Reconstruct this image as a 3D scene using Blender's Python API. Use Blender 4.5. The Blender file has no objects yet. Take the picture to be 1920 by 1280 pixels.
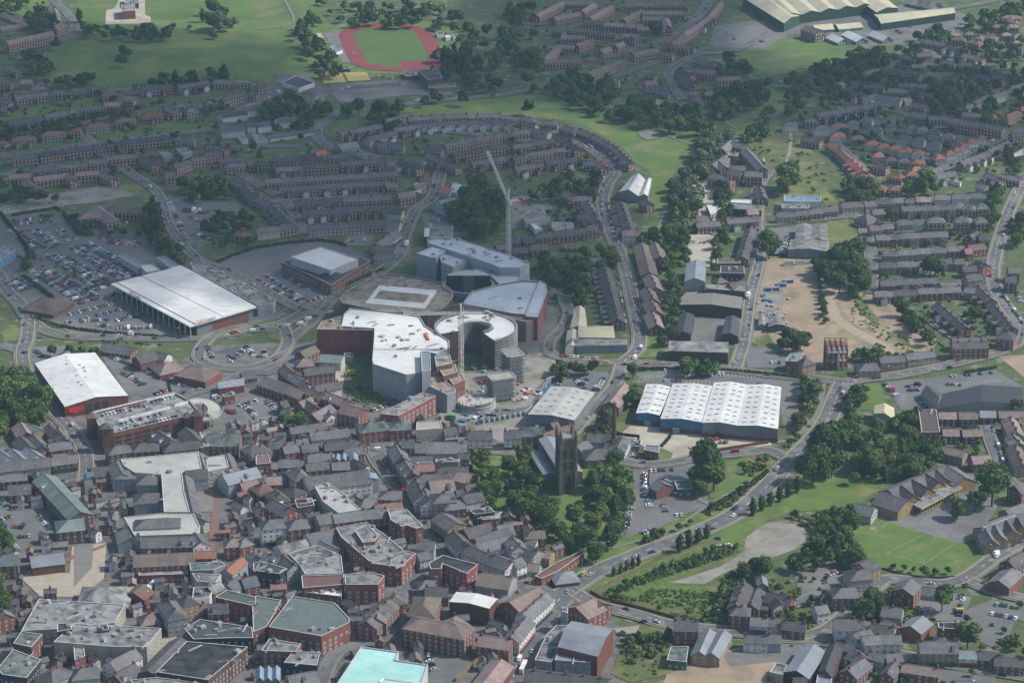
import bpy, math, random, colorsys
import numpy as np
from mathutils import Vector, Matrix
from mathutils.geometry import tessellate_polygon
R=math.radians
rnd=random.Random(7)
sc=bpy.context.scene
col=sc.collection
# ---------------------------------------------------------------- camera
F=5000.0; PITCH=R(21.5); H=680.0; Y0=-1750.0
cd=bpy.data.cameras.new('camera'); cam=bpy.data.objects.new('camera',cd); col.objects.link(cam)
cd.sensor_width=36; cd.lens=36*F/1920; cd.clip_start=5; cd.clip_end=40000
cam.location=(0,Y0,H); cam.rotation_euler=(R(90)-PITCH,0,0); sc.camera=cam
# ---------------------------------------------------------------- sky, sun, exposure
SUN_AZ=R(4); SUN_EL=R(46)           # the sun stands to the right and a little behind the town
SD=Vector((math.cos(SUN_EL)*math.cos(SUN_AZ),math.cos(SUN_EL)*math.sin(SUN_AZ),math.sin(SUN_EL)))
w=bpy.data.worlds.new("World"); sc.world=w; w.use_nodes=True
nt=w.node_tree; nt.nodes.clear()
sky=nt.nodes.new('ShaderNodeTexSky'); sky.sky_type='NISHITA'; sky.sun_disc=False
sky.sun_elevation=SUN_EL; sky.sun_rotation=R(90)-SUN_AZ; sky.altitude=100; sky.dust_density=2.0
bg=nt.nodes.new('ShaderNodeBackground'); bg.inputs[1].default_value=0.14
wo=nt.nodes.new('ShaderNodeOutputWorld'); nt.links.new(sky.outputs[0],bg.inputs[0]); nt.links.new(bg.outputs[0],wo.inputs[0])
sd=bpy.data.lights.new('sun','SUN'); sd.energy=4.1; sd.angle=R(0.5); sd.color=(1,.97,.90)
so=bpy.data.objects.new('sun',sd); col.objects.link(so)
so.rotation_euler=SD.to_track_quat('Z','Y').to_euler(); so.location=(800,0,1500)
sc.view_settings.view_transform='Standard'; sc.view_settings.look='None'; sc.view_settings.gamma=1
sc.view_settings.exposure=0.33
cy=sc.cycles; cy.max_bounces=5; cy.diffuse_bounces=2; cy.glossy_bounces=2; cy.transmission_bounces=2
cy.transparent_max_bounces=16; cy.volume_bounces=0; cy.caustics_reflective=False; cy.caustics_refractive=False
cy.use_denoising=True
# ---------------------------------------------------------------- a photo pixel to a point of the town
def at(px,py,z=0.0):
    u=(px-960)/F; v=(640-py)/F
    dy=math.cos(PITCH)+v*math.sin(PITCH); dz=-math.sin(PITCH)+v*math.cos(PITCH)
    t=(z-H)/dz
    return Vector((u*t,Y0+dy*t,z))
def proj(p):
    x,y,z=p[0],p[1]-Y0,p[2]-H
    d=y*math.cos(PITCH)-z*math.sin(PITCH); v=y*math.sin(PITCH)+z*math.cos(PITCH)
    return 960+F*x/d, 640-F*v/d
# ---------------------------------------------------------------- materials
MATS={}
def nn(nt,t,**k):
    n=nt.nodes.new(t)
    for a,b in k.items(): setattr(n,a,b)
    return n
def mat(name,c1,c2=None,scale=.3,rough=.8,orand=.0,c3=None,s3=.02,stripe=None,metal=0,attr=False,spec=.3,windows=False,streak=0,cells=None,panel=None,detail=4,a3=(.42,.62)):
    if name in MATS: return MATS[name]
    m=bpy.data.materials.new(name); m.use_nodes=True; nt=m.node_tree; L=nt.links
    b=nt.nodes['Principled BSDF']; b.inputs['Roughness'].default_value=rough; b.inputs['Metallic'].default_value=metal
    b.inputs['Specular IOR Level'].default_value=spec
    geo=nn(nt,'ShaderNodeNewGeometry')
    c2=c2 or tuple(x*.75 for x in c1)
    def mix(fac,a,b_,mode='MIX'):
        x=nn(nt,'ShaderNodeMix',data_type='RGBA',blend_type=mode)
        for s,v in ((0,fac),(6,a),(7,b_)):
            if hasattr(v,'is_linked'): L.new(v,x.inputs[s])
            else: x.inputs[s].default_value=v if s==0 else (*v[:3],1)
        return x.outputs[2]
    def noise(s,lo,hi,det=detail):
        n=nn(nt,'ShaderNodeTexNoise'); n.inputs['Scale'].default_value=s; n.inputs['Detail'].default_value=det; n.inputs['Roughness'].default_value=.62
        L.new(geo.outputs['Position'],n.inputs['Vector'])
        r=nn(nt,'ShaderNodeMapRange'); r.inputs[1].default_value=lo; r.inputs[2].default_value=hi
        L.new(n.outputs[0],r.inputs[0]); return r.outputs[0]
    c=mix(noise(scale,.35,.65),c1,c2)
    if c3: c=mix(noise(s3,*a3),c,c3)
    if stripe:
        wv=nn(nt,'ShaderNodeTexWave'); wv.inputs['Scale'].default_value=stripe[0]; wv.inputs['Distortion'].default_value=.3
        tc=nn(nt,'ShaderNodeTexCoord'); mp=nn(nt,'ShaderNodeMapping'); mp.inputs['Rotation'].default_value[2]=stripe[1]
        L.new(tc.outputs['Object'],mp.inputs[0]); L.new(mp.outputs[0],wv.inputs[0])
        k=nn(nt,'ShaderNodeMath',operation='MULTIPLY'); L.new(wv.outputs['Fac'],k.inputs[0]); k.inputs[1].default_value=stripe[2]
        c=mix(k.outputs[0],c,tuple(x*.45 for x in c1))
    if streak:
        mp=nn(nt,'ShaderNodeMapping'); mp.inputs['Scale'].default_value=(.9,.9,.12); L.new(geo.outputs['Position'],mp.inputs[0])
        n=nn(nt,'ShaderNodeTexNoise'); n.inputs['Scale'].default_value=.8; n.inputs['Detail'].default_value=5; L.new(mp.outputs[0],n.inputs['Vector'])
        r=nn(nt,'ShaderNodeMapRange'); r.inputs[1].default_value=.4; r.inputs[2].default_value=.7; r.inputs[4].default_value=streak; L.new(n.outputs[0],r.inputs[0]); c=mix(r.outputs[0],c,tuple(x*.5 for x in c1))
    if cells or panel:
        bt=nn(nt,'ShaderNodeTexBrick'); bt.offset=.37; q=cells or panel
        if cells: mp=nn(nt,'ShaderNodeMapping'); mp.inputs['Rotation'].default_value[2]=.45; L.new(geo.outputs['Position'],mp.inputs[0]); L.new(mp.outputs[0],bt.inputs['Vector'])
        else: uv0=nn(nt,'ShaderNodeUVMap'); L.new(uv0.outputs[0],bt.inputs['Vector'])
        bt.inputs['Scale'].default_value=1; bt.inputs['Brick Width'].default_value=q[0]; bt.inputs['Row Height'].default_value=q[1]; bt.inputs['Mortar Size'].default_value=q[2]; bt.inputs['Mortar Smooth'].default_value=.3
        bt.inputs['Color1'].default_value=(1,1,1,1); bt.inputs['Color2'].default_value=(q[3],)*3+(1,); bt.inputs['Mortar'].default_value=(q[4],)*3+(1,)
        c=mix(1.0,c,bt.outputs[0],'MULTIPLY')
    if attr:
        at_=nn(nt,'ShaderNodeVertexColor',layer_name='Col'); c=mix(1.0,c,at_.outputs[0],'MULTIPLY')
    if orand:
        oi=nn(nt,'ShaderNodeObjectInfo'); hv=nn(nt,'ShaderNodeHueSaturation')
        r=nn(nt,'ShaderNodeMapRange'); r.inputs[3].default_value=1-orand; r.inputs[4].default_value=1+orand; L.new(oi.outputs['Random'],r.inputs[0])
        L.new(r.outputs[0],hv.inputs['Value']); L.new(c,hv.inputs['Color'])
        r2=nn(nt,'ShaderNodeMapRange'); r2.inputs[3].default_value=.5+orand*.06; r2.inputs[4].default_value=.5-orand*.06; L.new(oi.outputs['Random'],r2.inputs[0]); L.new(r2.outputs[0],hv.inputs['Hue'])
        c=hv.outputs[0]
    if windows:   # far houses: frames and panes set in the wall sheet, too small to be meshes
        uv=nn(nt,'ShaderNodeUVMap'); sx=nn(nt,'ShaderNodeSeparateXYZ'); L.new(uv.outputs[0],sx.inputs[0])
        def band(o,per,lo,hi):
            d=nn(nt,'ShaderNodeMath',operation='DIVIDE'); L.new(o,d.inputs[0]); d.inputs[1].default_value=per
            f=nn(nt,'ShaderNodeMath',operation='FRACT'); L.new(d.outputs[0],f.inputs[0])
            a=nn(nt,'ShaderNodeMath',operation='GREATER_THAN'); L.new(f.outputs[0],a.inputs[0]); a.inputs[1].default_value=lo
            b2=nn(nt,'ShaderNodeMath',operation='LESS_THAN'); L.new(f.outputs[0],b2.inputs[0]); b2.inputs[1].default_value=hi
            e=nn(nt,'ShaderNodeMath',operation='MULTIPLY'); L.new(a.outputs[0],e.inputs[0]); L.new(b2.outputs[0],e.inputs[1]); return e.outputs[0]
        def both(a,b2):
            e=nn(nt,'ShaderNodeMath',operation='MULTIPLY'); L.new(a,e.inputs[0]); L.new(b2,e.inputs[1]); return e.outputs[0]
        fr=both(band(sx.outputs[0],3.1,.28,.72),band(sx.outputs[1],2.7,.3,.82))
        gl=both(band(sx.outputs[0],3.1,.34,.66),band(sx.outputs[1],2.7,.36,.62))
        c=mix(fr,c,(.62,.62,.6)); c=mix(gl,c,(.09,.1,.12))
    L.new(c,b.inputs['Base Color'])
    MATS[name]=m; return m
BR=(.20,.055,.035)
WALL={'r':((.235,.088,.064),(.15,.064,.050)),'b':((.14,.075,.055),(.09,.055,.045)),'c':((.48,.44,.36),(.36,.33,.28)),
 'w':((.68,.67,.64),(.52,.51,.49)),'y':((.34,.235,.11),(.22,.16,.085)),'g':((.37,.39,.41),(.31,.33,.35)),'k':((.035,.037,.045),(.025,.027,.033)),
 'B':((.11,.31,.52),(.09,.27,.46)),'G':((.04,.12,.08),(.035,.1,.07)),'p':((.30,.23,.18),(.22,.17,.14)),'d':((.09,.07,.06),(.05,.045,.042)),'R':((.24,.06,.045),(.19,.05,.04))}
ROOF={'P':((.42,.46,.50),(.35,.39,.43)),'s':((.112,.109,.113),(.068,.067,.072)),'d':((.075,.077,.090),(.05,.051,.06)),'t':((.19,.145,.125),(.13,.10,.09)),'o':((.27,.105,.068),(.19,.08,.055)),
 'm':((.17,.095,.075),(.12,.075,.065)),'G':((.135,.17,.16),(.10,.13,.125)),'w':((.60,.60,.57),(.50,.50,.48)),'l':((.26,.255,.245),(.17,.17,.165)),
 'y':((.50,.46,.30),(.40,.37,.26)),'p':((.22,.24,.265),(.16,.175,.2)),'W':((.42,.41,.375),(.33,.32,.30)),'k':((.04,.042,.046),(.025,.026,.03)),
 'c':((.36,.33,.28),(.28,.26,.22)),'R':((.30,.05,.04),(.24,.04,.035)),'B':((.08,.2,.4),(.06,.17,.33)),
 'T':((.34,.59,.55),(.28,.49,.46)),'n':((.27,.225,.17),(.22,.185,.145)),'b':((.20,.26,.32),(.15,.2,.26)),'g':((.13,.155,.14),(.095,.115,.105))}
WN={'r':'red brick','b':'brown brick','c':'cream','w':'white','y':'buff stone','g':'grey','k':'black-walled','B':'blue','G':'green-walled','p':'pale pinkish','d':'dark brick','R':'bright red'}
RN={'P':'pale blue-grey','c':'concrete','R':'red','B':'blue','s':'slate','d':'dark slate','t':'brown tile','o':'orange tile','m':'russet tile','G':'grey-green','w':'white','l':'light grey','y':'pale yellow','p':'blue-grey','W':'off-white','k':'black','T':'turquoise','n':'tan','b':'glazed blue','g':'greenish grey'}
def wmat(k,far=False):
    a,b=WALL[k]
    return mat('wall_'+k+('_far' if far else ''),a,b,scale=.5,orand=.22,windows=far,c3=tuple(x*.7+.02 for x in a),s3=.08,streak=.45,panel=(5.5,1.5,.07,.93,.6) if k in 'gkGB' and not far else (5.3,60,.06,.74,.7))
def rmat(k):
    a,b=ROOF[k]
    if k in 'wWTybpP': return mat('roof_'+k,a,b,scale=.04,rough=.6,orand=.07,stripe=(1.1,.4,.11),c3=tuple(x*.88 for x in b),s3=.12,a3=(.5,.75),cells=(14,3.2,.12,.93,.72))
    if k in 'lnkg': return mat('roof_'+k,a,b,scale=.08,rough=.9,orand=.15,c3=tuple(x*.5 for x in b),s3=.16,a3=(.48,.64),cells=(9,6,.14,.84,.62))
    return mat('roof_'+k,a,b,scale=.22,rough=.75,orand=.36,panel=(5.3,60,.09,.70,.62),c3=tuple(min(1,x*1.5) for x in a),s3=1.3,a3=(.45,.8))
# ---------------------------------------------------------------- mesh helpers
class MB:
    def __init__(s): s.v=[]; s.f=[]; s.m=[]; s.uv=[]
    def face(s,pts,mi=0,uv=None):
        n=len(s.v); s.v+= [tuple(p) for p in pts]; s.f.append(tuple(range(n,n+len(pts)))); s.m.append(mi)
        s.uv+= uv if uv else [(0,0)]*len(pts)
    def box(s,c,sx,sy,sz,rz=0,mi=0,base=True):
        ca,sa=math.cos(rz),math.sin(rz); x,y,z=c
        P=[]
        for dz in ((0,sz) if base else (-sz/2,sz/2)):
            for dx,dy in ((-1,-1),(1,-1),(1,1),(-1,1)):
                a,b=dx*sx/2,dy*sy/2; P.append((x+a*ca-b*sa,y+a*sa+b*ca,z+dz))
        for q in ((0,3,2,1),(4,5,6,7),(0,1,5,4),(1,2,6,5),(2,3,7,6),(3,0,4,7)): s.face([P[i] for i in q],mi)
    def bar(s,a,b,r,mi=0):
        a,b=Vector(a),Vector(b); d=(b-a)
        if d.length<1e-6: return
        d.normalize(); u=d.orthogonal().normalized(); w_=d.cross(u)
        q=[u*r+w_*r,-u*r+w_*r,-u*r-w_*r,u*r-w_*r]
        for i in range(4):
            j=(i+1)%4; s.face([a+q[i],a+q[j],b+q[j],b+q[i]],mi)
        s.face([a+x for x in q[::-1]],mi); s.face([b+x for x in q],mi)
    def cyl(s,c,r0,r1,h,n=12,mi=0):
        x,y,z=c
        A=[(x+r0*math.cos(2*math.pi*i/n),y+r0*math.sin(2*math.pi*i/n),z) for i in range(n)]
        B=[(x+r1*math.cos(2*math.pi*i/n),y+r1*math.sin(2*math.pi*i/n),z+h) for i in range(n)]
        for i in range(n): j=(i+1)%n; s.face([A[i],A[j],B[j],B[i]],mi)
        s.face(B,mi)
    def poly(s,pts,mi=0,z=None):
        P=[Vector((p[0],p[1],p[2] if z is None else z)) for p in pts]
        for t in tessellate_polygon([P]):
            a,b,c=[P[i] for i in t]
            if (b-a).cross(c-a).z<0: b,c=c,b
            s.face([a,b,c],mi)
    def build(s,name,mats,parent=None,origin=None,kind=None,label=None):
        if not s.f: return None
        me=bpy.data.meshes.new(name); o0=Vector(origin) if origin is not None else Vector((0,0,0))
        v=np.array(s.v,dtype=np.float64)-np.array(o0)
        me.from_pydata(v.tolist(),[],s.f)
        for m in (mats if isinstance(mats,(list,tuple)) else [mats]): me.materials.append(m)
        me.polygons.foreach_set('material_index',s.m)
        uvl=me.uv_layers.new(name='UVMap'); uvl.data.foreach_set('uv',np.array(s.uv,dtype=np.float32).ravel())
        me.update()
        o=bpy.data.objects.new(name,me); col.objects.link(o)
        if parent is not None:
            o.parent=parent; w0=Vector((0,0,0)); q=parent
            while q is not None: w0=w0+q.location; q=q.parent
            o.location=o0-w0 if origin is not None else (0,0,0)
        else: o.location=o0
        if kind: o['kind']=kind
        if label: o['label']=label
        return o
THINGS=[]   # (object, look, plural kind, world point)
def empty(name,loc): 
    o=bpy.data.objects.new(name,None); o.location=loc; o.empty_display_size=1; col.objects.link(o); return o
def tag(o,label,cat,group=None):
    o['label']=label; o['category']=cat
    if group: o['group']=group
    return o
def later(o,look,cat,group=None,p=None): THINGS.append((o,look,cat,group,Vector(p if p is not None else o.location)))
def part(name,mesh,parent,M,label=None):
    o=bpy.data.objects.new(name,mesh); o.parent=parent; o.matrix_local=M; col.objects.link(o)
    if label: o['label']=label
    return o
# unit window: 1 x 1, sits on the wall at y=0, front at y=-1*0.06
def unit_window(fr,name):
    b=MB(); b.box((0,0,-.5),1,.10,1,mi=0); 
    for x in (-.235,.235): b.box((x,-.06,-.38),.36,.02,.34,mi=1); b.box((x,-.06,.02),.36,.02,.38,mi=1)
    o=b.build('tmp',[fr,MATS['glass']]); me=o.data; bpy.data.objects.remove(o); me.name=name; return me
mat('glass',(.05,.06,.075),(.03,.035,.045),rough=.12,spec=.6)
mat('white_frame',(.68,.68,.66),(.6,.6,.58),rough=.5); mat('dark_frame',(.06,.06,.065),rough=.5)
WIN=unit_window(MATS['white_frame'],'window'); WIND=unit_window(MATS['dark_frame'],'window_dark')
mat('chimney_brick',(.22,.075,.05),(.13,.05,.04),scale=2,orand=.2); mat('pot',(.30,.12,.07)); mat('concrete',(.40,.38,.34),(.31,.30,.27),scale=.3)
def unit_chimney():
    b=MB(); b.box((0,0,-1.2),.75,1.15,2.6,mi=0); b.box((0,0,1.4),.9,1.3,.18,mi=0)
    for y in (-.3,.3): b.cyl((0,y,1.58),.17,.14,.45,6,mi=1)
    o=b.build('tmp',[MATS['chimney_brick'],MATS['pot']]); me=o.data; bpy.data.objects.remove(o); me.name='chimney'; return me
CHIM=unit_chimney()
def wall_uv(a,b,z0,z1): 
    L=(Vector(b)-Vector(a)).length; return [(0,z0),(L,z0),(L,z1),(0,z1)]
def windows_on(parent,a,b,storeys,h,shop=False,big=False,base=0.0):
    """windows along the wall foot a->b (outside on the right hand)"""
    a=Vector((a[0],a[1],0)); b=Vector((b[0],b[1],0)); d=b-a; L=d.length
    if L<3: return
    d.normalize(); n=Vector((d.y,-d.x,0))
    if n.y>.35: return                        # turned away from every place the photo could be taken
    rz=math.atan2(d.y,d.x); k=max(1,int(L/(3.3 if not big else 4.2))); st=L/k
    if k>14: k=14; st=L/k
    for s in range(storeys):
        if shop and s==0: continue
        z=base+2.7*s+1.75
        if z>h-.6: continue
        for i in range(k):
            if rnd.random()<.06: continue
            p=a+d*(st*(i+.5))
            M=Matrix.Translation(p+n*.06+Vector((0,0,z))-parent.location)@Matrix.Rotation(rz,4,'Z')@Matrix.Diagonal((1.25 if not big else 1.9,1,1.45,1))
            part('window',WIN,parent,M)
    if shop:
        fb=MB(); c=(a+b)/2+n*.12
        fb.box((c.x,c.y,.25),L*.94,.2,2.3,rz,0)
        fb.build('shop_window',MATS['glass'],parent,origin=parent.location)
        sg=MB(); sg.box((c.x+n.x*.1,c.y+n.y*.1,2.75),L*.95,.25,.75,rz,0)
        sg.build('shop_sign',rnd.choice([MATS['sign_a'],MATS['sign_b'],MATS['sign_c'],MATS['sign_d'],MATS['sign_e']]),parent,origin=parent.location)
for k,c in zip('abcde',((.45,.04,.04),(.55,.55,.52),(.04,.08,.2),(.05,.14,.08),(.1,.09,.08))): mat('sign_'+k,c,rough=.5)
mat('slab_edge',(.5,.5,.48)); mat('ridge_tile',(.16,.10,.09),(.11,.08,.075),scale=1)
FARY=430
def V_(p,z): return Vector((p.x,p.y,z))
def kind_name(st,storeys,L):
    return None
def gable(st,w_,x1,y1,x2,y2,name=None,cat=None,look=None,hip=False,rise=None,shop=False,hh=None,z0=0,into=None):
    """pitched building whose ridge runs between two photo points"""
    wk,rk=st[0],st[1]; storeys=int(st[2]) if len(st)>2 and st[2].isdigit() else 2
    fl=st[3:] if len(st)>3 else ''
    h=hh or 2.7*storeys+.3; rs=rise or (.32*w_ if w_<13 else .24*w_)
    A=at(x1,y1,h+rs); B=at(x2,y2,h+rs); A.z=B.z=0
    d=B-A; L=d.length
    if L<1: return
    d.normalize()
    if hip and L<w_: 
        c=(A+B)/2; L=max(L,w_*1.02); A=c-d*L/2; B=c+d*L/2
    n=Vector((-d.y,d.x,0)); hw=w_/2; C=(A+B)/2
    far=(y1+y2)/2<FARY
    root=into or empty(name or ('terraced_houses' if L>22 and w_<11 and storeys<4 else ('semi_detached_house' if hip and L<16 and w_<11 else 'house' if storeys<3 and w_<13 else 'town_building')),(C.x,C.y,0))
    q=[A-n*hw,B-n*hw,B+n*hw,A+n*hw]       # n is to the left of d
    b=MB()
    for i in range(4):
        p,r=q[i],q[(i+1)%4]; 
        P=[Vector((p.x,p.y,-.3)),Vector((r.x,r.y,-.3)),Vector((r.x,r.y,h)),Vector((p.x,p.y,h))]; uv=wall_uv(P[0],P[1],0,h)
        if i in (1,3) and not hip:
            m=(p+r)/2; P.insert(3,Vector((m.x,m.y,h+rs-.05))); uv.insert(3,(uv[1][0]/2,-.5))
        b.face(P,0,uv)
    b.build('wall',wmat(wk,far),root,origin=root.location)
    # roof
    rb=MB(); ov=.35; e=.3
    Z=lambda p,z: Vector((p.x,p.y,z))
    inset=hw*.95 if hip else -ov
    if hip: inset=min(inset,L*.48)
    RA,RB=A+d*inset,B-d*inset
    dz=rs*ov/hw; lo=h-dz
    if hip: e1=ov
    else: e1=ov
    q2=[A-n*(hw+ov)-d*e1,B-n*(hw+ov)+d*e1,B+n*(hw+ov)+d*e1,A+n*(hw+ov)-d*e1]
    top=h+rs
    for k,(zt) in enumerate((0.0,)):
        rb.face([Z(q2[0],lo+.12),Z(q2[1],lo+.12),Z(RB,top+.12),Z(RA,top+.12)],0,[(0,1),(L,1),(L,9),(0,9)])
        rb.face([Z(q2[2],lo+.12),Z(q2[3],lo+.12),Z(RA,top+.12),Z(RB,top+.12)],0,[(L,1),(0,1),(0,9),(L,9)])
        if hip:
            rb.face([Z(q2[1],lo+.12),Z(q2[2],lo+.12),Z(RB,top+.12)]); rb.face([Z(q2[3],lo+.12),Z(q2[0],lo+.12),Z(RA,top+.12)])
        else:
            for s_ in (0,1):
                a_,b_,c_=(q2[0],q2[3],RA) if s_==0 else (q2[2],q2[1],RB)
                # fascia under the verge
                rb.face([Z(a_,lo-.1),Z(a_,lo+.12),Z(c_,top+.12),Z(c_,top-.1)]); rb.face([Z(c_,top-.1),Z(c_,top+.12),Z(b_,lo+.12),Z(b_,lo-.1)])
        for a_,b_ in ((q2[0],q2[1]),(q2[3],q2[2])): rb.face([Z(a_,lo-.1),Z(b_,lo-.1),Z(b_,lo+.12),Z(a_,lo+.12)])
        # ridge tiles
    rm=[rmat(rk),MATS['ridge_tile'],MATS['chimney_brick'],MATS['pot']]
    rz=math.atan2(d.y,d.x); c=(RA+RB)/2
    if not far or rk=='s': rb.box((c.x,c.y,top+.06),(RB-RA).length,.35,.2,rz,1)
    nch=0
    if 'c' in fl or (storeys in (2,3) and w_<12 and 'n' not in fl and rnd.random()<.75):
        nch=max(1,int(round(L/ (9.5 if L>20 else 8))))
    chs=[]
    for i in range(nch):
        t=(i+.5)/nch*L + rnd.uniform(-.6,.6) if nch>2 else (L*.06 if i==0 else L*.94) if nch==2 else L*rnd.choice([.1,.5,.9])
        t=min(max(t,.8),L-.8)
        if hip: t=min(max(t,inset),L-inset)
        p=A+d*t; chs.append(p)
    if far:
        for p in chs: rb.box((p.x,p.y,top-.5),.8,1.3,2.2,rz,2)
    ro=rb.build('roof',rm,root,origin=root.location)
    if not far:
        for p in chs: part('chimney',CHIM,ro,Matrix.Translation(Vector((p.x,p.y,top+.1))-root.location)@Matrix.Rotation(rz+rnd.choice([0,math.pi/2]),4,'Z')@Matrix.Diagonal((1,1,rnd.uniform(.8,1.15),1)))
        if 'n' not in fl or storeys>2 or w_<=11:
            for i in range(4): windows_on(root,q[i],q[(i+1)%4],storeys,h,shop=shop and i in (0,2))
    if not far and not hip and L>8:
        for i in range(int(L/5)):
            k_=rnd.random(); t=(i+.5)/int(L/5); sd_=rnd.choice([-1,1]); q_=rnd.uniform(.35,.7); p=A+d*(L*t)+n*sd_*hw*q_; zz=h+rs*(1-q_)
            if k_<.22:
                part('skylight',SKYL,ro,Matrix.Translation(V_(p,zz+.2)-root.location)@Matrix.Rotation(rz,4,'Z')@Matrix.Rotation(-sd_*math.atan2(rs,hw),4,'X')@Matrix.Diagonal((1.0,1.3,1,1)))
            elif k_<.42 and storeys>2:
                dm=MB(); pp=A+d*(L*t)+n*sd_*hw*.6; dm.box((pp.x,pp.y,h+rs*.1),1.8,hw*.55,rs*.62,rz,0); dm.box((pp.x,pp.y,h+rs*.72),2.1,hw*.62,.15,rz,1)
                do=dm.build('dormer',[MATS['white_frame'],rmat(rk)],root,origin=root.location)
                part('window',WIN,do,Matrix.Translation(V_(pp+n*sd_*(hw*.275+.05),h+rs*.42)-root.location)@Matrix.Rotation(rz if sd_<0 else rz+math.pi,4,'Z')@Matrix.Diagonal((1.3,1,1.0,1)))
    # rear wings on the side towards the viewer
    if 'e' in fl or (storeys==2 and L>18 and w_<=9.5 and 'n' not in fl and rnd.random()<.5):
        s_=-1 if n.y>0 else 1; k=max(1,int(L/10)); nd=n*s_; ww=4.2; wl=4.6; wh=h-1.2; wr=1.3
        for i in range(k):
            m=A+d*(L*(i+.5)/k)+nd*(hw-.02); wg=MB(); en=m+nd*wl
            a0,a1=m-d*ww/2,m+d*ww/2; b0,b1=en-d*ww/2,en+d*ww/2
            for p,r,gb in ((a0,b0,0),(b0,b1,1),(b1,a1,0)):
                P=[Z(p,-.3),Z(r,-.3),Z(r,wh),Z(p,wh)]; uv=wall_uv(P[0],P[1],0,wh)
                if gb: P.insert(3,Z((p+r)/2,wh+wr)); uv.insert(3,(ww/2,-.5))
                wg.face(P,0,uv)
            wg.face([Z(a0-d*.2,wh-.05),Z(b0-d*.2+nd*.2,wh-.05),Z(en+nd*.2,wh+wr+.08),Z(m-nd*1.2,wh+wr+.08)],1)
            wg.face([Z(b1+d*.2+nd*.2,wh-.05),Z(a1+d*.2,wh-.05),Z(m-nd*1.2,wh+wr+.08),Z(en+nd*.2,wh+wr+.08)],1)
            wgo=wg.build('rear_wing',[wmat(rnd.choice([wk,wk,'w']) if wk in 'rwc' else wk,far),rmat(rk)],root,origin=root.location)
            if not far:
                for zz in (1.7,4.2):
                    if zz<wh-.5: 
                        pp=en+nd*.06+Vector((0,0,zz)); part('window',WIN,wgo,Matrix.Translation(pp-root.location)@Matrix.Rotation(rz if s_<0 else rz+math.pi,4,'Z')@Matrix.Diagonal((1.3,1,1.3,1)))
    if into is not None: return root
    if look is None:
        sty={1:'single-storey ',3:'three-storey ',4:'four-storey '}.get(storeys,'')
        kn='terrace' if L>22 and w_<11 else ('house' if storeys<3 and w_<13 else 'building')
        if hip and kn=='house': kn='hipped house'
        look=f"{sty}{RN[rk].replace(' ','-')}-roofed {WN[wk]} {kn}"
    later(root,look,cat or ('terraced houses' if L>22 and w_<11 else 'house' if storeys<3 and w_<13 else 'building'),None)
    return root
def flat(st,h,pts,name='flat_roofed_building',cat='building',look=None,par=.5,plant=0,z0=0,win=True,wall_mats=None,storeys=None,root=None,reg=True,shop=False):
    """flat roofed building from the corners of its roof as seen in the photo"""
    wk,rk=st[0],st[1]
    P=[at(x,y,h) for x,y in pts]
    ar=sum(P[i].x*P[(i+1)%len(P)].y-P[(i+1)%len(P)].x*P[i].y for i in range(len(P)))
    if ar<0: P=P[::-1]
    C=sum(P,Vector())/len(P); own=root is None
    if own: root=empty(name,(C.x,C.y,0))
    far=C.y>at(960,FARY).y
    b=MB(); nP=len(P)
    for i in range(nP):
        p,r=P[i],P[(i+1)%nP]; a_=Vector((p.x,p.y,z0-.3)); c_=Vector((r.x,r.y,z0-.3))
        b.face([a_,c_,Vector((r.x,r.y,h+par)),Vector((p.x,p.y,h+par))],0,wall_uv(a_,c_,0,h))
    # parapet: inner face and coping
    inn=[]
    for i in range(nP):
        a_,p,c_=P[i-1],P[i],P[(i+1)%nP]; u=(p-a_).normalized(); v=(c_-p).normalized()
        n1=Vector((-u.y,u.x,0)); n2=Vector((-v.y,v.x,0)); m=(n1+n2); m=m.normalized() if m.length>.1 else n1
        inn.append(p+m*(.45/max(.4,m.dot(n1))))
    for i in range(nP):
        j=(i+1)%nP; 
        b.face([Vector((P[i].x,P[i].y,h+par)),Vector((P[j].x,P[j].y,h+par)),Vector((inn[j].x,inn[j].y,h+par)),Vector((inn[i].x,inn[i].y,h+par))],1)
        b.face([Vector((inn[j].x,inn[j].y,h-.02)),Vector((inn[i].x,inn[i].y,h-.02)),Vector((inn[i].x,inn[i].y,h+par)),Vector((inn[j].x,inn[j].y,h+par))],0)
    b.build('wall',[wmat(wk),MATS['slab_edge']],root,origin=root.location)
    rb=MB(); rb.poly(inn,0,h); ro=rb.build('roof',rmat(rk),root,origin=root.location)
    if win and not far:
        s=storeys or max(1,int((h-.5)/3))
        for i in range(nP): windows_on(root,P[i],P[(i+1)%nP],s,h,big=h>11,shop=shop)
    xs=[p.x for p in P]; ys=[p.y for p in P]
    for k in range(int(plant*1.6)):
        for _ in range(20):
            x,y=rnd.uniform(min(xs),max(xs)),rnd.uniform(min(ys),max(ys))
            if inside((x,y),inn) : break
        else: continue
        pm=MB(); a,b_,c=(rnd.uniform(1.2,3.2),rnd.uniform(1.2,3),rnd.uniform(.8,1.8)) if rnd.random()<.6 else (rnd.uniform(5,11),rnd.uniform(.5,.9),.6); rz=rnd.uniform(0,1.5)
        pm.box((x,y,h),a,b_,c,rz); pm.box((x,y,h+c),a*.6,b_*.6,.3,rz); 
        pm.build('roof_vent',MATS['plant'],ro,origin=None)
        ro.children[-1].location=-root.location
    if own and reg: later(root,look or f"flat {RN[rk].replace(' ','-')}-roofed {WN[wk]} building",cat)
    return root
mat('plant',(.30,.31,.32),(.2,.2,.21),scale=.8,rough=.5,orand=.3)
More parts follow.
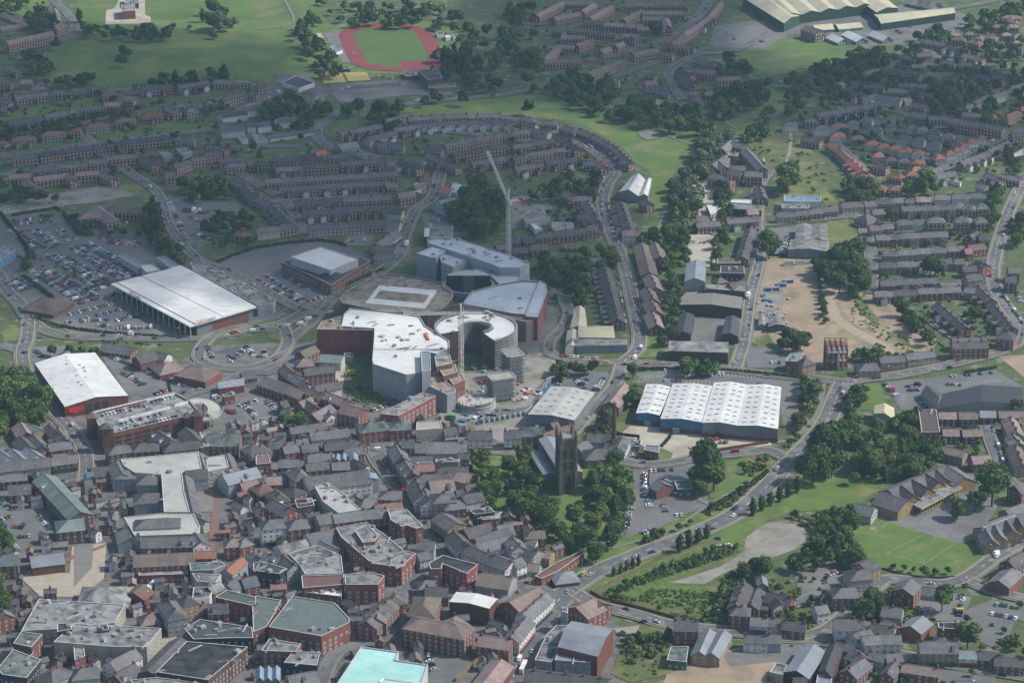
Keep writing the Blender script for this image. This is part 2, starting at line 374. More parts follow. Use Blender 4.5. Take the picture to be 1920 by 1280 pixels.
def inside(p,poly):
    x,y=p[0],p[1]; c=False; j=len(poly)-1
    for i in range(len(poly)):
        a,b=poly[i],poly[j]
        if (a[1]>y)!=(b[1]>y) and x<(b[0]-a[0])*(y-a[1])/(b[1]-a[1])+a[0]: c=not c
        j=i
    return c
def bays(st,h,rise,n,pts,name='warehouse',cat='warehouse',look=None,band=None,sky=0,root=None,reg=True,over=.4,win=False):
    """shed with n pitched bays; roof corners near-left, near-right, far-right, far-left; the ridges run from near to far"""
    wk,rk=st[0],st[1]
    P=[at(x,y,h) for x,y in pts]; C=sum(P,Vector())/4; own=root is None
    if own: root=empty(name,(C.x,C.y,0))
    ar=sum(P[i].x*P[(i+1)%4].y-P[(i+1)%4].x*P[i].y for i in range(4)); flip=ar<0
    b=MB(); rb=MB(); 
    def e(t): return P[0].lerp(P[1],t),P[3].lerp(P[2],t)
    def up(p,z): return Vector((p.x,p.y,z))
    def quad(m,pp,mi=0,uv=None):
        if flip: pp=pp[::-1]; uv=uv[::-1] if uv else None
        m.face(pp,mi,uv)
    dn=(P[0]-P[3]).normalized()*over; slopes=[]
    for i in range(n):
        (a0,a1),(c0,c1),(m0,m1)=e(i/n),e((i+1)/n),e((i+.5)/n)
        quad(rb,[up(a0+dn,h+.1),up(m0+dn,h+rise+.1),up(m1-dn,h+rise+.1),up(a1-dn,h+.1)][::-1]); quad(rb,[up(m0+dn,h+rise+.1),up(c0+dn,h+.1),up(c1-dn,h+.1),up(m1-dn,h+rise+.1)][::-1])
        quad(b,[up(a0,-.3),up(c0,-.3),up(c0,h),up(m0,h+rise),up(a0,h)]); quad(b,[up(c1,-.3),up(a1,-.3),up(a1,h),up(m1,h+rise),up(c1,h)])
        slopes+= [(a0,m0,m1,a1,0),(m0,c0,c1,m1,1)]
        if i: quad(rb,[up(a0+dn+Vector((-.3,0,0)),h+.22),up(a0+dn+Vector((.3,0,0)),h+.22),up(a1-dn+Vector((.3,0,0)),h+.22),up(a1-dn+Vector((-.3,0,0)),h+.22)],1)
    quad(b,[up(P[1],-.3),up(P[2],-.3),up(P[2],h),up(P[1],h)]); quad(b,[up(P[3],-.3),up(P[0],-.3),up(P[0],h),up(P[3],h)])
    b.build('wall',wmat(wk),root,origin=root.location)
    ro=rb.build('roof',[rmat(rk),MATS['gutter']],root,origin=root.location)
    if band:   # brick plinth a hand's breadth proud of the cladding
        bm_=MB(); bh=band[1]
        for a_,c_ in ((P[0],P[1]),(P[1],P[2]),(P[3],P[0])):
            d=(c_-a_); L=d.length; c=(a_+c_)/2; bm_.box((c.x,c.y,-.3),L+.3,.35,bh+.3,math.atan2(d.y,d.x))
        bm_.build('plinth',wmat(band[0]),root,origin=root.location)
    if sky:
        for a0,m0,m1,a1,s_ in slopes:
            for r in range(sky):
                for q in (.3,.7):
                    t=(r+.5)/sky+rnd.uniform(-.02,.02); lo=a0.lerp(a1,t); hi=m0.lerp(m1,t); p=lo.lerp(hi,q) if s_==0 else lo.lerp(hi,q)
                    hz=h+rise*(q if s_==0 else 1-q)
                    ax=(m0-a0); rz=math.atan2(ax.y,ax.x); sl=math.atan2(rise,ax.length)*(1 if s_==0 else -1)
                    part('skylight',SKYL,ro,Matrix.Translation(Vector((p.x,p.y,hz+.16))-root.location)@Matrix.Rotation(rz,4,'Z')@Matrix.Rotation(-sl,4,'Y')@Matrix.Diagonal((min(2.6,ax.length*.3),1.3,1,1)))
    if win:
        o=P if not flip else P[::-1]
        for i in range(4): windows_on(root,o[i],o[(i+1)%4],max(1,int(h/3)),h)
    if own and reg: later(root,look or f"{RN[rk].replace(' ','-')}-roofed {WN[wk]} shed",cat)
    return root
mat('gutter',(.16,.16,.16)); mat('skylight_mat',(.20,.19,.15),(.14,.14,.12),rough=.4,orand=.3)
_b=MB(); _b.box((0,0,-.05),1,1,.12); _o=_b.build('tmp',MATS['skylight_mat']); SKYL=_o.data; SKYL.name='skylight'; bpy.data.objects.remove(_o)
# ---------------------------------------------------------------- ground sheets
mat('garden',(.050,.080,.022),(.080,.100,.040),scale=.07,c3=(.16,.15,.125),s3=.11,a3=(.56,.62),rough=.95)
mat('lawn',(.095,.145,.030),(.066,.112,.024),scale=.06,c3=(.18,.165,.075),s3=.05,a3=(.52,.72),rough=.95)
mat('meadow',(.095,.150,.032),(.062,.108,.028),scale=.02,c3=(.165,.155,.065),s3=.03,a3=(.5,.72),rough=.95)
mat('rough_grass',(.105,.115,.04),(.060,.085,.025),scale=.07,c3=(.19,.155,.08),s3=.04,a3=(.5,.68),rough=.95)
mat('dry_grass',(.17,.165,.055),(.12,.13,.04),scale=.08,c3=(.09,.11,.03),s3=.04,rough=.95)
mat('tarmac',(.125,.125,.122),(.095,.096,.096),scale=.05,c3=(.16,.155,.145),s3=.015,a3=(.45,.7),rough=.92)
mat('old_tarmac',(.165,.16,.15),(.12,.118,.112),scale=.09,c3=(.09,.09,.088),s3=.03,a3=(.5,.7),rough=.92)
mat('road',(.115,.116,.116),(.08,.081,.084),scale=.12,c3=(.15,.146,.14),s3=.05,a3=(.52,.6),rough=.9)
mat('pavement',(.175,.165,.15),(.14,.133,.122),scale=.2,rough=.9)
mat('yard',(.15,.14,.128),(.10,.096,.09),scale=.12,c3=(.075,.072,.07),s3=.06,a3=(.5,.62),rough=.92)
mat('concrete_yard',(.40,.36,.29),(.31,.285,.235),scale=.06,c3=(.24,.21,.17),s3=.03,a3=(.5,.72),rough=.9)
mat('earth',(.30,.225,.155),(.23,.175,.125),scale=.06,c3=(.16,.14,.085),s3=.035,a3=(.5,.66),rough=.95)
mat('earth_road',(.33,.255,.185),(.28,.22,.165),scale=.1,rough=.95)
mat('gravel',(.25,.235,.205),(.18,.17,.15),scale=.08,c3=(.11,.115,.07),s3=.05,a3=(.5,.66),rough=.95)
mat('brick_paving',(.20,.105,.085),(.155,.09,.075),scale=.2,rough=.9)
mat('beige_paving',(.33,.285,.225),(.27,.235,.19),scale=.2,rough=.9)
mat('running_track',(.20,.042,.045),(.16,.038,.04),scale=.1,rough=.9)
mat('sand_court',(.33,.27,.10),(.28,.23,.09),scale=.1,rough=.9)
mat('mown_pitch',(.080,.135,.033),(.066,.115,.03),scale=.05,stripe=(.06,.9,.25),rough=.95)
mat('earth_scrub',(.27,.21,.135),(.17,.16,.08),scale=.09,c3=(.30,.23,.16),s3=.05,a3=(.5,.6),rough=.95)
mat('road_paint',(.62,.62,.58),(.5,.5,.47),rough=.8); mat('yellow_paint',(.42,.36,.17),(.36,.31,.17),rough=.8)
mat('lush',(.085,.125,.028),(.11,.145,.04),scale=.12,c3=(.05,.08,.02),s3=.3,rough=.95)
g=MB(); g.face([(-9000,-3000,0),(9000,-3000,0),(9000,16000,0),(-9000,16000,0)]); g.build('ground',MATS['garden'],kind='structure')
LAY=[]; zc=[0.02]
SHEETS={}
def sheet(name,m,polys3,z):
    b=SHEETS.setdefault((name,m),MB())
    for P in polys3: b.poly(P,0,z)
def patch(name,m,pts,world=False):
    zc[0]+=.004; P=[at(x,y) for x,y in pts] if not world else [Vector((x,y,0)) for x,y in pts]
    sheet(name,m,[P],zc[0]); LAY.append((P,zc[0]))
def smooth(P,k=3):
    if len(P)<3: return P
    out=[]
    for i in range(len(P)-1):
        p0=P[max(i-1,0)];p1=P[i];p2=P[i+1];p3=P[min(i+2,len(P)-1)]
        for j in range(k):
            t=j/k; out.append(.5*((2*p1)+(p2-p0)*t+(2*p0-5*p1+4*p2-p3)*t*t+(3*p1-p0-3*p2+p3)*t**3))
    return out+[P[-1]]
def strip(P,w_,off=0):
    l=[];r=[]
    for i,p in enumerate(P):
        a,b=P[max(i-1,0)],P[min(i+1,len(P)-1)]; d=(b-a); d.z=0; d.normalize(); n=Vector((-d.y,d.x,0))
        l.append(p+n*(off+w_/2)); r.append(p+n*(off-w_/2))
    return l+r[::-1]
def strip_quads(P,w_,off=0):
    S=strip(P,w_,off); n=len(P); return [(S[i],S[i+1],S[2*n-2-i],S[2*n-1-i]) for i in range(n-1)]
ROADS=[]
def layz(p,cands=None):
    z=0
    for P,h,bb in (cands or LAYB):
        if bb[0]<=p[0]<=bb[1] and bb[2]<=p[1]<=bb[3] and h>z and inside(p,P): z=h
    return z
def do_roads(roads):
    z1=zc[0]+.012; k=0
    prepared=[]
    for r in roads:
        w_,fl,pts=r; P=smooth([at(x,y) for x,y in pts],4); prepared.append((w_,fl,P))
    for w_,fl,P in prepared:
        if 'n' in fl: continue
        k+=1; z=z1+.003*k; S=SHEETS.setdefault(('pavement','pavement'),MB())
        for q in strip_quads(P,w_+3.4): S.face([(p.x,p.y,z) for p in q])
    z2=z1+.003*(k+4); k=0
    for w_,fl,P in prepared:
        k+=1; z=z2+.003*k; m='road' if 'b' not in fl else 'beige_paving'
        S=SHEETS.setdefault(('road' if m=='road' else 'paved_street',m),MB())
        for q in strip_quads(P,w_): S.face([(p.x,p.y,z) for p in q])
        LAY.append((strip(P,w_+4.4),z))
    z3=z2+.003*(k+4)
    pm=SHEETS.setdefault(('road_markings','road_paint'),MB()); ym=SHEETS.setdefault(('road_edge_lines','yellow_paint'),MB())
    for w_,fl,P in prepared:
        if 'y' in fl:
            for o in (w_/2-.25,-w_/2+.25):
                for q in strip_quads(P,.45,o): ym.face([(p.x,p.y,z3) for p in q])
        if 'd' in fl:
            acc=0
            for i in range(len(P)-1):
                a,b=P[i],P[i+1]; L=(b-a).length; d=(b-a).normalized(); t=acc
                while t<L:
                    e=min(t+4,L)
                    for q in strip_quads([a+d*t,a+d*e],.3): pm.face([(p.x,p.y,z3+.003) for p in q])
                    t+=9
                acc=t-L
    return prepared,z3
# ---------------------------------------------------------------- foliage
def leafmat(name,c1,c2):
    m=mat(name,c1,c2,scale=.35,rough=.85,orand=.22,attr=True,spec=.15); 
    return m
leafmat('leaf_dark',(.068,.110,.027),(.042,.072,.018)); leafmat('leaf_mid',(.080,.120,.028),(.050,.082,.020)); leafmat('leaf_silver',(.13,.16,.09),(.09,.115,.062)); leafmat('leaf_lime',(.10,.13,.028),(.07,.095,.02))
leafmat('leaf_copper',(.05,.03,.026),(.03,.018,.018))
mat('bark',(.07,.052,.04),(.045,.035,.028),scale=1)
nr=np.random.RandomState(3)
def crown_arrays(seed,lobes=9,cards=420,shape='round',core=True,card=.85):
    """unit crown (radius 1, height 0..2) as triangles: leafy cards all through a set of uneven lobes"""
    r=np.random.RandomState(seed)
    if shape=='round': cen=np.stack([r.uniform(-.5,.5,lobes),r.uniform(-.5,.5,lobes),r.uniform(.55,1.5,lobes)],1); rad=r.uniform(.34,.56,lobes)
    elif shape=='column': z=np.linspace(.25,2.9,lobes); cen=np.stack([r.uniform(-.15,.15,lobes),r.uniform(-.15,.15,lobes),z],1); rad=.52*np.sin(np.linspace(.75,2.75,lobes))+.12
    elif shape=='bush': cen=.8*np.stack([r.uniform(-.55,.55,lobes),r.uniform(-.55,.55,lobes),r.uniform(.1,.5,lobes)],1); rad=r.uniform(.25,.45,lobes)
    else: z=np.linspace(.2,2.3,lobes); cen=np.stack([r.uniform(-.1,.1,lobes),r.uniform(-.1,.1,lobes),z],1); rad=.62*(1-z/2.6)+.06
    V=[];C=[]
    li=r.choice(lobes,cards,p=rad**2/np.sum(rad**2))
    d=r.normal(size=(cards,3)); d/=np.linalg.norm(d,axis=1)[:,None]; d[:,2]=np.abs(d[:,2])*.9-.25*(r.rand(cards))
    d/=np.linalg.norm(d,axis=1)[:,None]
    rr=rad[li]*(r.uniform(.78,1.12,cards)); p=cen[li]+d*rr[:,None]
    nrm=d+r.normal(size=(cards,3))*.45; nrm/=np.linalg.norm(nrm,axis=1)[:,None]
    u=np.cross(nrm,r.normal(size=(cards,3))); u/=np.linalg.norm(u,axis=1)[:,None]; v=np.cross(nrm,u)
    s=card*.20*r.uniform(.6,1.35,cards)[:,None]*(1.5 if cards<200 else 1)
    tri=np.stack([p-u*s-v*s*.6,p+u*s-v*s*.5,p+v*s*1.1],1)
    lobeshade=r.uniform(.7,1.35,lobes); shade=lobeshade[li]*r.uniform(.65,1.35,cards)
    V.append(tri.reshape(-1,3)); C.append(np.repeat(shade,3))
    if core:
        # faceted inner mass of each lobe, roughened
        t=(1+5**.5)/2; iv=np.array([(-1,t,0),(1,t,0),(-1,-t,0),(1,-t,0),(0,-1,t),(0,1,t),(0,-1,-t),(0,1,-t),(t,0,-1),(t,0,1),(-t,0,-1),(-t,0,1)],float); iv/=np.linalg.norm(iv[0])
        it=np.array([(0,11,5),(0,5,1),(0,1,7),(0,7,10),(0,10,11),(1,5,9),(5,11,4),(11,10,2),(10,7,6),(7,1,8),(3,9,4),(3,4,2),(3,2,6),(3,6,8),(3,8,9),(4,9,5),(2,4,11),(6,2,10),(8,6,7),(9,8,1)])
        for k in range(lobes):
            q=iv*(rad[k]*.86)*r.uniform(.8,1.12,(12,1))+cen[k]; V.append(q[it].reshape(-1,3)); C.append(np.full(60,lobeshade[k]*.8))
    return np.concatenate(V),np.concatenate(C)
def tri_mesh(name,V,C,mats,mi=None,rgb=None):
    me=bpy.data.meshes.new(name); n=len(V); nf=n//3
    me.vertices.add(n); me.vertices.foreach_set('co',V.astype(np.float32).ravel())
    me.loops.add(n); me.loops.foreach_set('vertex_index',np.arange(n,dtype=np.int32))
    me.polygons.add(nf); me.polygons.foreach_set('loop_start',np.arange(0,n,3,dtype=np.int32))
    for m in mats: me.materials.append(m)
    if mi is not None: me.polygons.foreach_set('material_index',mi.astype(np.int32))
    a=me.color_attributes.new('Col','FLOAT_COLOR','POINT')
    c=np.ones((n,4),np.float32)
    if rgb is not None: c[:,:3]=rgb
    else: c[:,:3]=C[:,None]
    a.data.foreach_set('color',c.ravel()); me.update(calc_edges=True); return me
def trunk_mesh(seed,h,shape):
    r=random.Random(seed); b=MB(); 
    b.cyl((0,0,-.02),.06,.04,.75,7)
    for k in range(4):
        a=r.uniform(0,6.28); b.bar((0,0,.45+.08*k),(math.cos(a)*.42,math.sin(a)*.42,.95+.12*k),.016)
    o=b.build('tmp',MATS['bark']); me=o.data; bpy.data.objects.remove(o); me.name='trunk'; return me
TREEP={}
for key,shape,lm,lob in (('d','round','leaf_dark',11),('e','round','leaf_mid',10),('w','round','leaf_silver',10),('l','round','leaf_lime',8),('x','round','leaf_copper',8),('p','column','leaf_dark',8),('q','column','leaf_mid',8),('c','cone','leaf_dark',8),('b','bush','leaf_lime',7)):
    TREEP[key]=[]
    for s in range(3 if key in 'de' else 2):
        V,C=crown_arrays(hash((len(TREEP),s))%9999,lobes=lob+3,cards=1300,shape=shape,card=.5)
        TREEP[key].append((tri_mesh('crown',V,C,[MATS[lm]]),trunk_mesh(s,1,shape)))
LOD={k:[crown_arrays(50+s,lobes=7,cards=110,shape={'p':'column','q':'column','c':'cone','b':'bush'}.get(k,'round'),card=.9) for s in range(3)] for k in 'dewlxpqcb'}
HGT={'d':1.0,'e':1.0,'w':1.0,'l':1.0,'x':1.0,'p':1.0,'q':1.0,'c':1.0,'b':1.0}
TCOL={'d':(.056,.092,.024),'e':(.080,.122,.030),'w':(.12,.145,.082),'l':(.09,.12,.026),'x':(.05,.03,.026),'p':(.034,.056,.016),'q':(.05,.08,.02),'c':(.034,.058,.021),'b':(.10,.145,.035)}
TREES=[]   # (x,y,r,type)
def tree_at(px,py,r,t='d'):
    z=r*(1.0 if t!='b' else .4) if t not in 'pqc' else r*1.4
    p=at(px,py,z); TREES.append((p.x,p.y,r,t))
def forest(n,types,r,pts,jit=.3,minsep=.9):
    z=r
    P=[at(x,y,z*1.55) for x,y in pts]; xs=[p.x for p in P]; ys=[p.y for p in P]; put=[]
    tries=0
    while len(put)<n and tries<n*40:
        tries+=1; x=rnd.uniform(min(xs),max(xs)); y=rnd.uniform(min(ys),max(ys))
        if not inside((x,y),P): continue
        rr=r*(.88 if r>5 else 1)*rnd.uniform(1-jit,1+jit)
        if tries<n*25 and any((x-a)**2+(y-b)**2<(minsep*(rr+c)*.62)**2 for a,b,c in put): continue
        put.append((x,y,rr)); TREES.append((x,y,rr,rnd.choice(types)))
def hedge(pts,w_,h_,label):
    P=smooth([at(x,y) for x,y in pts],2); Vs=[];Cs=[]
    for i in range(len(P)-1):
        d=P[i+1]-P[i]; n=max(1,int(d.length/(w_*.8)))
        for k in range(n):
            q=P[i]+d*(k/n); V,C=LOD['b'][rnd.randrange(3)]; s=rnd.uniform(.85,1.2); Vs.append(V*np.array([w_*s,w_*s,h_*s*1.3])+np.array([q.x-P[0].x,q.y-P[0].y,0])); Cs.append(C*rnd.uniform(.8,1.2))
    me=tri_mesh('hedge',np.concatenate(Vs),np.concatenate(Cs),[MATS['leaf_dark']]); o=bpy.data.objects.new('hedge',me); col.objects.link(o); o.location=P[0]; tag(o,label,'hedge')
def build_trees(blocked):
    ts=[t for t in TREES if not blocked(t)]
    dist=lambda t: t[2]/math.sqrt(t[0]**2+(t[1]-Y0)**2+H*H)
    vis=[t for t in ts if -20<proj((t[0],t[1],3))[0]<1940 and -30<proj((t[0],t[1],3))[1]<1310]
    vis.sort(key=dist,reverse=True); near=vis[:300]; rest=vis[300:]
    nm={'d':('broadleaf_tree','dark green round-crowned tree','tree'),'e':('broadleaf_tree','mid green round-crowned tree','tree'),'w':('willow_tree','silvery green tree','tree'),'l':('broadleaf_tree','lime green tree','tree'),'x':('copper_beech_tree','dark purple-leaved tree','tree'),'p':('poplar_tree','tall narrow dark tree','tree'),'q':('columnar_tree','slim upright green tree','tree'),'c':('conifer_tree','dark pointed conifer','tree'),'b':('bush','low green bush','bush')}
    for x,y,r,t in near:
        cm,tm=rnd.choice(TREEP[t]); name,look,cat=nm[t]
        root=empty(name,(x,y,0)); hz=rnd.uniform(.88,1.12); lift=0 if t=='b' else .22*r
        M=Matrix.Rotation(rnd.uniform(0,6.28),4,'Z')@Matrix.Diagonal((r*rnd.uniform(.9,1.1),r*rnd.uniform(.9,1.1),r*hz,1))
        if t!='b': part('trunk',tm,root,M)
        part('crown',cm,root,Matrix.Translation((0,0,lift))@M)
        sz='large ' if r>7.3 else 'small ' if r<4 else ''
        later(root,sz+look,cat,'trees in and around the town' if cat=='tree' else 'bushes in and around the town')
    Vs=[];Cs=[]
    for x,y,r,t in rest:
        V,_=LOD[t][rnd.randrange(3)]; a=rnd.uniform(0,6.28); ca,sa=math.cos(a),math.sin(a)
        M=np.array([[ca,-sa,0],[sa,ca,0],[0,0,1]])*1.0
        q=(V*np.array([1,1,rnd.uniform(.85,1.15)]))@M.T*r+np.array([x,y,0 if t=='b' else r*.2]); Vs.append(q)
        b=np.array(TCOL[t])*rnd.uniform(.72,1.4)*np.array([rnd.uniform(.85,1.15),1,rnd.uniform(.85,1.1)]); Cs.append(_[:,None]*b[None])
    m=mat('leaf_mass',(1,1,1),(.86,.86,.86),scale=.3,rough=.85,attr=True,spec=.15)
    me=tri_mesh('distant_trees',np.concatenate(Vs),None,[m],rgb=np.concatenate(Cs)); o=bpy.data.objects.new('distant_trees',me); col.objects.link(o); o['kind']='stuff'
    tag(o,'dense dark green trees, hedges and garden shrubs filling the gaps between the houses','trees')
    print('trees',len(ts),len(near),len(rest),len(me.polygons))
# ---------------------------------------------------------------- cars
PAINT={'silver':(.42,.43,.45),'white':(.70,.70,.68),'black':(.018,.019,.022),'dark blue':(.02,.04,.12),'blue':(.035,.08,.19),'red':(.27,.025,.025),'dark red':(.16,.015,.02),'grey':(.13,.135,.145),'green':(.02,.08,.05),'gold':(.30,.24,.13),'yellow':(.60,.42,.04),'light blue':(.22,.36,.50)}
CW=[('silver',26),('white',9),('black',12),('dark blue',12),('blue',9),('red',11),('dark red',6),('grey',8),('green',5),('gold',2),('yellow',1),('light blue',2)]
mat('tyre',(.02,.02,.02)); mat('car_glass',(.03,.035,.045),(.025,.03,.04),rough=.08,spec=.7); mat('hub',(.3,.3,.31),rough=.4); mat('lamp_glass',(.55,.55,.52),rough=.2)
def loft(b,secs,mi=0):
    """secs: list of (x, halfwidth, zlow, zhigh)"""
    for i in range(len(secs)-1):
        a,c=secs[i],secs[i+1]
        A=[(a[0],-a[1],a[2]),(a[0],a[1],a[2]),(a[0],a[1]*.93,a[3]),(a[0],-a[1]*.93,a[3])]; B=[(c[0],-c[1],c[2]),(c[0],c[1],c[2]),(c[0],c[1]*.93,c[3]),(c[0],-c[1]*.93,c[3])]
        for j in range(4): k=(j+1)%4; b.face([A[j],A[k],B[k],B[j]],mi)
    for s,r in ((secs[0],1),(secs[-1],0)):
        q=[(s[0],-s[1],s[2]),(s[0],s[1],s[2]),(s[0],s[1]*.93,s[3]),(s[0],-s[1]*.93,s[3])]; b.face(q[::-1] if r else q,mi)
def mk(b,mats,name):
    o=b.build('tmp',mats); me=o.data; bpy.data.objects.remove(o); me.name=name; return me
CARM={}
for cname,c in PAINT.items():
    pm=mat('paint_'+cname.replace(' ','_'),c,tuple(x*.9 for x in c),scale=.5,rough=.28,spec=.55)
    b=MB(); loft(b,[(-2.1,.74,.32,.62),(-1.95,.84,.25,.80),(-1.2,.87,.22,.86),(1.0,.87,.22,.88),(1.85,.84,.25,.82),(2.1,.76,.32,.62)])
    loft(b,[(-.55,.70,1.36,1.43),(.95,.70,1.36,1.44)])
    car=mk(b,pm,'car_body')
    b=MB(); loft(b,[(-2.5,.9,.35,1.15),(-2.2,.98,.3,1.25),(-1.5,1.0,.3,2.05),(2.5,1.0,.3,2.15),(2.6,.96,.35,2.0)]); van=mk(b,pm,'van_body')
    CARM[cname]=(car,van)
b=MB(); loft(b,[(-1.25,.80,.84,.88),(-.55,.70,.86,1.38),(.95,.70,.86,1.38),(1.65,.78,.84,.9)]); CAB=mk(b,MATS['car_glass'],'cabin_glass')
b=MB(); b.box((-1.86,0,1.3),.1,1.7,.55); b.box((-1.0,1.0,1.3),.9,.05,.5); b.box((-1.0,-1.0,1.3),.9,.05,.5); VANG=mk(b,MATS['car_glass'],'van_glass')
b=MB()
n=10
for s in (-.11,.11): 
    ring=[(math.cos(2*math.pi*i/n)*.32,s,.32+math.sin(2*math.pi*i/n)*.32) for i in range(n)]; b.face(ring if s<0 else ring[::-1],0)
for i in range(n):
    j=(i+1)%n; f=lambda q,s:(math.cos(2*math.pi*q/n)*.32,s,.32+math.sin(2*math.pi*q/n)*.32); b.face([f(i,-.11),f(j,-.11),f(j,.11),f(i,.11)],0)
b.cyl((0,0,.31),.01,.01,.01,4,1)
WHEEL=mk(b,[MATS['tyre'],MATS['hub']],'wheel')
b=MB(); b.box((0,0,.6),.06,.3,.16); LAMP=mk(b,MATS['lamp_glass'],'headlight')
CARS=[]  # x,y,rot,colour,van,z or None
def pickc(): 
    t=rnd.uniform(0,sum(a[1] for a in CW))
    for n_,k in CW:
        t-=k
        if t<=0: return n_
    return 'silver'
def cars_row(occ,x1,y1,x2,y2,par=False,z=None,two=False):
    zz=z or 0; A,B=at(x1,y1,zz+.6),at(x2,y2,zz+.6); d=B-A; L=d.length; d.normalize(); sp=5.8 if par else 2.6
    a0=math.atan2(d.y,d.x)+(0 if par else math.pi/2); n=Vector((-d.y,d.x,0))
    for off in ((-2.6,2.6) if two else (0,)):
        for i in range(int(L/sp)+1):
            if rnd.random()<occ:
                p=A+d*(i*sp+rnd.uniform(-.15,.15))+n*off; CARS.append((p.x,p.y,a0+rnd.choice([0,math.pi])+rnd.uniform(-.03,.03),pickc() if rnd.random()>.05 else 'white',rnd.random()<.05,z))
def build_cars():
    vis=[c for c in CARS if -10<proj((c[0],c[1],0))[0]<1930 and -10<proj((c[0],c[1],0))[1]<1290]
    vis.sort(key=lambda c:(c[1]-Y0)**2+c[0]**2-(4e5 if c[4] else 0)); near=vis[:300]; rest=vis[300:]
    for x,y,a,cn,van,z in near:
        zz=z if z is not None else layz((x,y))
        root=empty('parked_van' if van else 'parked_car',(x,y,zz)); root.rotation_euler=(0,0,a)
        part('body',CARM[cn][1 if van else 0],root,Matrix())
        part('cabin_glass' if not van else 'windscreen',VANG if van else CAB,root,Matrix())
        for wx in ((-1.3,1.32) if not van else (-1.6,1.6)):
            for wy in (-.8,.8): part('wheel',WHEEL,root,Matrix.Translation((wx,wy*(1.12 if van else 1),0)))
        for wy in (-.6,.6): part('headlight',LAMP,root,Matrix.Translation((-2.09 if not van else -2.5,wy,0)))
        later(root,cn+(' van' if van else ' car'),'van' if van else 'car','cars and vans parked and driving in the town')
    Vs=[];Cs=[]
    def tris(me):
        me.calc_loop_triangles(); v=np.array([q.co for q in me.vertices]); t=np.array([q.vertices for q in me.loop_triangles]); return v[t].reshape(-1,3)
    body,vb,gl,vg,wh=tris(CARM['silver'][0]),tris(CARM['silver'][1]),tris(CAB),tris(VANG),tris(WHEEL)
    for x,y,a,cn,van,z in rest:
        zz=z if z is not None else layz((x,y)); ca,sa=math.cos(a),math.sin(a); M=np.array([[ca,-sa,0],[sa,ca,0],[0,0,1]])
        for m,c in ((vb if van else body,PAINT[cn]),(vg if van else gl,(.03,.035,.045))):
            Vs.append(m@M.T+np.array([x,y,zz])); Cs.append(np.tile(np.array(c),(len(m),1)))
        bb=[]
        for wx in (-1.3,1.32):
            for wy in (-.8,.8): bb.append(wh+np.array([wx,wy,0]))
        m=np.concatenate(bb); Vs.append(m@M.T+np.array([x,y,zz])); Cs.append(np.full((len(m),3),.02))
    m=mat('paint_many',(1,1,1),(.95,.95,.95),rough=.3,attr=True,spec=.5)
    if Vs:
        me=tri_mesh('distant_cars',np.concatenate(Vs),None,[m],rgb=np.concatenate(Cs)); o=bpy.data.objects.new('distant_cars',me); col.objects.link(o); o['kind']='stuff'
        tag(o,'hundreds of small parked cars filling the large car parks and far streets','cars')
    print('cars',len(vis))
# ---------------------------------------------------------------- landmarks modelled one by one
mat('sandstone_dark',(.19,.155,.11),(.075,.062,.05),scale=.35,c3=(.17,.14,.10),s3=.9,a3=(.5,.7),streak=.5); mat('lead',(.22,.235,.25),(.16,.17,.185),scale=.3)
mat('louvre',(.025,.023,.022)); mat('crane_white',(.62,.62,.60),(.52,.52,.5),rough=.5); mat('crane_red',(.35,.06,.05)); mat('steel_red',(.22,.06,.05),(.17,.05,.045),scale=.5); mat('scaffold',(.30,.30,.30),(.22,.22,.22),rough=.5)
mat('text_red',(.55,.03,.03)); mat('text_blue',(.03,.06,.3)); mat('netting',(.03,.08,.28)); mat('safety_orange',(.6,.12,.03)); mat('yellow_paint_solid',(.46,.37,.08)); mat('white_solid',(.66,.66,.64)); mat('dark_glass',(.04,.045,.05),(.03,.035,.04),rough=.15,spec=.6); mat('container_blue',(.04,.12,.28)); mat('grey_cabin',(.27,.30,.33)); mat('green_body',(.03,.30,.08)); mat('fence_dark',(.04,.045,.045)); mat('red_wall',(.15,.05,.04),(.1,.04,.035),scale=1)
def V3(p,z): return Vector((p.x,p.y,z))
def src(c,r,*v): return [(480*c+v[i]/4,320*r+v[i+1]/4) for i in range(0,len(v),2)]
def prism(b,pts,z0,z1,mi=0,top=True,tmi=None):
    ar=sum(pts[i].x*pts[(i+1)%len(pts)].y-pts[(i+1)%len(pts)].x*pts[i].y for i in range(len(pts)))
    if ar<0: pts=pts[::-1]
    for i in range(len(pts)):
        p,r=pts[i],pts[(i+1)%len(pts)]; b.face([V3(p,z0),V3(r,z0),V3(r,z1),V3(p,z1)],mi)
    if top: b.poly(pts,mi if tmi is None else tmi,z1)
def done(o,label,cat,p=None): tag(o,label,cat); KEEP.append(label)
KEEP=[]
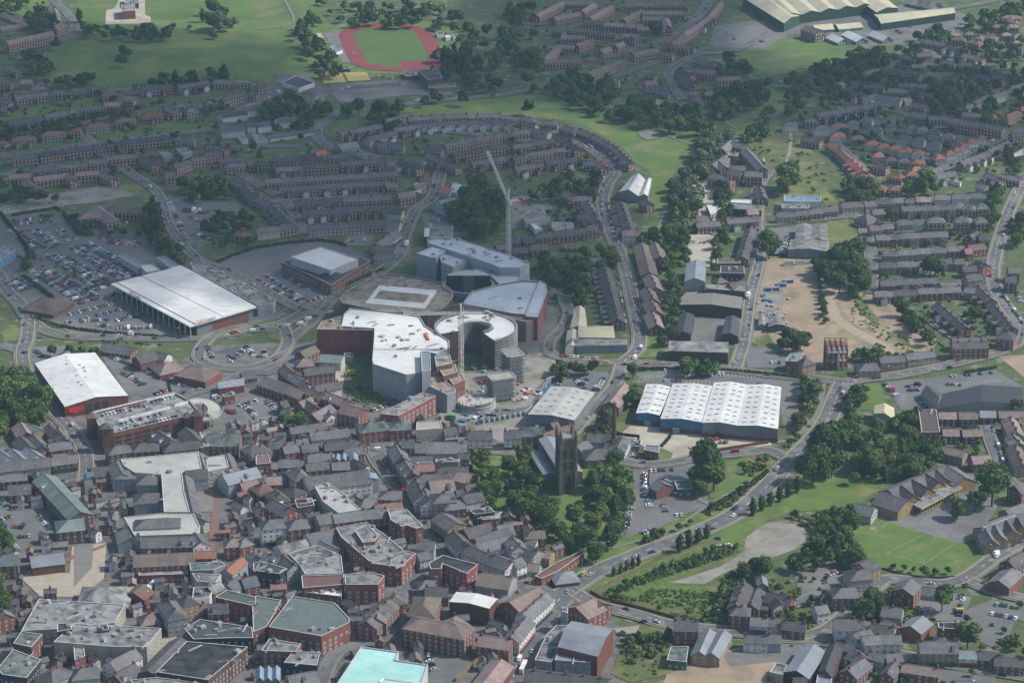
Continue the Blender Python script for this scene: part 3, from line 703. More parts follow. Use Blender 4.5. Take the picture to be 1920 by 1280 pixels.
def big_supermarket():
    h=10; A,B,C,D,E_,G_=[at(x,y,h) for x,y in ((207.5,532),(356,612),(481,575),(361,508),(338,497),(320,503))]
    root=empty('supermarket',(B.x-20,B.y+40,0)); O=root.location
    b=MB(); prism(b,[A,B,C,D,E_,G_],h-.9,h); b.build('roof',rmat('w'),root,origin=O)
    ln=MB(); 
    for t in (.09,.5):
        p=A.lerp(G_,t*1.0) if t<.2 else A.lerp(G_,t); q=B.lerp(C,t)
        ln.bar(V3(p,h+.1),V3(q,h+.1),.25 if t<.2 else .12)
    ln.build('roof_seam',MATS['gutter'],root,origin=O)
    ins=(C-B).normalized()*7; u=(A-B).normalized()
    a2,b2=A+ins-u*2,B+ins+u*2; c2=C+u*2-(C-B).normalized()*2; d2,e2=D-u*1,G_+ (A-G_).normalized()*-1
    w_=MB(); prism(w_,[a2,b2,c2,D,E_,G_],-.3,h-.9,top=False); w_.build('wall',wmat('g'),root,origin=O)
    gl=MB(); n_=-(C-B).normalized()
    gl.face([V3(a2+n_*.1,0),V3(b2+n_*.1,0),V3(b2+n_*.1,6.5),V3(a2+n_*.1,6.5)]); gl.build('shop_window',MATS['dark_glass'],root,origin=O)
    fr=MB(); out=-u
    p1,p2=b2.lerp(c2,.28),b2.lerp(c2,.92); fr.face([V3(p1-u*.15,0),V3(p2-u*.15,0),V3(p2-u*.15,6.5),V3(p1-u*.15,6.5)]); fr.build('brick_panel',wmat('r'),root,origin=O)
    L=(A-B).length
    for i in range(15):
        p=B.lerp(A,(i+.3)/15)+ins*.25; m=MB(); m.cyl((p.x,p.y,0),.28,.28,h-.9,8); m.build('column',MATS['white_solid'],root,origin=O)
    for k,(p,ang) in enumerate(((A.lerp(B,.24),math.atan2((B-A).y,(B-A).x)),(B.lerp(C,.1),math.atan2((C-B).y,(C-B).x)))):
        for word,mt,off in (('TESCO','text_red',0),('extra','text_blue',9.5)):
            cu=bpy.data.curves.new('t','FONT'); cu.body=word; cu.size=3.0; cu.extrude=.12
            to=bpy.data.objects.new('t',cu); col.objects.link(to); dg=bpy.context.evaluated_depsgraph_get(); me=bpy.data.meshes.new_from_object(to.evaluated_get(dg)); bpy.data.objects.remove(to)
            me.materials.clear(); me.materials.append(MATS[mt]); d=Vector((math.cos(ang),math.sin(ang),0)); q=p+d*off-Vector((-d.y,d.x,0))*.4
            part('sign',me,root,Matrix.Translation(V3(q,h+.4)-O)@Matrix.Rotation(ang,4,'Z')@Matrix.Rotation(R(60),4,'X'))
    flat('gl',8,[(357,492),(376,490),(517,563),(512,570),(483,574),(363,508)],root=root,plant=18,win=False)
    flat('gp',6,src(0,1,880,640,930,625,1090,705,1040,732),root=root,win=False); flat('cw',6,src(0,1,1040,715,1140,700,1205,745,1100,765),root=root,win=False); flat('gp',8,src(0,1,1180,655,1230,645,1350,718,1280,735),root=root,win=False)
    done(root,'huge white-roofed supermarket with a canopied glass front beside the busy car park','supermarket')
def stepped_gable_text(): pass
def white_store():
    r=bays('rw',8,3,1,src(0,2,485,490,960,405,715,85,260,165),name='retail_store',reg=False,root=None)
    O=r.location; P=[at(x,y,8) for x,y in src(0,2,485,490,960,405)]
    s=MB(); p=P[0].lerp(P[1],.17); d=(P[1]-P[0]).normalized(); n=Vector((d.y,-d.x,0)); s.box((p.x+n.x*.3,p.y+n.y*.3,3.2),10,.3,3.2,math.atan2(d.y,d.x)); s.build('shop_sign',MATS['text_red'],r,origin=O)
    for a,c in ((.33,.42),(.46,.55),(.60,.68)):
        g_=MB(); p1,p2=P[0].lerp(P[1],a)+n*.15,P[0].lerp(P[1],c)+n*.15; g_.face([V3(p1,0),V3(p2,0),V3(p2,7),V3(p1,7)]); g_.build('shop_window',MATS['dark_glass'],r,origin=O)
    rp=bays('gp',5,1.5,1,src(0,2,440,110,480,155,540,110,500,70),root=r)
    for k in range(10):
        t=.15+.07*k; x0=.45+rnd.uniform(-.06,.2); q=[at(x,y,8) for x,y in src(0,2,485,490,960,405,715,85,260,165)]
        p=q[0].lerp(q[1],x0).lerp(q[3].lerp(q[2],x0),t+.15); m=MB(); m.box((p.x,p.y,9.3),1.6,1.2,1.8,.5); m.build('roof_vent',MATS['plant'],r,origin=O)
    done(r,'red brick retail store with a long white pitched roof and a red shop sign','shop')
def car_park_block():
    h=12; pts=src(0,2,700,548,1310,395,1425,455,1500,545,850,695,740,640); r=flat('rl',h,pts,name='multi_storey_car_park',reg=False,win=False,par=1.1); O=r.location
    a,b_=at(*src(0,2,850,695)[0],h),at(*src(0,2,1500,545)[0],h); d=(b_-a).normalized(); n=Vector((d.y,-d.x,0)); L=(b_-a).length
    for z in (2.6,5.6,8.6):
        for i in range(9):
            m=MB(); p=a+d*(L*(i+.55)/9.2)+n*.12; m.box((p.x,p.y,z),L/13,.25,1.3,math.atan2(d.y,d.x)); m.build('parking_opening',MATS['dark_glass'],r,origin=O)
    def tower(px,py,w_,ht,wk,rk):
        c=at(px,py,ht); m=MB(); m.box((c.x,c.y,-.3),w_,w_,ht+.3,.35); t=m.build('stair_tower',wmat(wk),r,origin=O)
        m=MB(); A=[(c.x+dx*(w_/2+.6),c.y+dy*(w_/2+.6),ht) for dx,dy in ((-1,-1),(1,-1),(1,1),(-1,1))]; top=(c.x,c.y,ht+3.2)
        for i in range(4): m.face([A[i],A[(i+1)%4],top])
        m.build('tower_roof',rmat(rk),t,origin=O)
    for q in ((*src(0,2,800,640)[0],7,17,'r','s'),(*src(0,2,1478,545)[0],6,15,'r','t'),(*src(0,2,690,560)[0],6,14.5,'r','t'),(*src(0,2,1410,560)[0],5,13.5,'r','t')): tower(*q)
    f=at(*src(0,2,800,660)[0],15); m=MB(); m.box((f.x,f.y-3.3,2),4.2,.4,12,.35); m.build('stone_panel',wmat('y'),r,origin=O)
    for x1,y1,x2,y2 in ((890,592,1275,492),(1310,480,1410,450),(700,530,1310,390)):
        p,q=at(*src(0,2,x1,y1)[0],h+1),at(*src(0,2,x2,y2)[0],h+1); d2=q-p; c=(p+q)/2; m=MB(); m.box((c.x,c.y,h),d2.length,.35,1.6,math.atan2(d2.y,d2.x)); m.build('parapet_rail',MATS['white_solid'],r,origin=O)
    # curved ramp on piers
    P=[at(*src(0,2,x,y)[0],z) for x,y,z in ((1440,455,11.9),(1540,450,11),(1610,500,9.5),(1590,560,7.5),(1520,590,5.5),(1450,610,3.5))]; P=smooth(P,5); m=MB()
    for i in range(len(P)-1):
        d1=(P[i+1]-P[i]); d1.z=0; d1.normalize(); n1=Vector((-d1.y,d1.x,0)); j=min(i+2,len(P)-1); d2=(P[j]-P[i+1]) if j>i+1 else d1.copy(); d2.z=0; d2.normalize(); n2=Vector((-d2.y,d2.x,0))
        a0,a1,b0,b1=P[i]+n1*4.5,P[i]-n1*4.5,P[i+1]+n2*4.5,P[i+1]-n2*4.5
        m.face([a0,a1,b1,b0]); dz=Vector((0,0,1.0)); dd=Vector((0,0,-.5))
        for s,t in ((a0,b0),(a1,b1)): m.face([s+dd,t+dd,t+dz,s+dz])
    ra=m.build('curved_ramp',MATS['concrete'],r,origin=O)
    for i in (4,9,14,18):
        m=MB(); m.cyl((P[i].x,P[i].y,0),.5,.5,P[i].z-.1,8); m.build('ramp_pier',MATS['concrete'],ra,origin=O)
    for row in ((720,565,1290,412,1),(880,668,1400,540,1),(930,590,1000,575,1),(920,612,1080,572,0),(1120,560,1290,520,1),(960,520,1100,480,0)):
        p=src(0,2,*row[:4]); cars_row(.72 if row[4] else .5,p[0][0],p[0][1],p[1][0],p[1][1],z=h+.01)
    done(r,'red brick multi-storey car park with rooftop parking and a curved concrete ramp','car park')
def church():
    T=at(1066,928); ax=Vector((-.235,.972,0)); px=Vector((ax.y,-ax.x,0)); rz=math.atan2(px.y,px.x)
    C=T+ax*6; root=empty('church',(C.x,C.y,0)); O=root.location; W=9.4; HT=36
    def bx(b,u,v,z,su,sv,sz,mi=0): p=C+px*u+ax*v; b.box((p.x,p.y,z),su,sv,sz,rz,mi)
    b=MB(); bx(b,0,0,-.3,W,W,HT+.3); 
    for z in (8,15,22,30,35.2): bx(b,0,0,z,W+.7,W+.7,.5)
    for u in (-1,1):
        for v in (-1,1):
            for k,(zz,hh,ww) in enumerate(((-.3,15,2.0),(14.7,9,1.6),(23.7,12.5,1.3))): bx(b,u*(W/2+.1),v*(W/2+.1),zz,ww,ww,hh)
    tower=b.build('tower',MATS['sandstone_dark'],root,origin=O)
    for u in (-1,1):
        for v in (-1,1):
            m=MB(); p=C+px*u*(W/2)+ax*v*(W/2); m.cyl((p.x,p.y,HT-.2),1.25,1.1,4.2,8); m.cyl((p.x,p.y,HT+4),1.25,.08,3.2,8)
            for a in range(4): m.cyl((p.x+1.3*math.cos(a*1.57+.8),p.y+1.3*math.sin(a*1.57+.8),HT-1),.28,.05,4.2,5)
            m.build('pinnacle',MATS['sandstone_dark'],tower,origin=O)
    m=MB()
    for k in range(-2,3):
        for s in (-1,1): bx(m,k*1.9,s*W/2,HT+.0,1.1,.5,1.5); bx(m,s*W/2,k*1.9,HT,.5,1.1,1.5)
    m.build('battlement',MATS['sandstone_dark'],tower,origin=O)
    m=MB(); bx(m,0,0,HT-.1,W-1,W-1,.25); m.build('tower_roof',MATS['lead'],tower,origin=O)
    m=MB()
    for s in (-1,1): bx(m,s*(W/2-.3),0,HT+.2,.35,W,.5); bx(m,0,s*(W/2-.3),HT+.2,W,.35,.5)
    m.build('parapet_coping',MATS['white_solid'],tower,origin=O)
    m=MB()
    # statue niches and shafts stand proud on every stage
    for s in (-1,1):
        for z in (9,12,16,19,23,25.5,29):
            for k in (-3.5,-1.2,1.2,3.5):
                bx(m,k,s*(W/2+.1),z,.35,.5,2.2); bx(m,s*(W/2+.1),k,z,.5,.35,2.2)
    m.build('shaft_carving',MATS['sandstone_dark'],tower,origin=O)
    for z,hh in ((23.5,7),(16,4.6)):
        for s in (-1,1):
            for k in (-1.7,1.7):
                m=MB(); bx(m,k,s*(W/2+.05),z,1.7,.3,hh); bx(m,k,s*(W/2+.05),z+hh,1.0,.3,.8); m.build('louvred_window',MATS['louvre'],tower,origin=O)
                m=MB(); bx(m,s*(W/2+.05),k,z,.3,1.7,hh); bx(m,s*(W/2+.05),k,z+hh,.3,1.0,.8); m.build('louvred_window',MATS['louvre'],tower,origin=O)
    m=MB(); bx(m,0,-(W/2+.05),3.2,3.8,.35,8.5); bx(m,0,-(W/2+.05),11.7,2.4,.35,1.3); m.build('west_window',MATS['louvre'],tower,origin=O)
    m=MB(); bx(m,0,-(W/2+.1),-.2,2,.5,2.8); m.build('door',MATS['louvre'],tower,origin=O)
    LN=44
    def hall(u,wd,h,rise,v0,v1,nm,rm):
        b=MB(); r=MB(); q=[C+px*(u-wd/2)+ax*v0,C+px*(u+wd/2)+ax*v0,C+px*(u+wd/2)+ax*v1,C+px*(u-wd/2)+ax*v1]; m0,m1=C+px*u+ax*v0,C+px*u+ax*v1
        for i in range(4):
            P=[V3(q[i],-.3),V3(q[(i+1)%4],-.3),V3(q[(i+1)%4],h),V3(q[i],h)]
            if i in (0,2): P.insert(3,V3(m0 if i==0 else m1,h+rise))
            b.face(P)
        o_=px*.4
        r.face([V3(q[0]-o_,h+.05),V3(m0,h+rise+.15),V3(m1,h+rise+.15),V3(q[3]-o_,h+.05)]); r.face([V3(m0,h+rise+.15),V3(q[1]+o_,h+.05),V3(q[2]+o_,h+.05),V3(m1,h+rise+.15)])
        wl=b.build(nm,MATS['sandstone_dark'],root,origin=O); r.build('roof',rm,wl,origin=O); return wl
    nv=hall(0,9.5,14.5,1.6,W/2,W/2+LN,'nave',MATS['lead']); a1=hall(-8.6,7.2,8.5,1.2,W/2+2,W/2+LN-6,'aisle',MATS['lead']); a2=hall(8.6,7.2,8.5,1.2,W/2+2,W/2+LN-6,'aisle',MATS['lead'])
    for s,par_ in ((-1,a1),(1,a2)):
        for k in range(7):
            v=W/2+5+k*5; m=MB(); bx(m,s*12.3,v,2,.25,2.2,4.6); m.build('church_window',MATS['louvre'],par_,origin=O)
            m=MB(); bx(m,s*12.5,v+2.5,-.3,.9,.8,8.4); m.cyl((*(C+px*s*12.5+ax*(v+2.5)).to_tuple()[:2],8),.4,.05,2.2,4); m.build('buttress',MATS['sandstone_dark'],par_,origin=O)
            m=MB(); bx(m,s*4.8,v,10.6,.25,2.2,2.4); m.build('clerestory_window',MATS['louvre'],nv,origin=O)
    done(root,'old dark sandstone church with tall pinnacled tower among churchyard trees','church')
def brick_chimney():
    p=at(1151,847); r=empty('factory_chimney',(p.x,p.y,0)); O=r.location
    m=MB(); m.box((p.x,p.y,-.3),4.4,4.4,6.3,.3); m.box((p.x,p.y,6),4.8,4.8,.5,.3); m.box((p.x,p.y,6.5),3.4,3.4,3,.3); m.build('plinth',wmat('r'),r,origin=O)
    m=MB(); m.cyl((p.x,p.y,9),1.55,.9,24,12); m.build('stack',wmat('b'),r,origin=O)
    m=MB(); m.cyl((p.x,p.y,32.2),1.1,1.45,.9,12); m.cyl((p.x,p.y,33.1),1.5,1.4,.9,12); m.build('stack_cap',wmat('y'),r,origin=O)
    done(r,'tall tapering red brick factory chimney near the church','chimney')
def lattice(b,A,B,s,step,r,mi=0):
    A,B=Vector(A),Vector(B); d=(B-A); L=d.length; d.normalize(); u=d.orthogonal().normalized(); v=d.cross(u)
    cs=[u*s+v*s,-u*s+v*s,-u*s-v*s,u*s-v*s]
    for c in cs: b.bar(A+c,B+c,r*1.3,mi)
    n=max(1,int(L/step))
    for i in range(n):
        p,q=A+d*(L*i/n),A+d*(L*(i+1)/n)
        for k in range(4):
            c,e=cs[k],cs[(k+1)%4]; b.bar(p+c,q+e,r,mi); b.bar(q+c,q+e,r,mi)
def crane(px,py,hm,tip,tipz,back,label,luff):
    p=at(px,py); r=empty('tower_crane',(p.x,p.y,0)); O=r.location
    m=MB(); lattice(m,(p.x,p.y,0),(p.x,p.y,hm),1.15,4.2,.075); m.build('mast',MATS['crane_white'],r,origin=O)
    t=at(*tip,tipz); s=V3(p,hm+1.5); m=MB(); lattice(m,s,t,.8,3.2,.06); m.build('jib',MATS['crane_white'],r,origin=O)
    d=V3(t-s,0); d.normalize(); e=s-d*back; m=MB(); lattice(m,s,e,.6,2.2,.1); m.build('counter_jib',MATS['crane_white'],r,origin=O)
    m=MB(); m.box((e.x,e.y,e.z-2.6),3,2,2.8,math.atan2(d.y,d.x)); m.box((e.x+d.x*2.5,e.y+d.y*2.5,e.z-.4),3,2,2); m.build('counterweight',MATS['crane_red'] if luff else MATS['concrete'],r,origin=O)
    m=MB(); m.box((p.x+1.6,p.y-1,hm-1.5),1.8,1.8,2.4); m.build('cab',MATS['white_solid'],r,origin=O)
    ap=V3(p,hm+(11 if luff else 8)); m=MB(); lattice(m,s,ap,.4,2,.08); m.build('apex_frame',MATS['crane_white'],r,origin=O)
    m=MB(); m.bar(ap,t-(t-s)*.12,.07); m.bar(ap,e,.07); m.build('tie_cable',MATS['scaffold'],r,origin=O)
    done(r,label,'crane')
def scaffold_face(b,a,c,z0,z1,out=1.4,st=2.6,fl=2.0):
    d=c-a; L=d.length; d.normalize(); n=Vector((d.y,-d.x,0)); k=max(1,int(L/st))
    for i in range(k+1):
        p=a+d*(L*i/k)
        for o in (.2,out): b.bar(V3(p+n*o,z0),V3(p+n*o,z1),.06)
    z=z0+fl
    while z<=z1:
        b.face([V3(a+n*.15,z),V3(c+n*.15,z),V3(c+n*out,z),V3(a+n*out,z)]); b.bar(V3(a+n*out,z+1),V3(c+n*out,z+1),.06); z+=fl
def scaffolded_arc():
    C=at(893,668); r=empty('curved_block_of_flats',(C.x,C.y,0)); O=r.location
    R0,R1,h=12,27,21; A0,A1=R(205),R(-62); n=22
    pt=lambda a,q:Vector((C.x+q*math.cos(a),C.y+q*math.sin(a),0)); ang=[A0+(A1-A0)*i/n for i in range(n+1)]
    w_=MB(); rf=MB(); fl=MB(); sc_=MB(); wn=MB()
    for i in range(n):
        a,b_=ang[i],ang[i+1]; hh=h
        for q in (R0,R1): w_.face([V3(pt(a,q),-.3),V3(pt(b_,q),-.3),V3(pt(b_,q),hh),V3(pt(a,q),hh)])
        rf.face([V3(pt(a,R0),hh),V3(pt(b_,R0),hh),V3(pt(b_,R1),hh),V3(pt(a,R1),hh)])
        if i in (0,n-1) or (i>=14): w_.face([V3(pt(b_,R0),-.3),V3(pt(b_,R1),-.3),V3(pt(b_,R1),hh),V3(pt(b_,R0),hh)])
        z=1.2
        while z<hh-1.5:
            for q,s in ((R0-.12,.35),(R1+.12,.35)):
                x,y=pt(a+(b_-a)*.2,q),pt(a+(b_-a)*.8,q); wn.face([V3(x,z),V3(y,z),V3(y,z+1.4),V3(x,z+1.4)])
            z+=2.9
        scaffold_face(sc_,pt(b_,R1) ,pt(a,R1),0,hh+1.2,out=-1.6) if False else None
        a_,c_=pt(a,R1+.1),pt(b_,R1+.1); scaffold_face(sc_,c_,a_,0,hh+1.5)
        a_,c_=pt(b_,R0-.1),pt(a,R0-.1); scaffold_face(sc_,c_,a_,0,hh+1)
    w_.face([V3(pt(A0,R0),-.3),V3(pt(A0,R1),-.3),V3(pt(A0,R1),h),V3(pt(A0,R0),h)])
    w_.build('wall',wmat('b'),r,origin=O); rf.build('roof',rmat('w'),r,origin=O); wn.build('window_band',MATS['dark_glass'],r,origin=O); sc_.build('scaffolding',MATS['scaffold'],r,origin=O)
    for k in range(10):
        a=ang[rnd.randrange(0,14)]; p=pt(a,rnd.uniform(R0+3,R1-3)); m=MB(); m.box((p.x,p.y,h),rnd.uniform(1,4),rnd.uniform(1,3),rnd.uniform(.5,1.8),a); m.build('roof_material_stack',MATS['concrete'],r,origin=O)
    done(r,'curved block of flats under construction wrapped in scaffolding round a dark hollow','building')
    # the stepped block beside it
    for (px,py,w1,d1,h1) in ((940,752,15,10,16),(962,720,10,14,20)):
        c=at(px,py); r=empty('scaffolded_block',(c.x,c.y,0)); O=r.location; m=MB(); rz=.35; m.box((c.x,c.y+d1/2,-.3),w1,d1,h1,rz); m.build('wall',wmat('c'),r,origin=O); s_=MB()
        dx,dy=Vector((math.cos(rz),math.sin(rz),0)),Vector((-math.sin(rz),math.cos(rz),0)); cc=V3(c,0)+Vector((0,d1/2,0))
        q=[cc-dx*w1/2-dy*d1/2,cc+dx*w1/2-dy*d1/2,cc+dx*w1/2+dy*d1/2,cc-dx*w1/2+dy*d1/2]
        for i in range(4): scaffold_face(s_,q[i],q[(i+1)%4],0,h1+1.5)
        s_.build('scaffolding',MATS['scaffold'],r,origin=O); f_=MB()
        for z in range(3,int(h1),3): f_.box((cc.x,cc.y,z),w1+1.6,d1+1.6,.35,rz)
        f_.build('floor_slab',MATS['concrete'],r,origin=O)
        done(r,'half-built block with pale floor slabs and scaffolding, '+('nearest the street' if h1<18 else 'tucked behind the nearer one'),'building')
    c=at(893,762); r=empty('round_podium',(c.x,c.y,0)); O=r.location; m=MB(); m.cyl((c.x,c.y,-.3),13,13,3,28); m.cyl((c.x,c.y,3.4),13,13,.4,28)
    for k in range(26):
        a=rnd.uniform(0,6.28); q_=rnd.uniform(2,11); m.box((c.x+q_*math.cos(a),c.y+q_*math.sin(a),3.8),rnd.uniform(.6,3),rnd.uniform(.4,2),rnd.uniform(.3,1.6),a)
    for k in range(14):
        a,b_=R(190)+k*R(12),R(190)+(k+1)*R(12); f=lambda q,t,z:(c.x+q*math.cos(t),c.y+q*math.sin(t),z); m.face([f(9,a,6.3),f(12.6,a,6.3),f(12.6,b_,6.3),f(9,b_,6.3)]); m.build('floor_slab',MATS['concrete'],r,origin=O); m=MB()
    for k in range(24):
        a=k*2*math.pi/24; m.bar((c.x+12.5*math.cos(a),c.y+12.5*math.sin(a),0),(c.x+12.5*math.cos(a),c.y+12.5*math.sin(a),7.5),.12)
    for z in (5,7): 
        for k in range(24):
            a,b_=k*2*math.pi/24,(k+1)*2*math.pi/24; m.bar((c.x+12.5*math.cos(a),c.y+12.5*math.sin(a),z),(c.x+12.5*math.cos(b_),c.y+12.5*math.sin(b_),z),.08)
    m.build('scaffolding',MATS['scaffold'],r,origin=O); done(r,'low round unfinished podium ringed with scaffold poles beside the grey mall wall','building')
def mall():
    # curved tan roof
    r=flat('bn',14,src(1,1,632,975,660,930,720,890,900,800,980,782,1120,790,1260,820,1400,850,1470,905,1480,945,1440,1005,1380,1050,1290,1068,1200,1072,960,1062,760,1022,650,1000),name='shopping_centre_block',reg=False,win=False,par=.9,plant=3)
    O=r.location; H_=14.12
    a,b_,c,d=[at(x,y,14.1) for x,y in src(1,1,925,858,1362,898,1268,1034,820,992)]
    m=MB(); e=.25
    for p,q,w1 in ((a,b_,10),(c,d,10),(a,d,3.5),(b_,c,3.5)):
        dd=(q-p).normalized(); n=Vector((-dd.y,dd.x,0)); cen=(a+b_+c+d)/4; s=1 if (cen-p).dot(n)>0 else -1; n*=s; m.face([V3(p,H_),V3(q,H_),V3(q+n*w1,H_),V3(p+n*w1,H_)]); H_+=.01
    m.build('white_roof_strip',rmat('w'),r,origin=O)
    done(r,'shopping centre block with a rounded tan roof bearing a white rectangle','shopping centre')
    r=flat('gP',18,src(1,1,1202,622,1335,568,1425,600,1368,640,1350,665),name='shopping_centre_block',reg=False,win=False,plant=2); flat('gP',16,src(1,1,1380,645,1430,605,1620,662,1475,722,1390,690),root=r,win=False,plant=3)
    O=r.location
    done(r,'pair of boxy blue-grey shopping centre blocks with pale roofs behind the tan roof','shopping centre')
    r=flat('gP',19,[(802,456),(812,449),(855,447),(958,480),(993,494),(975,503),(937,502),(920,495)],name='shopping_centre_block',reg=False,win=False,plant=12)
    done(r,'long blue-grey shopping centre roof at the back of the mall below the leaning crane','shopping centre')
    r=flat('gP',13,src(1,1,1620,745,1700,720,1830,768,1920,765,1960,790,1990,800,1920,850,1830,860,1770,800),name='shopping_centre_block',reg=False,win=False,plant=2)
    done(r,'grey flat-roofed mall wing between the round opening and the long back roof','shopping centre')
    r=flat('pP',16,[(868,572),(873,563),(886,548),(937,535),(980,528),(1012,530),(1000,560),(985,592),(960,590)],name='shopping_centre_block',reg=False,win=False,par=1.2,plant=2); flat('rP',17,[(1002,548),(1012,527),(1024,533),(1026,548),(1008,596),(985,594)],root=r,win=False)
    r2=flat('pn',15,[(985,592),(1004,596),(1002,600),(986,604),(868,585),(868,575)],root=r,win=False)
    done(r,'shopping centre block with pinkish stone walls and a blue-grey roof facing the curved service road','shopping centre')
    # round opening
    C=at(878,545,10); r=empty('round_atrium',(C.x,C.y,0)); O=r.location; m=MB(); n=36
    for i in range(n):
        a,b_=2*math.pi*i/n,2*math.pi*(i+1)/n; f=lambda q,t,z:(C.x+q*math.cos(t),C.y+q*math.sin(t),z)
        z0=9 if math.sin(a)<-.1 else 5; z1=15
        m.face([f(19,a,z0),f(19,b_,z0),f(19,b_,z1),f(19,a,z1)]); m.face([f(17.2,a,z0),f(17.2,b_,z0),f(17.2,b_,z1),f(17.2,a,z1)]); m.face([f(17.2,a,z1),f(17.2,b_,z1),f(19,b_,z1),f(19,a,z1)]); m.face([f(17.2,a,z0),f(17.2,b_,z0),f(19,b_,z0),f(19,a,z0)])
    m.build('ring_wall',wmat('g'),r,origin=O)
    m=MB(); P=[C+Vector((math.cos(t)*16.8,math.sin(t)*16.8,0)) for t in [R(20+i*14) for i in range(11)]]
    for i in range(10): m.face([V3(P[i],-.3),V3(P[i+1],-.3),V3(P[i+1],19.5 if i not in (4,5) else 20.5),V3(P[i],19.5 if i not in (4,5) else 20.5)],1 if i in (4,5) else 0)
    m.poly(P,2,19.5); m.build('glass_drum',[MATS['dark_glass'],wmat('g'),rmat('W')],r,origin=O)
    for k in range(9):
        a=R(190+k*20); m=MB(); m.cyl((C.x+18*math.cos(a),C.y+18*math.sin(a),0),.4,.4,9,8); m.build('column',MATS['white_solid'],r,origin=O)
    done(r,'round open-topped atrium ring with a dark glass drum in the middle of the mall','shopping centre')
    # white roofed front block
    r=flat('gw',20,[(645,590),(657,579),(720,585),(787,595),(797,612),(842,640),(843,655),(825,660),(818,664),(791,660),(790,700),(762,704),(700,684),(698,676),(701,640),(702,617),(640,613)],name='shopping_centre_block',reg=False,win=False,plant=10,par=.8)
    O=r.location
    flat('gn',13,[(762,706),(815,700),(852,728),(855,735),(838,740),(800,722)],root=r,win=False,plant=4); flat('gp',24,[(789,659),(806,659),(808,695),(791,697)],root=r,win=False)
    flat('Rn',19,[(594,618),(604,603),(646,592),(702,611),(701,620)],root=r,win=False,plant=2)
    flat('rl',20,[(815,668),(843,665),(848,682),(818,688)],root=r,win=False); flat('rn',17,[(822,690),(853,684),(858,698),(832,706)],root=r,win=False); flat('rn',14,[(840,708),(866,702),(872,712),(850,722)],root=r,win=False)
    bp=MB()
    q=[at(x,y,0) for x,y in ((699,745),(763,765),(801,782),(838,800))]
    for i in range(8):
        p=at(770+rnd.uniform(-60,20),630+rnd.uniform(-20,20),20); m=MB(); m.box((p.x,p.y,20),rnd.uniform(1,5),rnd.uniform(1,3),rnd.uniform(.4,1.2),rnd.uniform(0,3)); m.build('roof_material_stack',rnd.choice([MATS['plant'],MATS['concrete'],rmat('n')]),r,origin=O)
    for k in range(5):
        p=at(798+k*1.2,627+k*2.5,20); m=MB(); m.box((p.x,p.y,20),2.6,1.6,1.1,.9+.2*k); m.build('roof_material_stack',MATS['safety_orange'],r,origin=O)
    done(r,'white-roofed shopping centre block with grey metal walls and stepped brick turrets','shopping centre')
def steel_frame():
    p=at(1568,694); r=empty('steel_frame',(p.x,p.y,0)); O=r.location; nx,ny,nz=5,4,6; sx,sy,sz=3.6,4.6,3.0; m=MB(); rz=.05
    X=lambda i,j,k: Vector((p.x+(i-(nx-1)/2)*sx,p.y+j*sy,k*sz))
    for i in range(nx):
        for j in range(ny):
            m.bar(X(i,j,0),X(i,j,nz-(1 if i==nx-1 else 0)),.2)
    for k in range(1,nz+1):
        for i in range(nx):
            for j in range(ny):
                if i<nx-1: m.bar(X(i,j,k),X(i+1,j,k),.17)
                if j<ny-1: m.bar(X(i,j,k),X(i,j+1,k),.17)
    for k in range(nz): m.bar(X(0,0,k),X(1,0,k+1),.08); m.bar(X(nx-1,0,k),X(nx-1,1,k+1),.08)
    m.build('girder',MATS['steel_red'],r,origin=O); m=MB()
    for k in (2,4): m.box((p.x,p.y+sy*1.5,k*sz+.2),nx*sx-5,ny*sy-6,.15)
    m.build('deck',MATS['scaffold'],r,origin=O); done(r,'bare red steel building frame standing on the building site','steel frame')
def schools():
    r=gable('ys2n',15,*sum(src(3,2,905,1112,1335,928),()),name='school_building',look='x'); THINGS.pop(); O=r.location
    for a in ((1000,1078,1095,1150),(1085,1035,1205,1100),(1185,988,1285,1050),(1265,960,1330,1020)): gable('ys2n',11,*sum(src(3,2,*a),()),into=r,rise=4.2)
    gable('ys2n',17,*sum(src(3,2,1340,925,1480,1020),()),into=r); gable('ys2n',19,*sum(src(3,2,850,1125,1045,1190),()),into=r)
    m=MB(); P=[at(x,y,5) for x,y in src(3,2,1055,1205,1345,1040,1455,1092,1150,1255)]; prism(m,P,4.7,5.1); m.build('canopy',rmat('l'),r,origin=O)
    m=MB(); m.bar(V3(P[2],4.7),V3(P[3],4.7),.22); 
    for k in range(16): q=P[3].lerp(P[2],k/15); m.bar(V3(q,0),V3(q,4.6),.12)
    m.build('yellow_rail',MATS['yellow_paint_solid'],r,origin=O)
    done(r,'buff stone school with a row of pointed gables and a yellow-railed canopy','school')
    r=gable('ys2n',13,*sum(src(3,3,1600,130,1920,10),()),name='school_building',look='x'); THINGS.pop()
    for a in ((1630,120,1680,205),(1700,95,1740,170),(1790,60,1835,130),(1870,35,1905,100)): gable('ys2n',10,*sum(src(3,3,*a),()),into=r,rise=4)
    done(r,'buff stone school range with street-facing pointed gables beside the playing field','school')
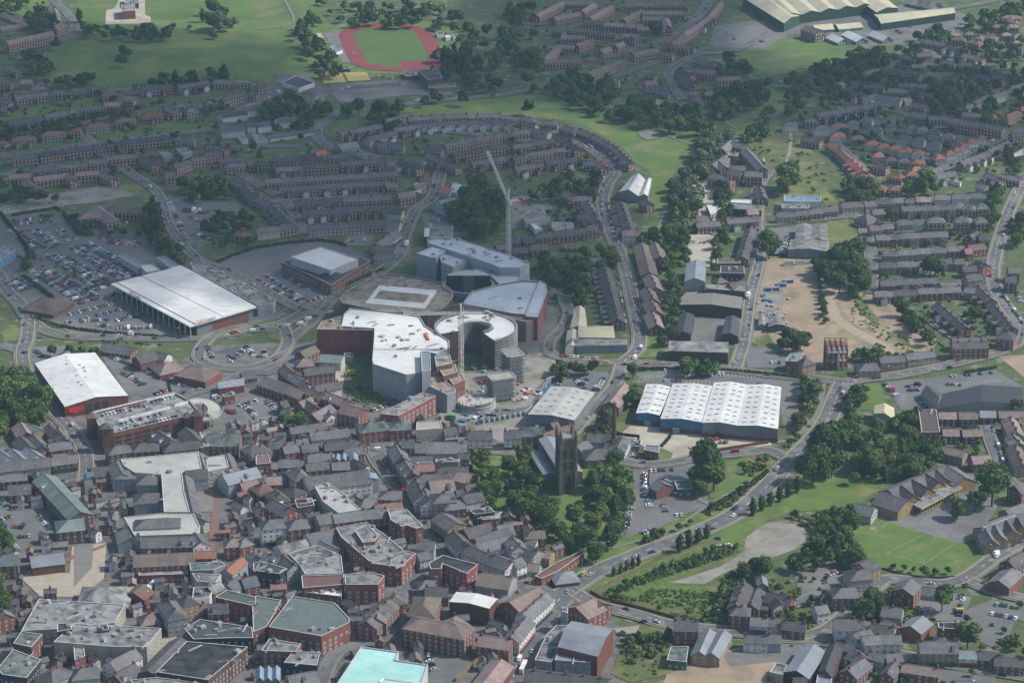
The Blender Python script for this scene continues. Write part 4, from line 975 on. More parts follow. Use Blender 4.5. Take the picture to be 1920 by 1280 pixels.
def big_warehouse():
    r=bays('Bw',8,1.1,1,src(2,2,930,536,1108,552,1200,345,1005,322),name='factory_warehouse',reg=False,sky=5,band=('r',3.2)); bays('Bw',9,1.3,1,src(2,2,1112,578,1425,604,1505,335,1205,320),root=r,sky=8,band=('r',3)); 
    q=src(2,2,1425,608,1690,628,1765,325,1515,308); bays('gw',9.5,1.3,1,q,root=r,sky=8,band=('r',2.5)); q=src(2,2,1690,630,1995,655,2020,345,1765,325); bays('gw',9.5,1.3,1,q,root=r,sky=8,band=('r',2.5))
    O=r.location; flat('kW',4,src(2,2,1412,640,1580,690,1590,670,1430,615),root=r,win=False)
    for x,y in ((1018,600),(1228,660)):
        p=at(*src(2,2,x,y)[0],3); m=MB(); m.box((p.x,p.y-.6,0),4.5,.6,4.4); m.build('roller_door',rmat('b'),r,origin=O)
    done(r,'very long factory warehouse with four white roof bays, blue and grey front and concrete yard','warehouse')
def leisure():
    r=flat('rd',8,src(1,1,190,688,480,572,860,675,640,812,565,862,470,812),name='leisure_building',reg=False,win=True,par=.2); flat('gw',14,src(1,1,258,650,485,572,768,665,560,750),root=r,win=False)
    O=r.location; p=at(*src(1,1,560,850)[0],4); m=MB(); m.cyl((p.x,p.y+6,-.3),9,9,4.5,10); m.build('entrance',wmat('B'),r,origin=O); m=MB(); m.cyl((p.x,p.y+6,8),9.5,1.5,4.5,10); m.build('turret_roof',rmat('d'),r,origin=O)
    p=at(*src(1,1,665,790)[0],5); m=MB(); m.box((p.x+1,p.y-.5,3),9,.4,3,.6); m.build('sign',MATS['yellow_paint_solid'],r,origin=O)
    done(r,'brick leisure building with slate skirt roof, flat white top and blue corner entrance','leisure building')
def others():
    r=bays('gW',9,1.6,1,src(2,2,118,545,470,590,622,385,290,338),name='warehouse',reg=False,sky=5); done(r,'grey-walled warehouse with a shallow white roof dotted with square skylights','warehouse')
    r=flat('rl',13,src(1,2,930,545,1240,388,1350,410,1070,560),name='office_block',reg=False,win=True,plant=4); done(r,'long brick office block with a flat grey roof in front of the mall','office')
    r=flat('wT',9,src(1,3,600,1300,790,1012,1070,1052,1042,1112,1290,1150,1235,1300),name='retail_store',reg=False,win=False,par=.7); O=r.location; m=MB(); a,b_=at(*src(1,3,925,1270)[0],9.3),at(*src(1,3,960,1245)[0],9.3); c=at(*src(1,3,1190,1275)[0],9.3)
    m.bar(a,b_,.4); m.bar(b_,c,.4); m.build('roof_upstand',MATS['white_solid'],r,origin=O); done(r,'bright turquoise flat-roofed store cut by the bottom edge of the picture','shop')
    c=at(163,893,12); r=empty('clock_tower',(c.x,c.y,0)); m=MB(); m.box((c.x,c.y,-.3),4,4,12,.3); m.build('shaft',wmat('c'),r,origin=r.location); m=MB(); m.box((c.x,c.y,11.7),4.6,4.6,.6,.3); m.cyl((c.x,c.y,12.3),2.6,.2,2,4); m.build('cap',wmat('B'),r,origin=r.location); done(r,'small square cream tower with a blue cap at the street corner','tower')
def vehicle(kind,px,py,ang,c,label):
    p=at(px,py); z=layz((p.x,p.y)); r=empty(kind,(p.x,p.y,z)); r.rotation_euler=(0,0,ang); L={'coach':11,'lorry':12,'crate_truck':8,'container':12}[kind]
    m=MB()
    if kind=='coach':
        loft(m,[(-L/2,1.15,.4,2.6),(-L/2+.3,1.25,.35,3.1),(L/2,1.25,.35,3.1)]); m.build('body',c,r); g_=MB(); g_.box((.2,0,1.5),L-1.2,2.56,.9); g_.build('window_band',MATS['car_glass'],r)
    else:
        m.box((1,0,.9),L-3,2.5,2.7); m.build('box_body',c,r); g_=MB(); loft(g_,[(-L/2,1.1,.4,2.2),(-L/2+.5,1.2,.4,2.8),(-L/2+2,1.2,.4,2.8)]); g_.build('cab',c,r); g_=MB(); g_.box((-L/2+.15,0,1.6),.1,2,.8); g_.build('windscreen',MATS['car_glass'],r)
    for x in (-L/2+1.5,L/2-2,L/2-3.2)[:2 if kind!='lorry' else 3]:
        for y in (-1.1,1.1): part('wheel',WHEEL,r,Matrix.Translation((x,y,0))@Matrix.Diagonal((1.4,1.4,1.4,1)))
    tag(r,label,'lorry' if kind!='coach' else 'coach'); KEEP.append(label)
def extras():
    vehicle('coach',1028,1142,R(60),MATS['white_solid'],'white coach waiting in the wide street by the brick junction'); vehicle('coach',981,1257,R(78),MATS['white_solid'],'white coach at the bottom edge of the wide shopping street')
    vehicle('lorry',265,1125,R(70),MATS['white_solid'],'white articulated lorry in the delivery yard, nearer the bottom'); vehicle('lorry',283,1105,R(72),MATS['white_solid'],'white articulated lorry in the delivery yard, farther from the bottom')
    vehicle('crate_truck',656,704,R(20),MATS['yellow_paint_solid'],'yellow box lorry parked by the overgrown plot'); vehicle('crate_truck',845,787,R(-15),MATS['green_body'],'bright green tipper lorry on the building site'); vehicle('crate_truck',984,1202,R(75),rmat('n'),'brown lorry in the wide street near the bottom edge')
    vehicle('crate_truck',762,463,R(80),MATS['white_solid'],'white box van at the mall junction'); vehicle('crate_truck',1403,560,R(80),MATS['white_solid'],'white lorry driving down the industrial street')
    def container(px,py,n,a,m_,lab,w=3,L=10,hh=2.7,step=(0,1)):
        p=at(px,py); 
        for k in range(n):
            q=p+Vector((step[0]*k,step[1]*k,0)); r=empty('site_cabin',(q.x,q.y,0)); b=MB(); b.box((0,0,0),L,w,hh); b.build('body',m_,r); b=MB(); b.box((0,0,hh),L+.2,w+.2,.15); b.build('roof',rmat('l'),r)
            b=MB(); b.box((-L*.2,-w/2-.03,.1),1,.1,2); b.build('door',MATS['white_frame'],r); r.rotation_euler=(0,0,a); later(r,lab,'site cabin','site cabins on the building site')
    container(912,787,9,R(62),MATS['grey_cabin'],'grey site cabin',step=(3.4,1.6),L=14); container(915,785,2,R(-12),MATS['container_blue'],'blue container',step=(9,9)); container(1015,735,3,R(60),MATS['container_blue'],'blue and white container',step=(3,9),L=9)
    container(1478,498,4,R(5),MATS['white_solid'],'white site cabin',step=(9,2),L=7); container(1450,545,3,R(10),MATS['container_blue'],'blue container',step=(6,8),L=8)
    def wall(pts,h_,t,m_,nm,lab,cat):
        P=[at(x,y) for x,y in pts]; r=MB()
        for i in range(len(P)-1):
            d=P[i+1]-P[i]; c=(P[i]+P[i+1])/2; r.box((c.x,c.y,0),d.length+t,t+.01*i,h_+.02*i,math.atan2(d.y,d.x))
        o=r.build(nm,m_,None,origin=P[0]); done(o,lab,cat)
    wall(src(2,2,640,680,955,722,940,880),2,.4,MATS['fence_dark'],'boundary_fence','dark fence round the small car park beside the brick chimney','fence')
    wall(src(2,3,590,610,680,660,900,715,1100,770,1225,805),2.4,.4,MATS['red_wall'],'boundary_wall','long dark red wall between the lower road and the overgrown plot','wall')
    wall(src(2,3,600,600,760,520,900,450,1060,370),1.6,.7,wmat('y'),'retaining_wall','low buff stone wall curving beside the main road','wall')
    wall(src(2,2,1440,850,1560,820,1920,765),2,.4,MATS['red_wall'],'boundary_wall','red brick wall along the front of the big concrete yard','wall')
    wall(src(2,2,1000,950,1040,950,1030,1060,1060,1200),1.2,.4,wmat('y'),'boundary_wall','pale low wall beside the rows of cars near the churchyard','wall')
    wall(src(3,2,1260,0,1300,30)+[(1770,650)],1,.3,MATS['red_wall'],'garden_wall','short brick garden wall by the upper main road','wall')
    wall(src(3,2,840,235,1000,205,1200,170,1330,160),1.3,.4,MATS['red_wall'],'garden_wall','brick front wall below the row of tall terraced houses','wall')
    wall(src(3,3,800,410,1000,468,1180,500,1400,490),1.2,.3,MATS['fence_dark'],'field_fence','dark railings curving round the bottom of the school field','fence')
    wall(src(1,3,1410,1080,1700,1090,1500,1270)[1:],2.6,.8,wmat('y'),'retaining_wall','tall stone retaining wall beside the sloping car park','wall')
    wall(src(3,1,0,640,370,650,372,860),2,.3,MATS['fence_dark'],'site_fence','dark fence round the top of the bare earth site','fence')
    wall(src(2,1,1500,1280,1535,490)[1:]+src(2,1,1500,700),2,.3,MATS['fence_dark'],'yard_fence','pale fence on the right of the gravel lorry yard','fence')
    for nm_,m_,n,pl in (('building_material_stack','safety_orange',7,[(900,700),(1000,690),(1000,740),(900,770)]),('building_material_stack','crane_white',16,[(840,740),(1010,680),(1010,740),(870,795)]),('building_material_stack','scaffold',18,[(880,690),(1010,680),(1010,750),(880,780)]),('building_material_stack','container_blue',8,[(850,770),(930,770),(980,790),(860,800)]),('building_material_stack','plant',16,[(830,700),(990,690),(1000,760),(860,790)]),('building_material_stack','concrete',14,[(1420,560),(1480,560),(1470,640),(1420,630)]),('pallet_stack','container_blue',6,[(1425,540),(1475,540),(1470,570),(1430,570)]),('building_material_stack','concrete',8,[(790,400),(870,405),(860,440),(800,440)]),('scrap_heap','steel_red',6,[(1335,815),(1385,818),(1380,832),(1330,830)])):
        P=[at(x,y) for x,y in pl]; k=0
        while k<n:
            x,y=rnd.uniform(min(p.x for p in P),max(p.x for p in P)),rnd.uniform(min(p.y for p in P),max(p.y for p in P))
            if not inside((x,y),P): continue
            b=MB()
            for j in range(3): b.box((rnd.uniform(-1.5,1.5),rnd.uniform(-1.5,1.5),0),rnd.uniform(1,4),rnd.uniform(.6,2),rnd.uniform(.4,1.6),rnd.uniform(0,3),0)
            o=b.build(nm_,MATS[m_]); o.location=(x,y,.3); later(o,{'safety_orange':'orange stack of building materials','crane_white':'white pile of building materials','scaffold':'dull grey stack of scaffold parts','plant':'grey heap of building materials','concrete':'pale pile of building materials','container_blue':'blue stack of pallets','steel_red':'rusty heap of scrap'}[m_],'material heap','heaps of building materials'); k+=1
    # street lamps
    for (x,y) in ((1092,1068),(1135,1042),(1190,1020),(1245,1000),(1300,975),(1350,955),(1400,925),(1440,895),(1480,862),(1520,815),(1552,770),(1600,730),(1660,712),(1720,700),(1200,1010),(660,550),(590,575),(540,600),(430,612),(330,640),(230,640),(120,640),(60,690),(100,745),(140,800),(1140,400),(1170,500),(1185,560),(1398,560),(1395,620),(1865,480),(1862,420),(1874,560),(1790,690),(1210,905),(1260,950),(1785,1080),(1850,1050),(1650,1110),(1130,1120),(1240,1150),(1340,1170)):
        p=at(x,y); r=empty('street_lamp',(p.x,p.y,layz((p.x,p.y)))); b=MB(); b.cyl((0,0,0),.11,.06,9,6); b.bar((0,0,8.9),(1.6,0,9.3),.05); b.build('post',MATS['scaffold'],r); b=MB(); b.box((1.8,0,9.2),.9,.35,.18); b.build('lamp_head',MATS['white_solid'],r); later(r,'tall grey street lamp','street lamp','street lamps along the roads')
    # stadium floodlights
    for x,y in ((650,50),(710,40),(808,40),(817,60),(642,205),(665,135)):
        p=at(x,y); r=empty('floodlight_mast',(p.x,p.y,0)); b=MB(); b.cyl((0,0,0),.2,.12,18,6); b.build('mast',MATS['scaffold'],r); b=MB(); b.box((0,0,17.8),2.6,.5,1); b.build('lamp_head',MATS['white_solid'],r); later(r,'tall floodlight mast','floodlight','floodlights at the running track')
# ---------------------------------------------------------------- the town, read off the photo in sixteen squares
# g gable / h hipped (ridge ends) , G H the same with shop fronts, f flat roof (height, plant), w sheds with bays (height, rise, bays, sky)
TOWN='''
@0 0
g rt3n 9 45 310 385 235;400 200 460 170
g bt1 8 0 205 200 175;30 100 110 130;100 130 190 160
g bt2 8 400 60 430 150
h rs2 8 90 690 210 670;230 650 340 640;0 700 70 690;370 680 480 675;520 665 640 660;660 650 740 650;780 660 850 660;0 745 80 755;0 790 50 795;50 495 140 520
g rs2c 8 110 720 350 690;1050 650 1290 635;1330 640 1560 605;1600 600 1720 600;1760 600 1870 595;1840 690 1920 690;1660 740 1830 690;60 910 320 880;330 860 560 820;600 800 780 790
g rt2c 8 760 700 850 690;780 770 900 765;940 720 1010 730;0 600 90 605;160 600 240 600
g bs1 8 140 505 260 510
h ro2c 9 0 1050 40 1055;520 960 610 960;1060 850 1230 840
h rm2c 9 860 890 1020 880
h pm2c 9 80 1030 270 1015;310 990 490 980;640 930 820 920
g rd2c 8 90 1170 280 1155;290 1150 500 1120;500 1120 895 1070;905 1050 1280 1020
g rs2c 8 820 1170 1030 1155;430 1235 650 1220;660 1200 800 1190;1060 1160 1170 1220;230 1265 420 1250
h rs2c 9 1380 820 1470 800;1530 760 1600 750;1350 1030 1460 1035;1250 790 1330 830
g wd2n 9 1660 850 1840 825;1840 805 1920 790;1660 960 1830 945;1860 920 1920 920
g rs2c 8 1430 1190 1530 1170;1530 1150 1650 1130;1560 1085 1700 1110;1640 1190 1790 1180;1690 1230 1840 1220;1300 1240 1420 1200;1850 1210 1920 1200
f gl 4 0 1190 1140 1250 1135 1290 1175 1230 1185
f gl 4 0 1320 1115 1400 1110 1440 1140 1370 1165
f rl 8 4 910 40 1010 30 1015 85 912 92
f rl 5 3 935 -20 1040 -20 1040 30 1010 30 935 30
f wl 3 0 1785 1020 1830 1018 1860 1055 1815 1060
f wl 3 0 1890 1010 1920 1010 1920 1050
@1 0
f yy 5 0 450 252 490 248 530 330 492 345
f wp 3 0 550 352 592 345 650 380 600 400
f bd 9 2 1215 530 1360 518 1400 590 1290 605
f bl 4 2 1110 532 1215 535 1225 570 1120 578
f pt 4 0 1290 640 1490 630 1500 655 1300 665
f wd 4 0 192 622 300 572 440 625 322 665
f Gg 3 0 635 502 700 500 705 520 640 522
f wG 3 0 1350 245 1400 240 1410 260 1360 265
f ww 3 0 1412 268 1455 262 1465 280 1425 288
f wl 3 0 1465 262 1505 260 1515 278 1480 284
g wd2n 9 150 890 300 872;0 922 100 908;0 795 60 785;90 765 200 735
g wd1n 7 90 1015 430 965
g rs2 8 0 640 70 630
g rs2c 8 620 985 800 945;700 975 940 930;960 895 1080 872;1140 880 1340 865;1400 862 1590 855;1650 858 1840 850
g cs2c 9 830 1032 1030 982
g rs2ce 8 1030 962 1230 930
g ws2ce 8 1240 925 1560 905;1560 905 1920 895
g ps2 10 920 1062 1110 1075
g rs2c 8 1410 1080 1600 1042;1600 1040 1920 990;1480 1145 1740 1105;1740 1100 1880 1080;1610 1212 1920 1165
g rs2c 8 1280 1090 1400 1110;1290 1150 1440 1220;1440 1220 1520 1240
g pG1n 13 615 1085 750 1062
g pl2n 9 790 1125 860 1165
g rd2c 8 130 1185 310 1185;330 1172 500 1170;540 1162 700 1155;0 1215 110 1212;1080 1190 1230 1250
g rs2c 8 630 1212 980 1190;340 1235 620 1222;150 1255 340 1245
f gl 4 0 0 1012 40 1015 90 1060 0 1075
g ro2 8 440 1150 510 1120
@2 0
g rt2n 8 180 110 380 10;390 10 610 15;520 80 620 20;310 130 510 90;580 130 740 40;840 25 1300 18;980 85 1290 85;700 170 980 185;830 140 970 72;980 125 1150 130;1150 130 1170 190;940 200 1150 205;550 150 690 160;410 205 780 245;370 262 550 268;320 205 400 220;480 332 600 292;830 250 950 260;900 272 950 262;660 375 730 352;770 335 830 312;240 440 340 345;345 338 470 340;240 452 520 442;900 395 1090 365;1130 392 1210 400
g rt2n 8 545 548 760 475;760 462 850 450
g rt2 8 1185 330 1290 250;1290 250 1380 190;1380 190 1480 110;1480 110 1560 10;1190 330 1370 345
g bd1n 14 1380 435 1540 470
g rd2n 8 1240 515 1360 550;1270 575 1390 615
g rt2n 8 1390 522 1530 532;1530 582 1720 572;1000 542 1080 552;990 612 1080 602
g bd1n 9 980 652 1190 692
g rt2n 8 1340 682 1410 692;1360 722 1430 742;1440 692 1560 682
f wt 4 0 690 595 810 610 805 632 690 612
f gl 4 0 990 725 1060 722 1160 795 1070 822
h rs2c 9 50 875 170 885;230 900 340 905
g cs2c 8 90 912 180 930;160 962 280 985
g rs2c 8 0 985 130 970;0 1090 140 1070;140 1070 310 1040;0 1180 100 1160;100 1150 290 1122;290 1115 400 1108;20 1255 220 1220;250 1205 480 1180
g rs2c 8 330 1005 500 1110;500 960 640 1020;640 1020 780 1100;780 1100 880 1200
h rs2c 9 380 935 490 972
g rs2c 8 550 1205 680 1215;820 1190 900 1212
g ro2 8 620 1190 700 1245
g rs3n 9 1570 1110 1640 1050;1650 1060 1750 1085;1500 1235 1600 1165;1640 1245 1750 1245;1750 1110 1880 1250;1530 1190 1600 1250
f yn 7 1 1620 1150 1700 1150 1690 1175 1625 1170
@3 0
w Gy 9 3 5 0 120 130 790 40 700 -60 -100 -60
w Gy 9 3 1 0 812 95 975 62 860 -30 640 -25
w Gy 9 3 1 0 120 178 235 122 60 -40 -190 -15
w Gy 7 2 1 0 1405 100 1380 60 795 112 850 180
g bt3n 15 290 190 400 225
g Gw1n 14 480 255 570 292;600 232 710 285
g Gw1n 12 790 230 900 275
g Gy1n 14 510 185 690 168
g Gl1n 20 1080 -20 1270 25
g Gy1n 12 340 190 480 180
g cs2c 8 720 540 840 512
g rs2c 8 900 512 1150 540;1180 550 1300 560;1320 572 1560 605;640 622 870 642;900 662 1040 672;1050 672 1300 712;1030 622 1330 642;500 632 560 612;530 672 720 702;1080 482 1170 482;1300 452 1400 462;1420 472 1540 472;1540 482 1650 502;1650 502 1800 572;1160 292 1330 322;1330 332 1450 372;1460 402 1620 432;1110 402 1220 392;1010 412 1080 422;1570 552 1660 572;1690 562 1780 592
h rt2 8 1760 112 1900 120;1600 182 1660 190;1800 132 1880 160;1680 182 1740 182;1790 182 1880 182;1340 242 1440 242;1470 237 1540 237;1560 262 1620 272;1380 272 1480 282;1500 292 1600 312;1640 262 1720 272;1750 242 1820 242;1830 262 1900 252;1700 302 1780 312;1820 312 1900 302;1640 352 1720 362;1740 362 1850 372;1880 340 1920 350
g ws2n 10 740 722 820 702;820 712 1000 732
f wl 4 0 1012 740 1060 732 1080 760 1030 770
g ks3ce 9 360 852 800 770
g rs2c 8 1080 770 1190 790;1070 840 1200 860;1200 870 1350 870
g rs3c 9 1350 882 1770 950
g cs2c 8 1540 762 1650 712;1680 712 1820 672;1820 652 1920 622;1480 792 1530 782
g rs2c 8 1460 842 1600 852
h ro2c 9 1600 852 1720 856;1770 872 1880 822;1880 802 1920 792
h ws2 9 110 912 220 912;340 942 460 937
h rs2 9 270 882 370 882
h wm2 9 470 922 590 922
h cs2 9 590 902 680 902;700 872 790 882;790 862 860 862
h wo2 9 470 992 580 992
h rt2c 9 620 1012 720 1012
h co2 9 730 1052 830 1057;820 1072 910 1072;910 1087 1000 1092;980 1102 1080 1112
h wo2 9 1080 1122 1170 1127
h cs2 9 880 922 960 922;1040 932 1110 932;1110 952 1200 952;1210 972 1300 982;1310 992 1400 1002;720 942 860 952;960 1012 1080 1012;1090 1022 1180 1032;1200 1052 1300 1062;1390 1032 1440 1042
h wo2 9 1480 1042 1560 1032;1560 1012 1640 1012;1320 1132 1400 1122;1390 1102 1440 1097;1430 1077 1500 1072
h po2 9 1240 1162 1320 1152
h co2 9 780 1142 870 1142;1080 1192 1180 1192;1060 1252 1160 1242
h rs2 9 970 1182 1060 1182;880 1172 960 1172
g ro2 8 460 1062 540 1112;540 1115 620 1190;620 1192 720 1280
g rs2c 8 260 1022 400 1045;1440 1212 1650 1132;1650 1122 1800 1052;1820 1002 1900 992;800 1222 900 1242
f bw 6 0 1840 1152 1920 1112 1920 1165 1850 1182
@0 1
g rt2n 8 60 30 230 20;250 50 510 20;560 10 740 0;500 20 560 60;770 10 860 50
g rt2n 8 190 62 290 130
g rs2c 8 1740 60 1830 100;1830 112 1920 192;1230 20 1310 12
h rm2c 8 1470 32 1530 40;1760 450 1860 462
h rt2n 14 590 312 850 300;800 262 1090 275
h rt2n 12 700 245 850 355
h rt1n 27 265 935 440 965
f Bl 7 1 -40 620 40 568 120 592 60 640 -20 690
@1 1
g rs2c 9 70 62 560 35;560 35 1050 5
g rd2ce 8.5 180 120 430 108;430 108 610 95
g rd2ce 8.5 610 95 1000 75
g rs2c 9 290 225 650 200;650 200 1000 182
g rs2ce 8.5 350 300 640 280
g rs2ce 8.5 640 280 940 262
g ps2c 9 390 412 820 385
g bs2 9 820 382 975 372
g cs2c 9 0 432 170 412
g rs2c 9 170 412 280 395;0 170 110 242;110 242 260 390
g rt2 9 980 92 1060 92;1060 172 1180 152
g rs2c 8 1180 122 1250 82;1220 60 1290 42
g cs2 9 990 282 1100 292;980 372 1080 382
G cs2 10 900 545 1050 440
g cs2 9 890 565 1030 560
g wG1n 8 885 632 1030 632
g ww1n 18 1490 92 1600 120
g go1n 14 1390 120 1470 130
g gp2n 22 1370 225 1490 200
f pl 6 1 1310 412 1475 415 1475 515 1300 512
f ww 5 0 1280 505 1465 505 1450 545 1300 545
f bw 6 0 1265 430 1315 425 1305 500 1258 500
w cW 5 1 1 0 1180 170 1240 170 1240 100 1180 100
g bs1n 8 1800 560 1910 545
@2 1
w gw 6 4 1 0 800 160 950 192 1000 70 900 42
w gw 6 2 1 0 955 192 1020 190 1048 65 1005 75
g rs2ce 9 815 225 890 450
g rs2ce 9 560 222 640 365
g rs2c 9 500 322 640 335;390 152 450 172;450 192 600 192
g wt2 10 830 445 950 448
g rs2 8 980 215 1040 240
f gl 6 1 75 345 140 300 220 285 260 350 100 385
f ww 4 0 132 397 185 397 228 440 172 446
f wl 5 1 297 387 460 392 462 420 300 428
g rs2c 9 170 472 545 432;550 415 640 408;0 502 70 507;80 502 170 497;0 577 120 572;130 560 270 550
g rt1 9 390 542 510 542
g cs1 9 560 652 720 652
g rs2ce 10 690 705 795 1110
g rt2n 13 975 540 1030 760
g rt2n 12 1070 535 1110 640
g rt2c 11 1035 770 1080 870;1010 870 1060 960;1030 960 1085 1050;1045 1050 1085 1150
w cy 6 2 1 0 432 1182 566 1180 546 1035 474 1026
w cy 6 2 3 0 768 1255 755 1170 500 1175 500 1250
w cy 5 1.5 1 0 400 1285 500 1262 500 1197 415 1200
w gp 8 3 1 0 1292 832 1448 832 1456 690 1310 700
w bl 5 1.5 1 0 1745 905 1745 862 1460 852 1450 885
f bt 5 0 1540 662 1710 665 1715 698 1540 700
f kd 6 2 1562 718 1740 722 1745 775 1562 770
g rs2 9 1630 850 1740 820
h rt2 9 1540 802 1580 795
w kc 8 2 1 0 1262 1005 1722 1036 1728 950 1290 926
w bd 6 2 1 0 1225 1222 1340 1226 1370 1085 1255 1078
w bd 6 2 1 0 1575 1226 1700 1246 1705 1108 1600 1100
g rs3c 10 1500 12 1650 62;1620 -8 1720 2;1750 2 1880 8
f ww 5 0 1350 112 1440 112 1446 160 1355 164
f cw 5 0 1455 256 1530 256 1556 308 1490 335
f ww 4 0 1642 216 1798 218 1795 252 1640 242
w bl 6 2 1 0 1870 300 1870 262 1610 245 1610 285
g rt2 12 1390 335 1470 342
g rt2 9 1760 292 1840 285
g rs2c 9 1380 388 1555 376;1610 360 1840 342;1850 112 1880 192
g rs2ce 9.5 1790 420 1725 640
w gl 4 1 1 0 1850 1160 1900 1160 1900 1080 1850 1075
@3 1
w yl 6 1.5 1 0 -60 -60 -20 -60 -20 -90 -60 -90
f wb 8 2 120 186 395 188 397 236 122 232
f gl 6 2 105 256 310 252 310 288 102 284
g ps2c 9 62 312 210 310
g rs2c 9 210 300 312 296;315 286 412 282;415 272 520 266
g ps2c 9.5 545 242 705 230
g cs2c 9 720 232 800 226
g rs2c 9 800 216 925 210;930 206 1030 202
g ps2c 9 1030 206 1090 206
g rt2 9 1110 196 1215 196
g ws2c 9 1250 180 1365 180;1380 175 1505 175
g ps2c 9 1510 170 1630 170
g ps3ce 9 1000 265 1400 254
g ps2c 9 780 292 880 286;885 288 990 280
h rs2c 12 700 340 770 310
h rg3n 10 1190 348 1330 350;1400 342 1530 346;1545 350 1640 346;1410 242 1460 242;1455 252 1560 256;1560 246 1640 242
g ps2c 9 760 412 850 406
g rs2c 9 850 400 935 396
g ps2c 9 965 370 1080 366
g ws2c 9 1080 366 1190 366
g rs2c 9 810 482 912 480;915 476 985 476
g ps2ce 9 990 470 1135 465;1140 462 1240 460
g ps2ce 9 1240 456 1345 455
g ps2c 9 860 600 975 600;978 595 1095 590;1100 585 1210 580;1215 575 1335 575
g rs2c 9 1340 565 1440 560
g ps2c 9 835 686 965 686
g ps2ce 9 975 680 1130 680
g ps2c 9 1290 660 1390 656;1395 660 1470 660
g rs2c 9 840 822 955 820;960 812 1280 800
g rs2ce 9 795 902 930 900;930 896 1110 890
g rs2c 9 1120 882 1280 875;1285 875 1440 866
g rd2 9 1510 482 1580 455
g rd2c 9 1580 482 1650 482
g rm2c 9 1500 562 1620 545;1470 585 1520 580
g ps2c 9 1460 716 1560 712
g ps3c 10 1480 785 1590 770
g rd2c 9 1560 670 1640 702
g bs3 10 1800 722 1880 722;1780 792 1860 792
g rs2ce 9 1270 985 1480 1165
g rs2c 9 1560 850 1680 960
g rs2ce 9 1685 985 1830 1165
g ps2c 9 1480 870 1560 880
h rs3c 12 1740 1195 1850 1212
g ps2c 10 1380 1255 1640 1245
w bl 6 1.5 2 0 200 520 446 530 447 412 215 405
w gl 7 1.5 1 0 152 590 460 606 462 536 165 520
w dl 5 1.5 1 0 0 1170 130 1160 125 1100 0 1095
g rm2 9 700 12 760 55;760 60 830 100
h ro2 9 790 98 890 112;910 108 1000 112;910 12 1020 32;1030 2 1110 0
g cs2c 9 1240 32 1400 0
g cs2 9 1580 92 1650 112
g rs2c 8 1640 10 1760 60;1780 30 1900 50
f wp 3 0 1362 62 1450 90 1440 98 1355 72
@0 2
g rs2n 12 1020 112 1160 75
g rs1 12 770 12 1000 42
g ws2 10 1160 72 1260 92
h rt1n 19 1165 172 1340 135
h rt2n 20 1365 165 1600 215
g bs1 9 1810 240 1910 225
w rp 5 1.5 2 0 1830 330 1830 275 1640 310 1640 355
f rg 6 1 1665 402 1748 385 1760 405 1680 420
g bt2 12 150 600 200 680
g yG2 11 210 610 300 655
g bs2 12 150 705 230 790
g bs2 10 240 690 330 790
g gp2n 12 85 800 160 870
g gp2n 12 200 790 285 850
g gp2n 12 -10 810 60 860
G cs3 12 10 905 370 868
g rs2 10 360 765 530 745
g cl2 9 390 850 500 840
G rs2c 11 380 868 570 845
g rs2c 9 365 620 440 690;430 645 490 730
g bs2 9 0 1000 200 985
g rs2 12 60 1080 230 1070
g bG3n 15 330 990 600 1275
h rs3c 11 800 790 980 762
H rs3c 11 990 765 1190 755
H rs3c 11 1215 768 1530 735
g gs3n 12 1175 660 1290 740
g gs3n 11 1390 640 1490 735
G rg3n 19 1550 690 1800 692
f yW 9 2 1495 680 1540 690 1570 790 1530 790
h rs3c 11 1860 760 1920 790
f cW 11 3 905 885 1490 828 1512 950 1365 985 1382 1130 1425 1280 1230 1280 1210 1000 1010 985 930 935
f cW 10 1 1545 872 1695 852 1718 945 1560 975
g gs3n 11 870 895 915 985
h gs3n 13 880 965 1010 960
h gs3n 12 1030 1000 1190 1000
h gs3n 14 1000 1145 1225 1130
g gs3n 9 1495 830 1540 960
g gs3n 8 1700 840 1745 960
G gs2n 12 700 945 850 935
g gs3n 12 1390 970 1550 955
g gs3n 10 1385 1000 1445 1270
g gp3n 16 1670 1000 1920 940
g rt2 11 1800 1060 1920 1035
@1 2
g rt2 10 330 75 440 30
g wG2n 13 490 95 650 105
f gd 4 0 660 92 725 92 735 118 665 118
h rt2 12 300 130 420 120
g rs3c 10 355 205 580 178
g rs3c 10 210 175 300 240
g ks3c 9 250 225 370 300
g rs2 14 60 265 265 335
g rt2 12 265 330 370 375
g rt3c 9 350 325 500 390
g ws2 10 440 330 620 300
g rt3c 10 515 370 690 440
g rt3n 12 650 470 800 505
g yt2 10 320 450 430 410
g rs2 11 420 545 555 470
g ws2 9 540 530 570 545
g rs2 9 180 450 230 440;370 430 450 490;200 500 260 510
g rs2 9 250 645 520 605
G ws3c 11 405 680 690 650
g ps2c 10 100 745 210 745
g rs2c 10 200 785 330 765;340 775 460 765;300 735 390 725
g bs2c 10 510 765 700 745;700 725 820 760;660 805 790 785
g gs3 11 390 845 555 835
g bs2 10 370 915 560 895;170 885 370 885;570 905 700 900
h rs2 11 0 755 70 800
f rt 7 0 0 860 95 850 110 915 0 925
h gs2 11 190 970 300 950
h gs3 11 280 930 350 1000
w bb 9 2 2 0 580 900 680 895 680 850 590 860
w gb 9 2 1 0 780 1050 920 1030 900 990 790 1020
w gb 8 2 1 0 700 900 770 895 765 850 700 855
g ws3n 20 370 1020 840 960
f cW 11 6 440 1090 540 1062 650 1140 785 1262 620 1290 500 1200
H rs3c 11 120 1090 200 1165
h rs3c 12 210 1065 340 1110
H rm3c 11 0 1040 80 1090
g rt3 10 80 1015 190 1010
g rs3c 12 120 1180 260 1250
f dk 9 3 290 1190 420 1175 440 1230 310 1250
H rs3c 12 750 1185 900 1155
H rs3c 13 930 1115 1080 1120
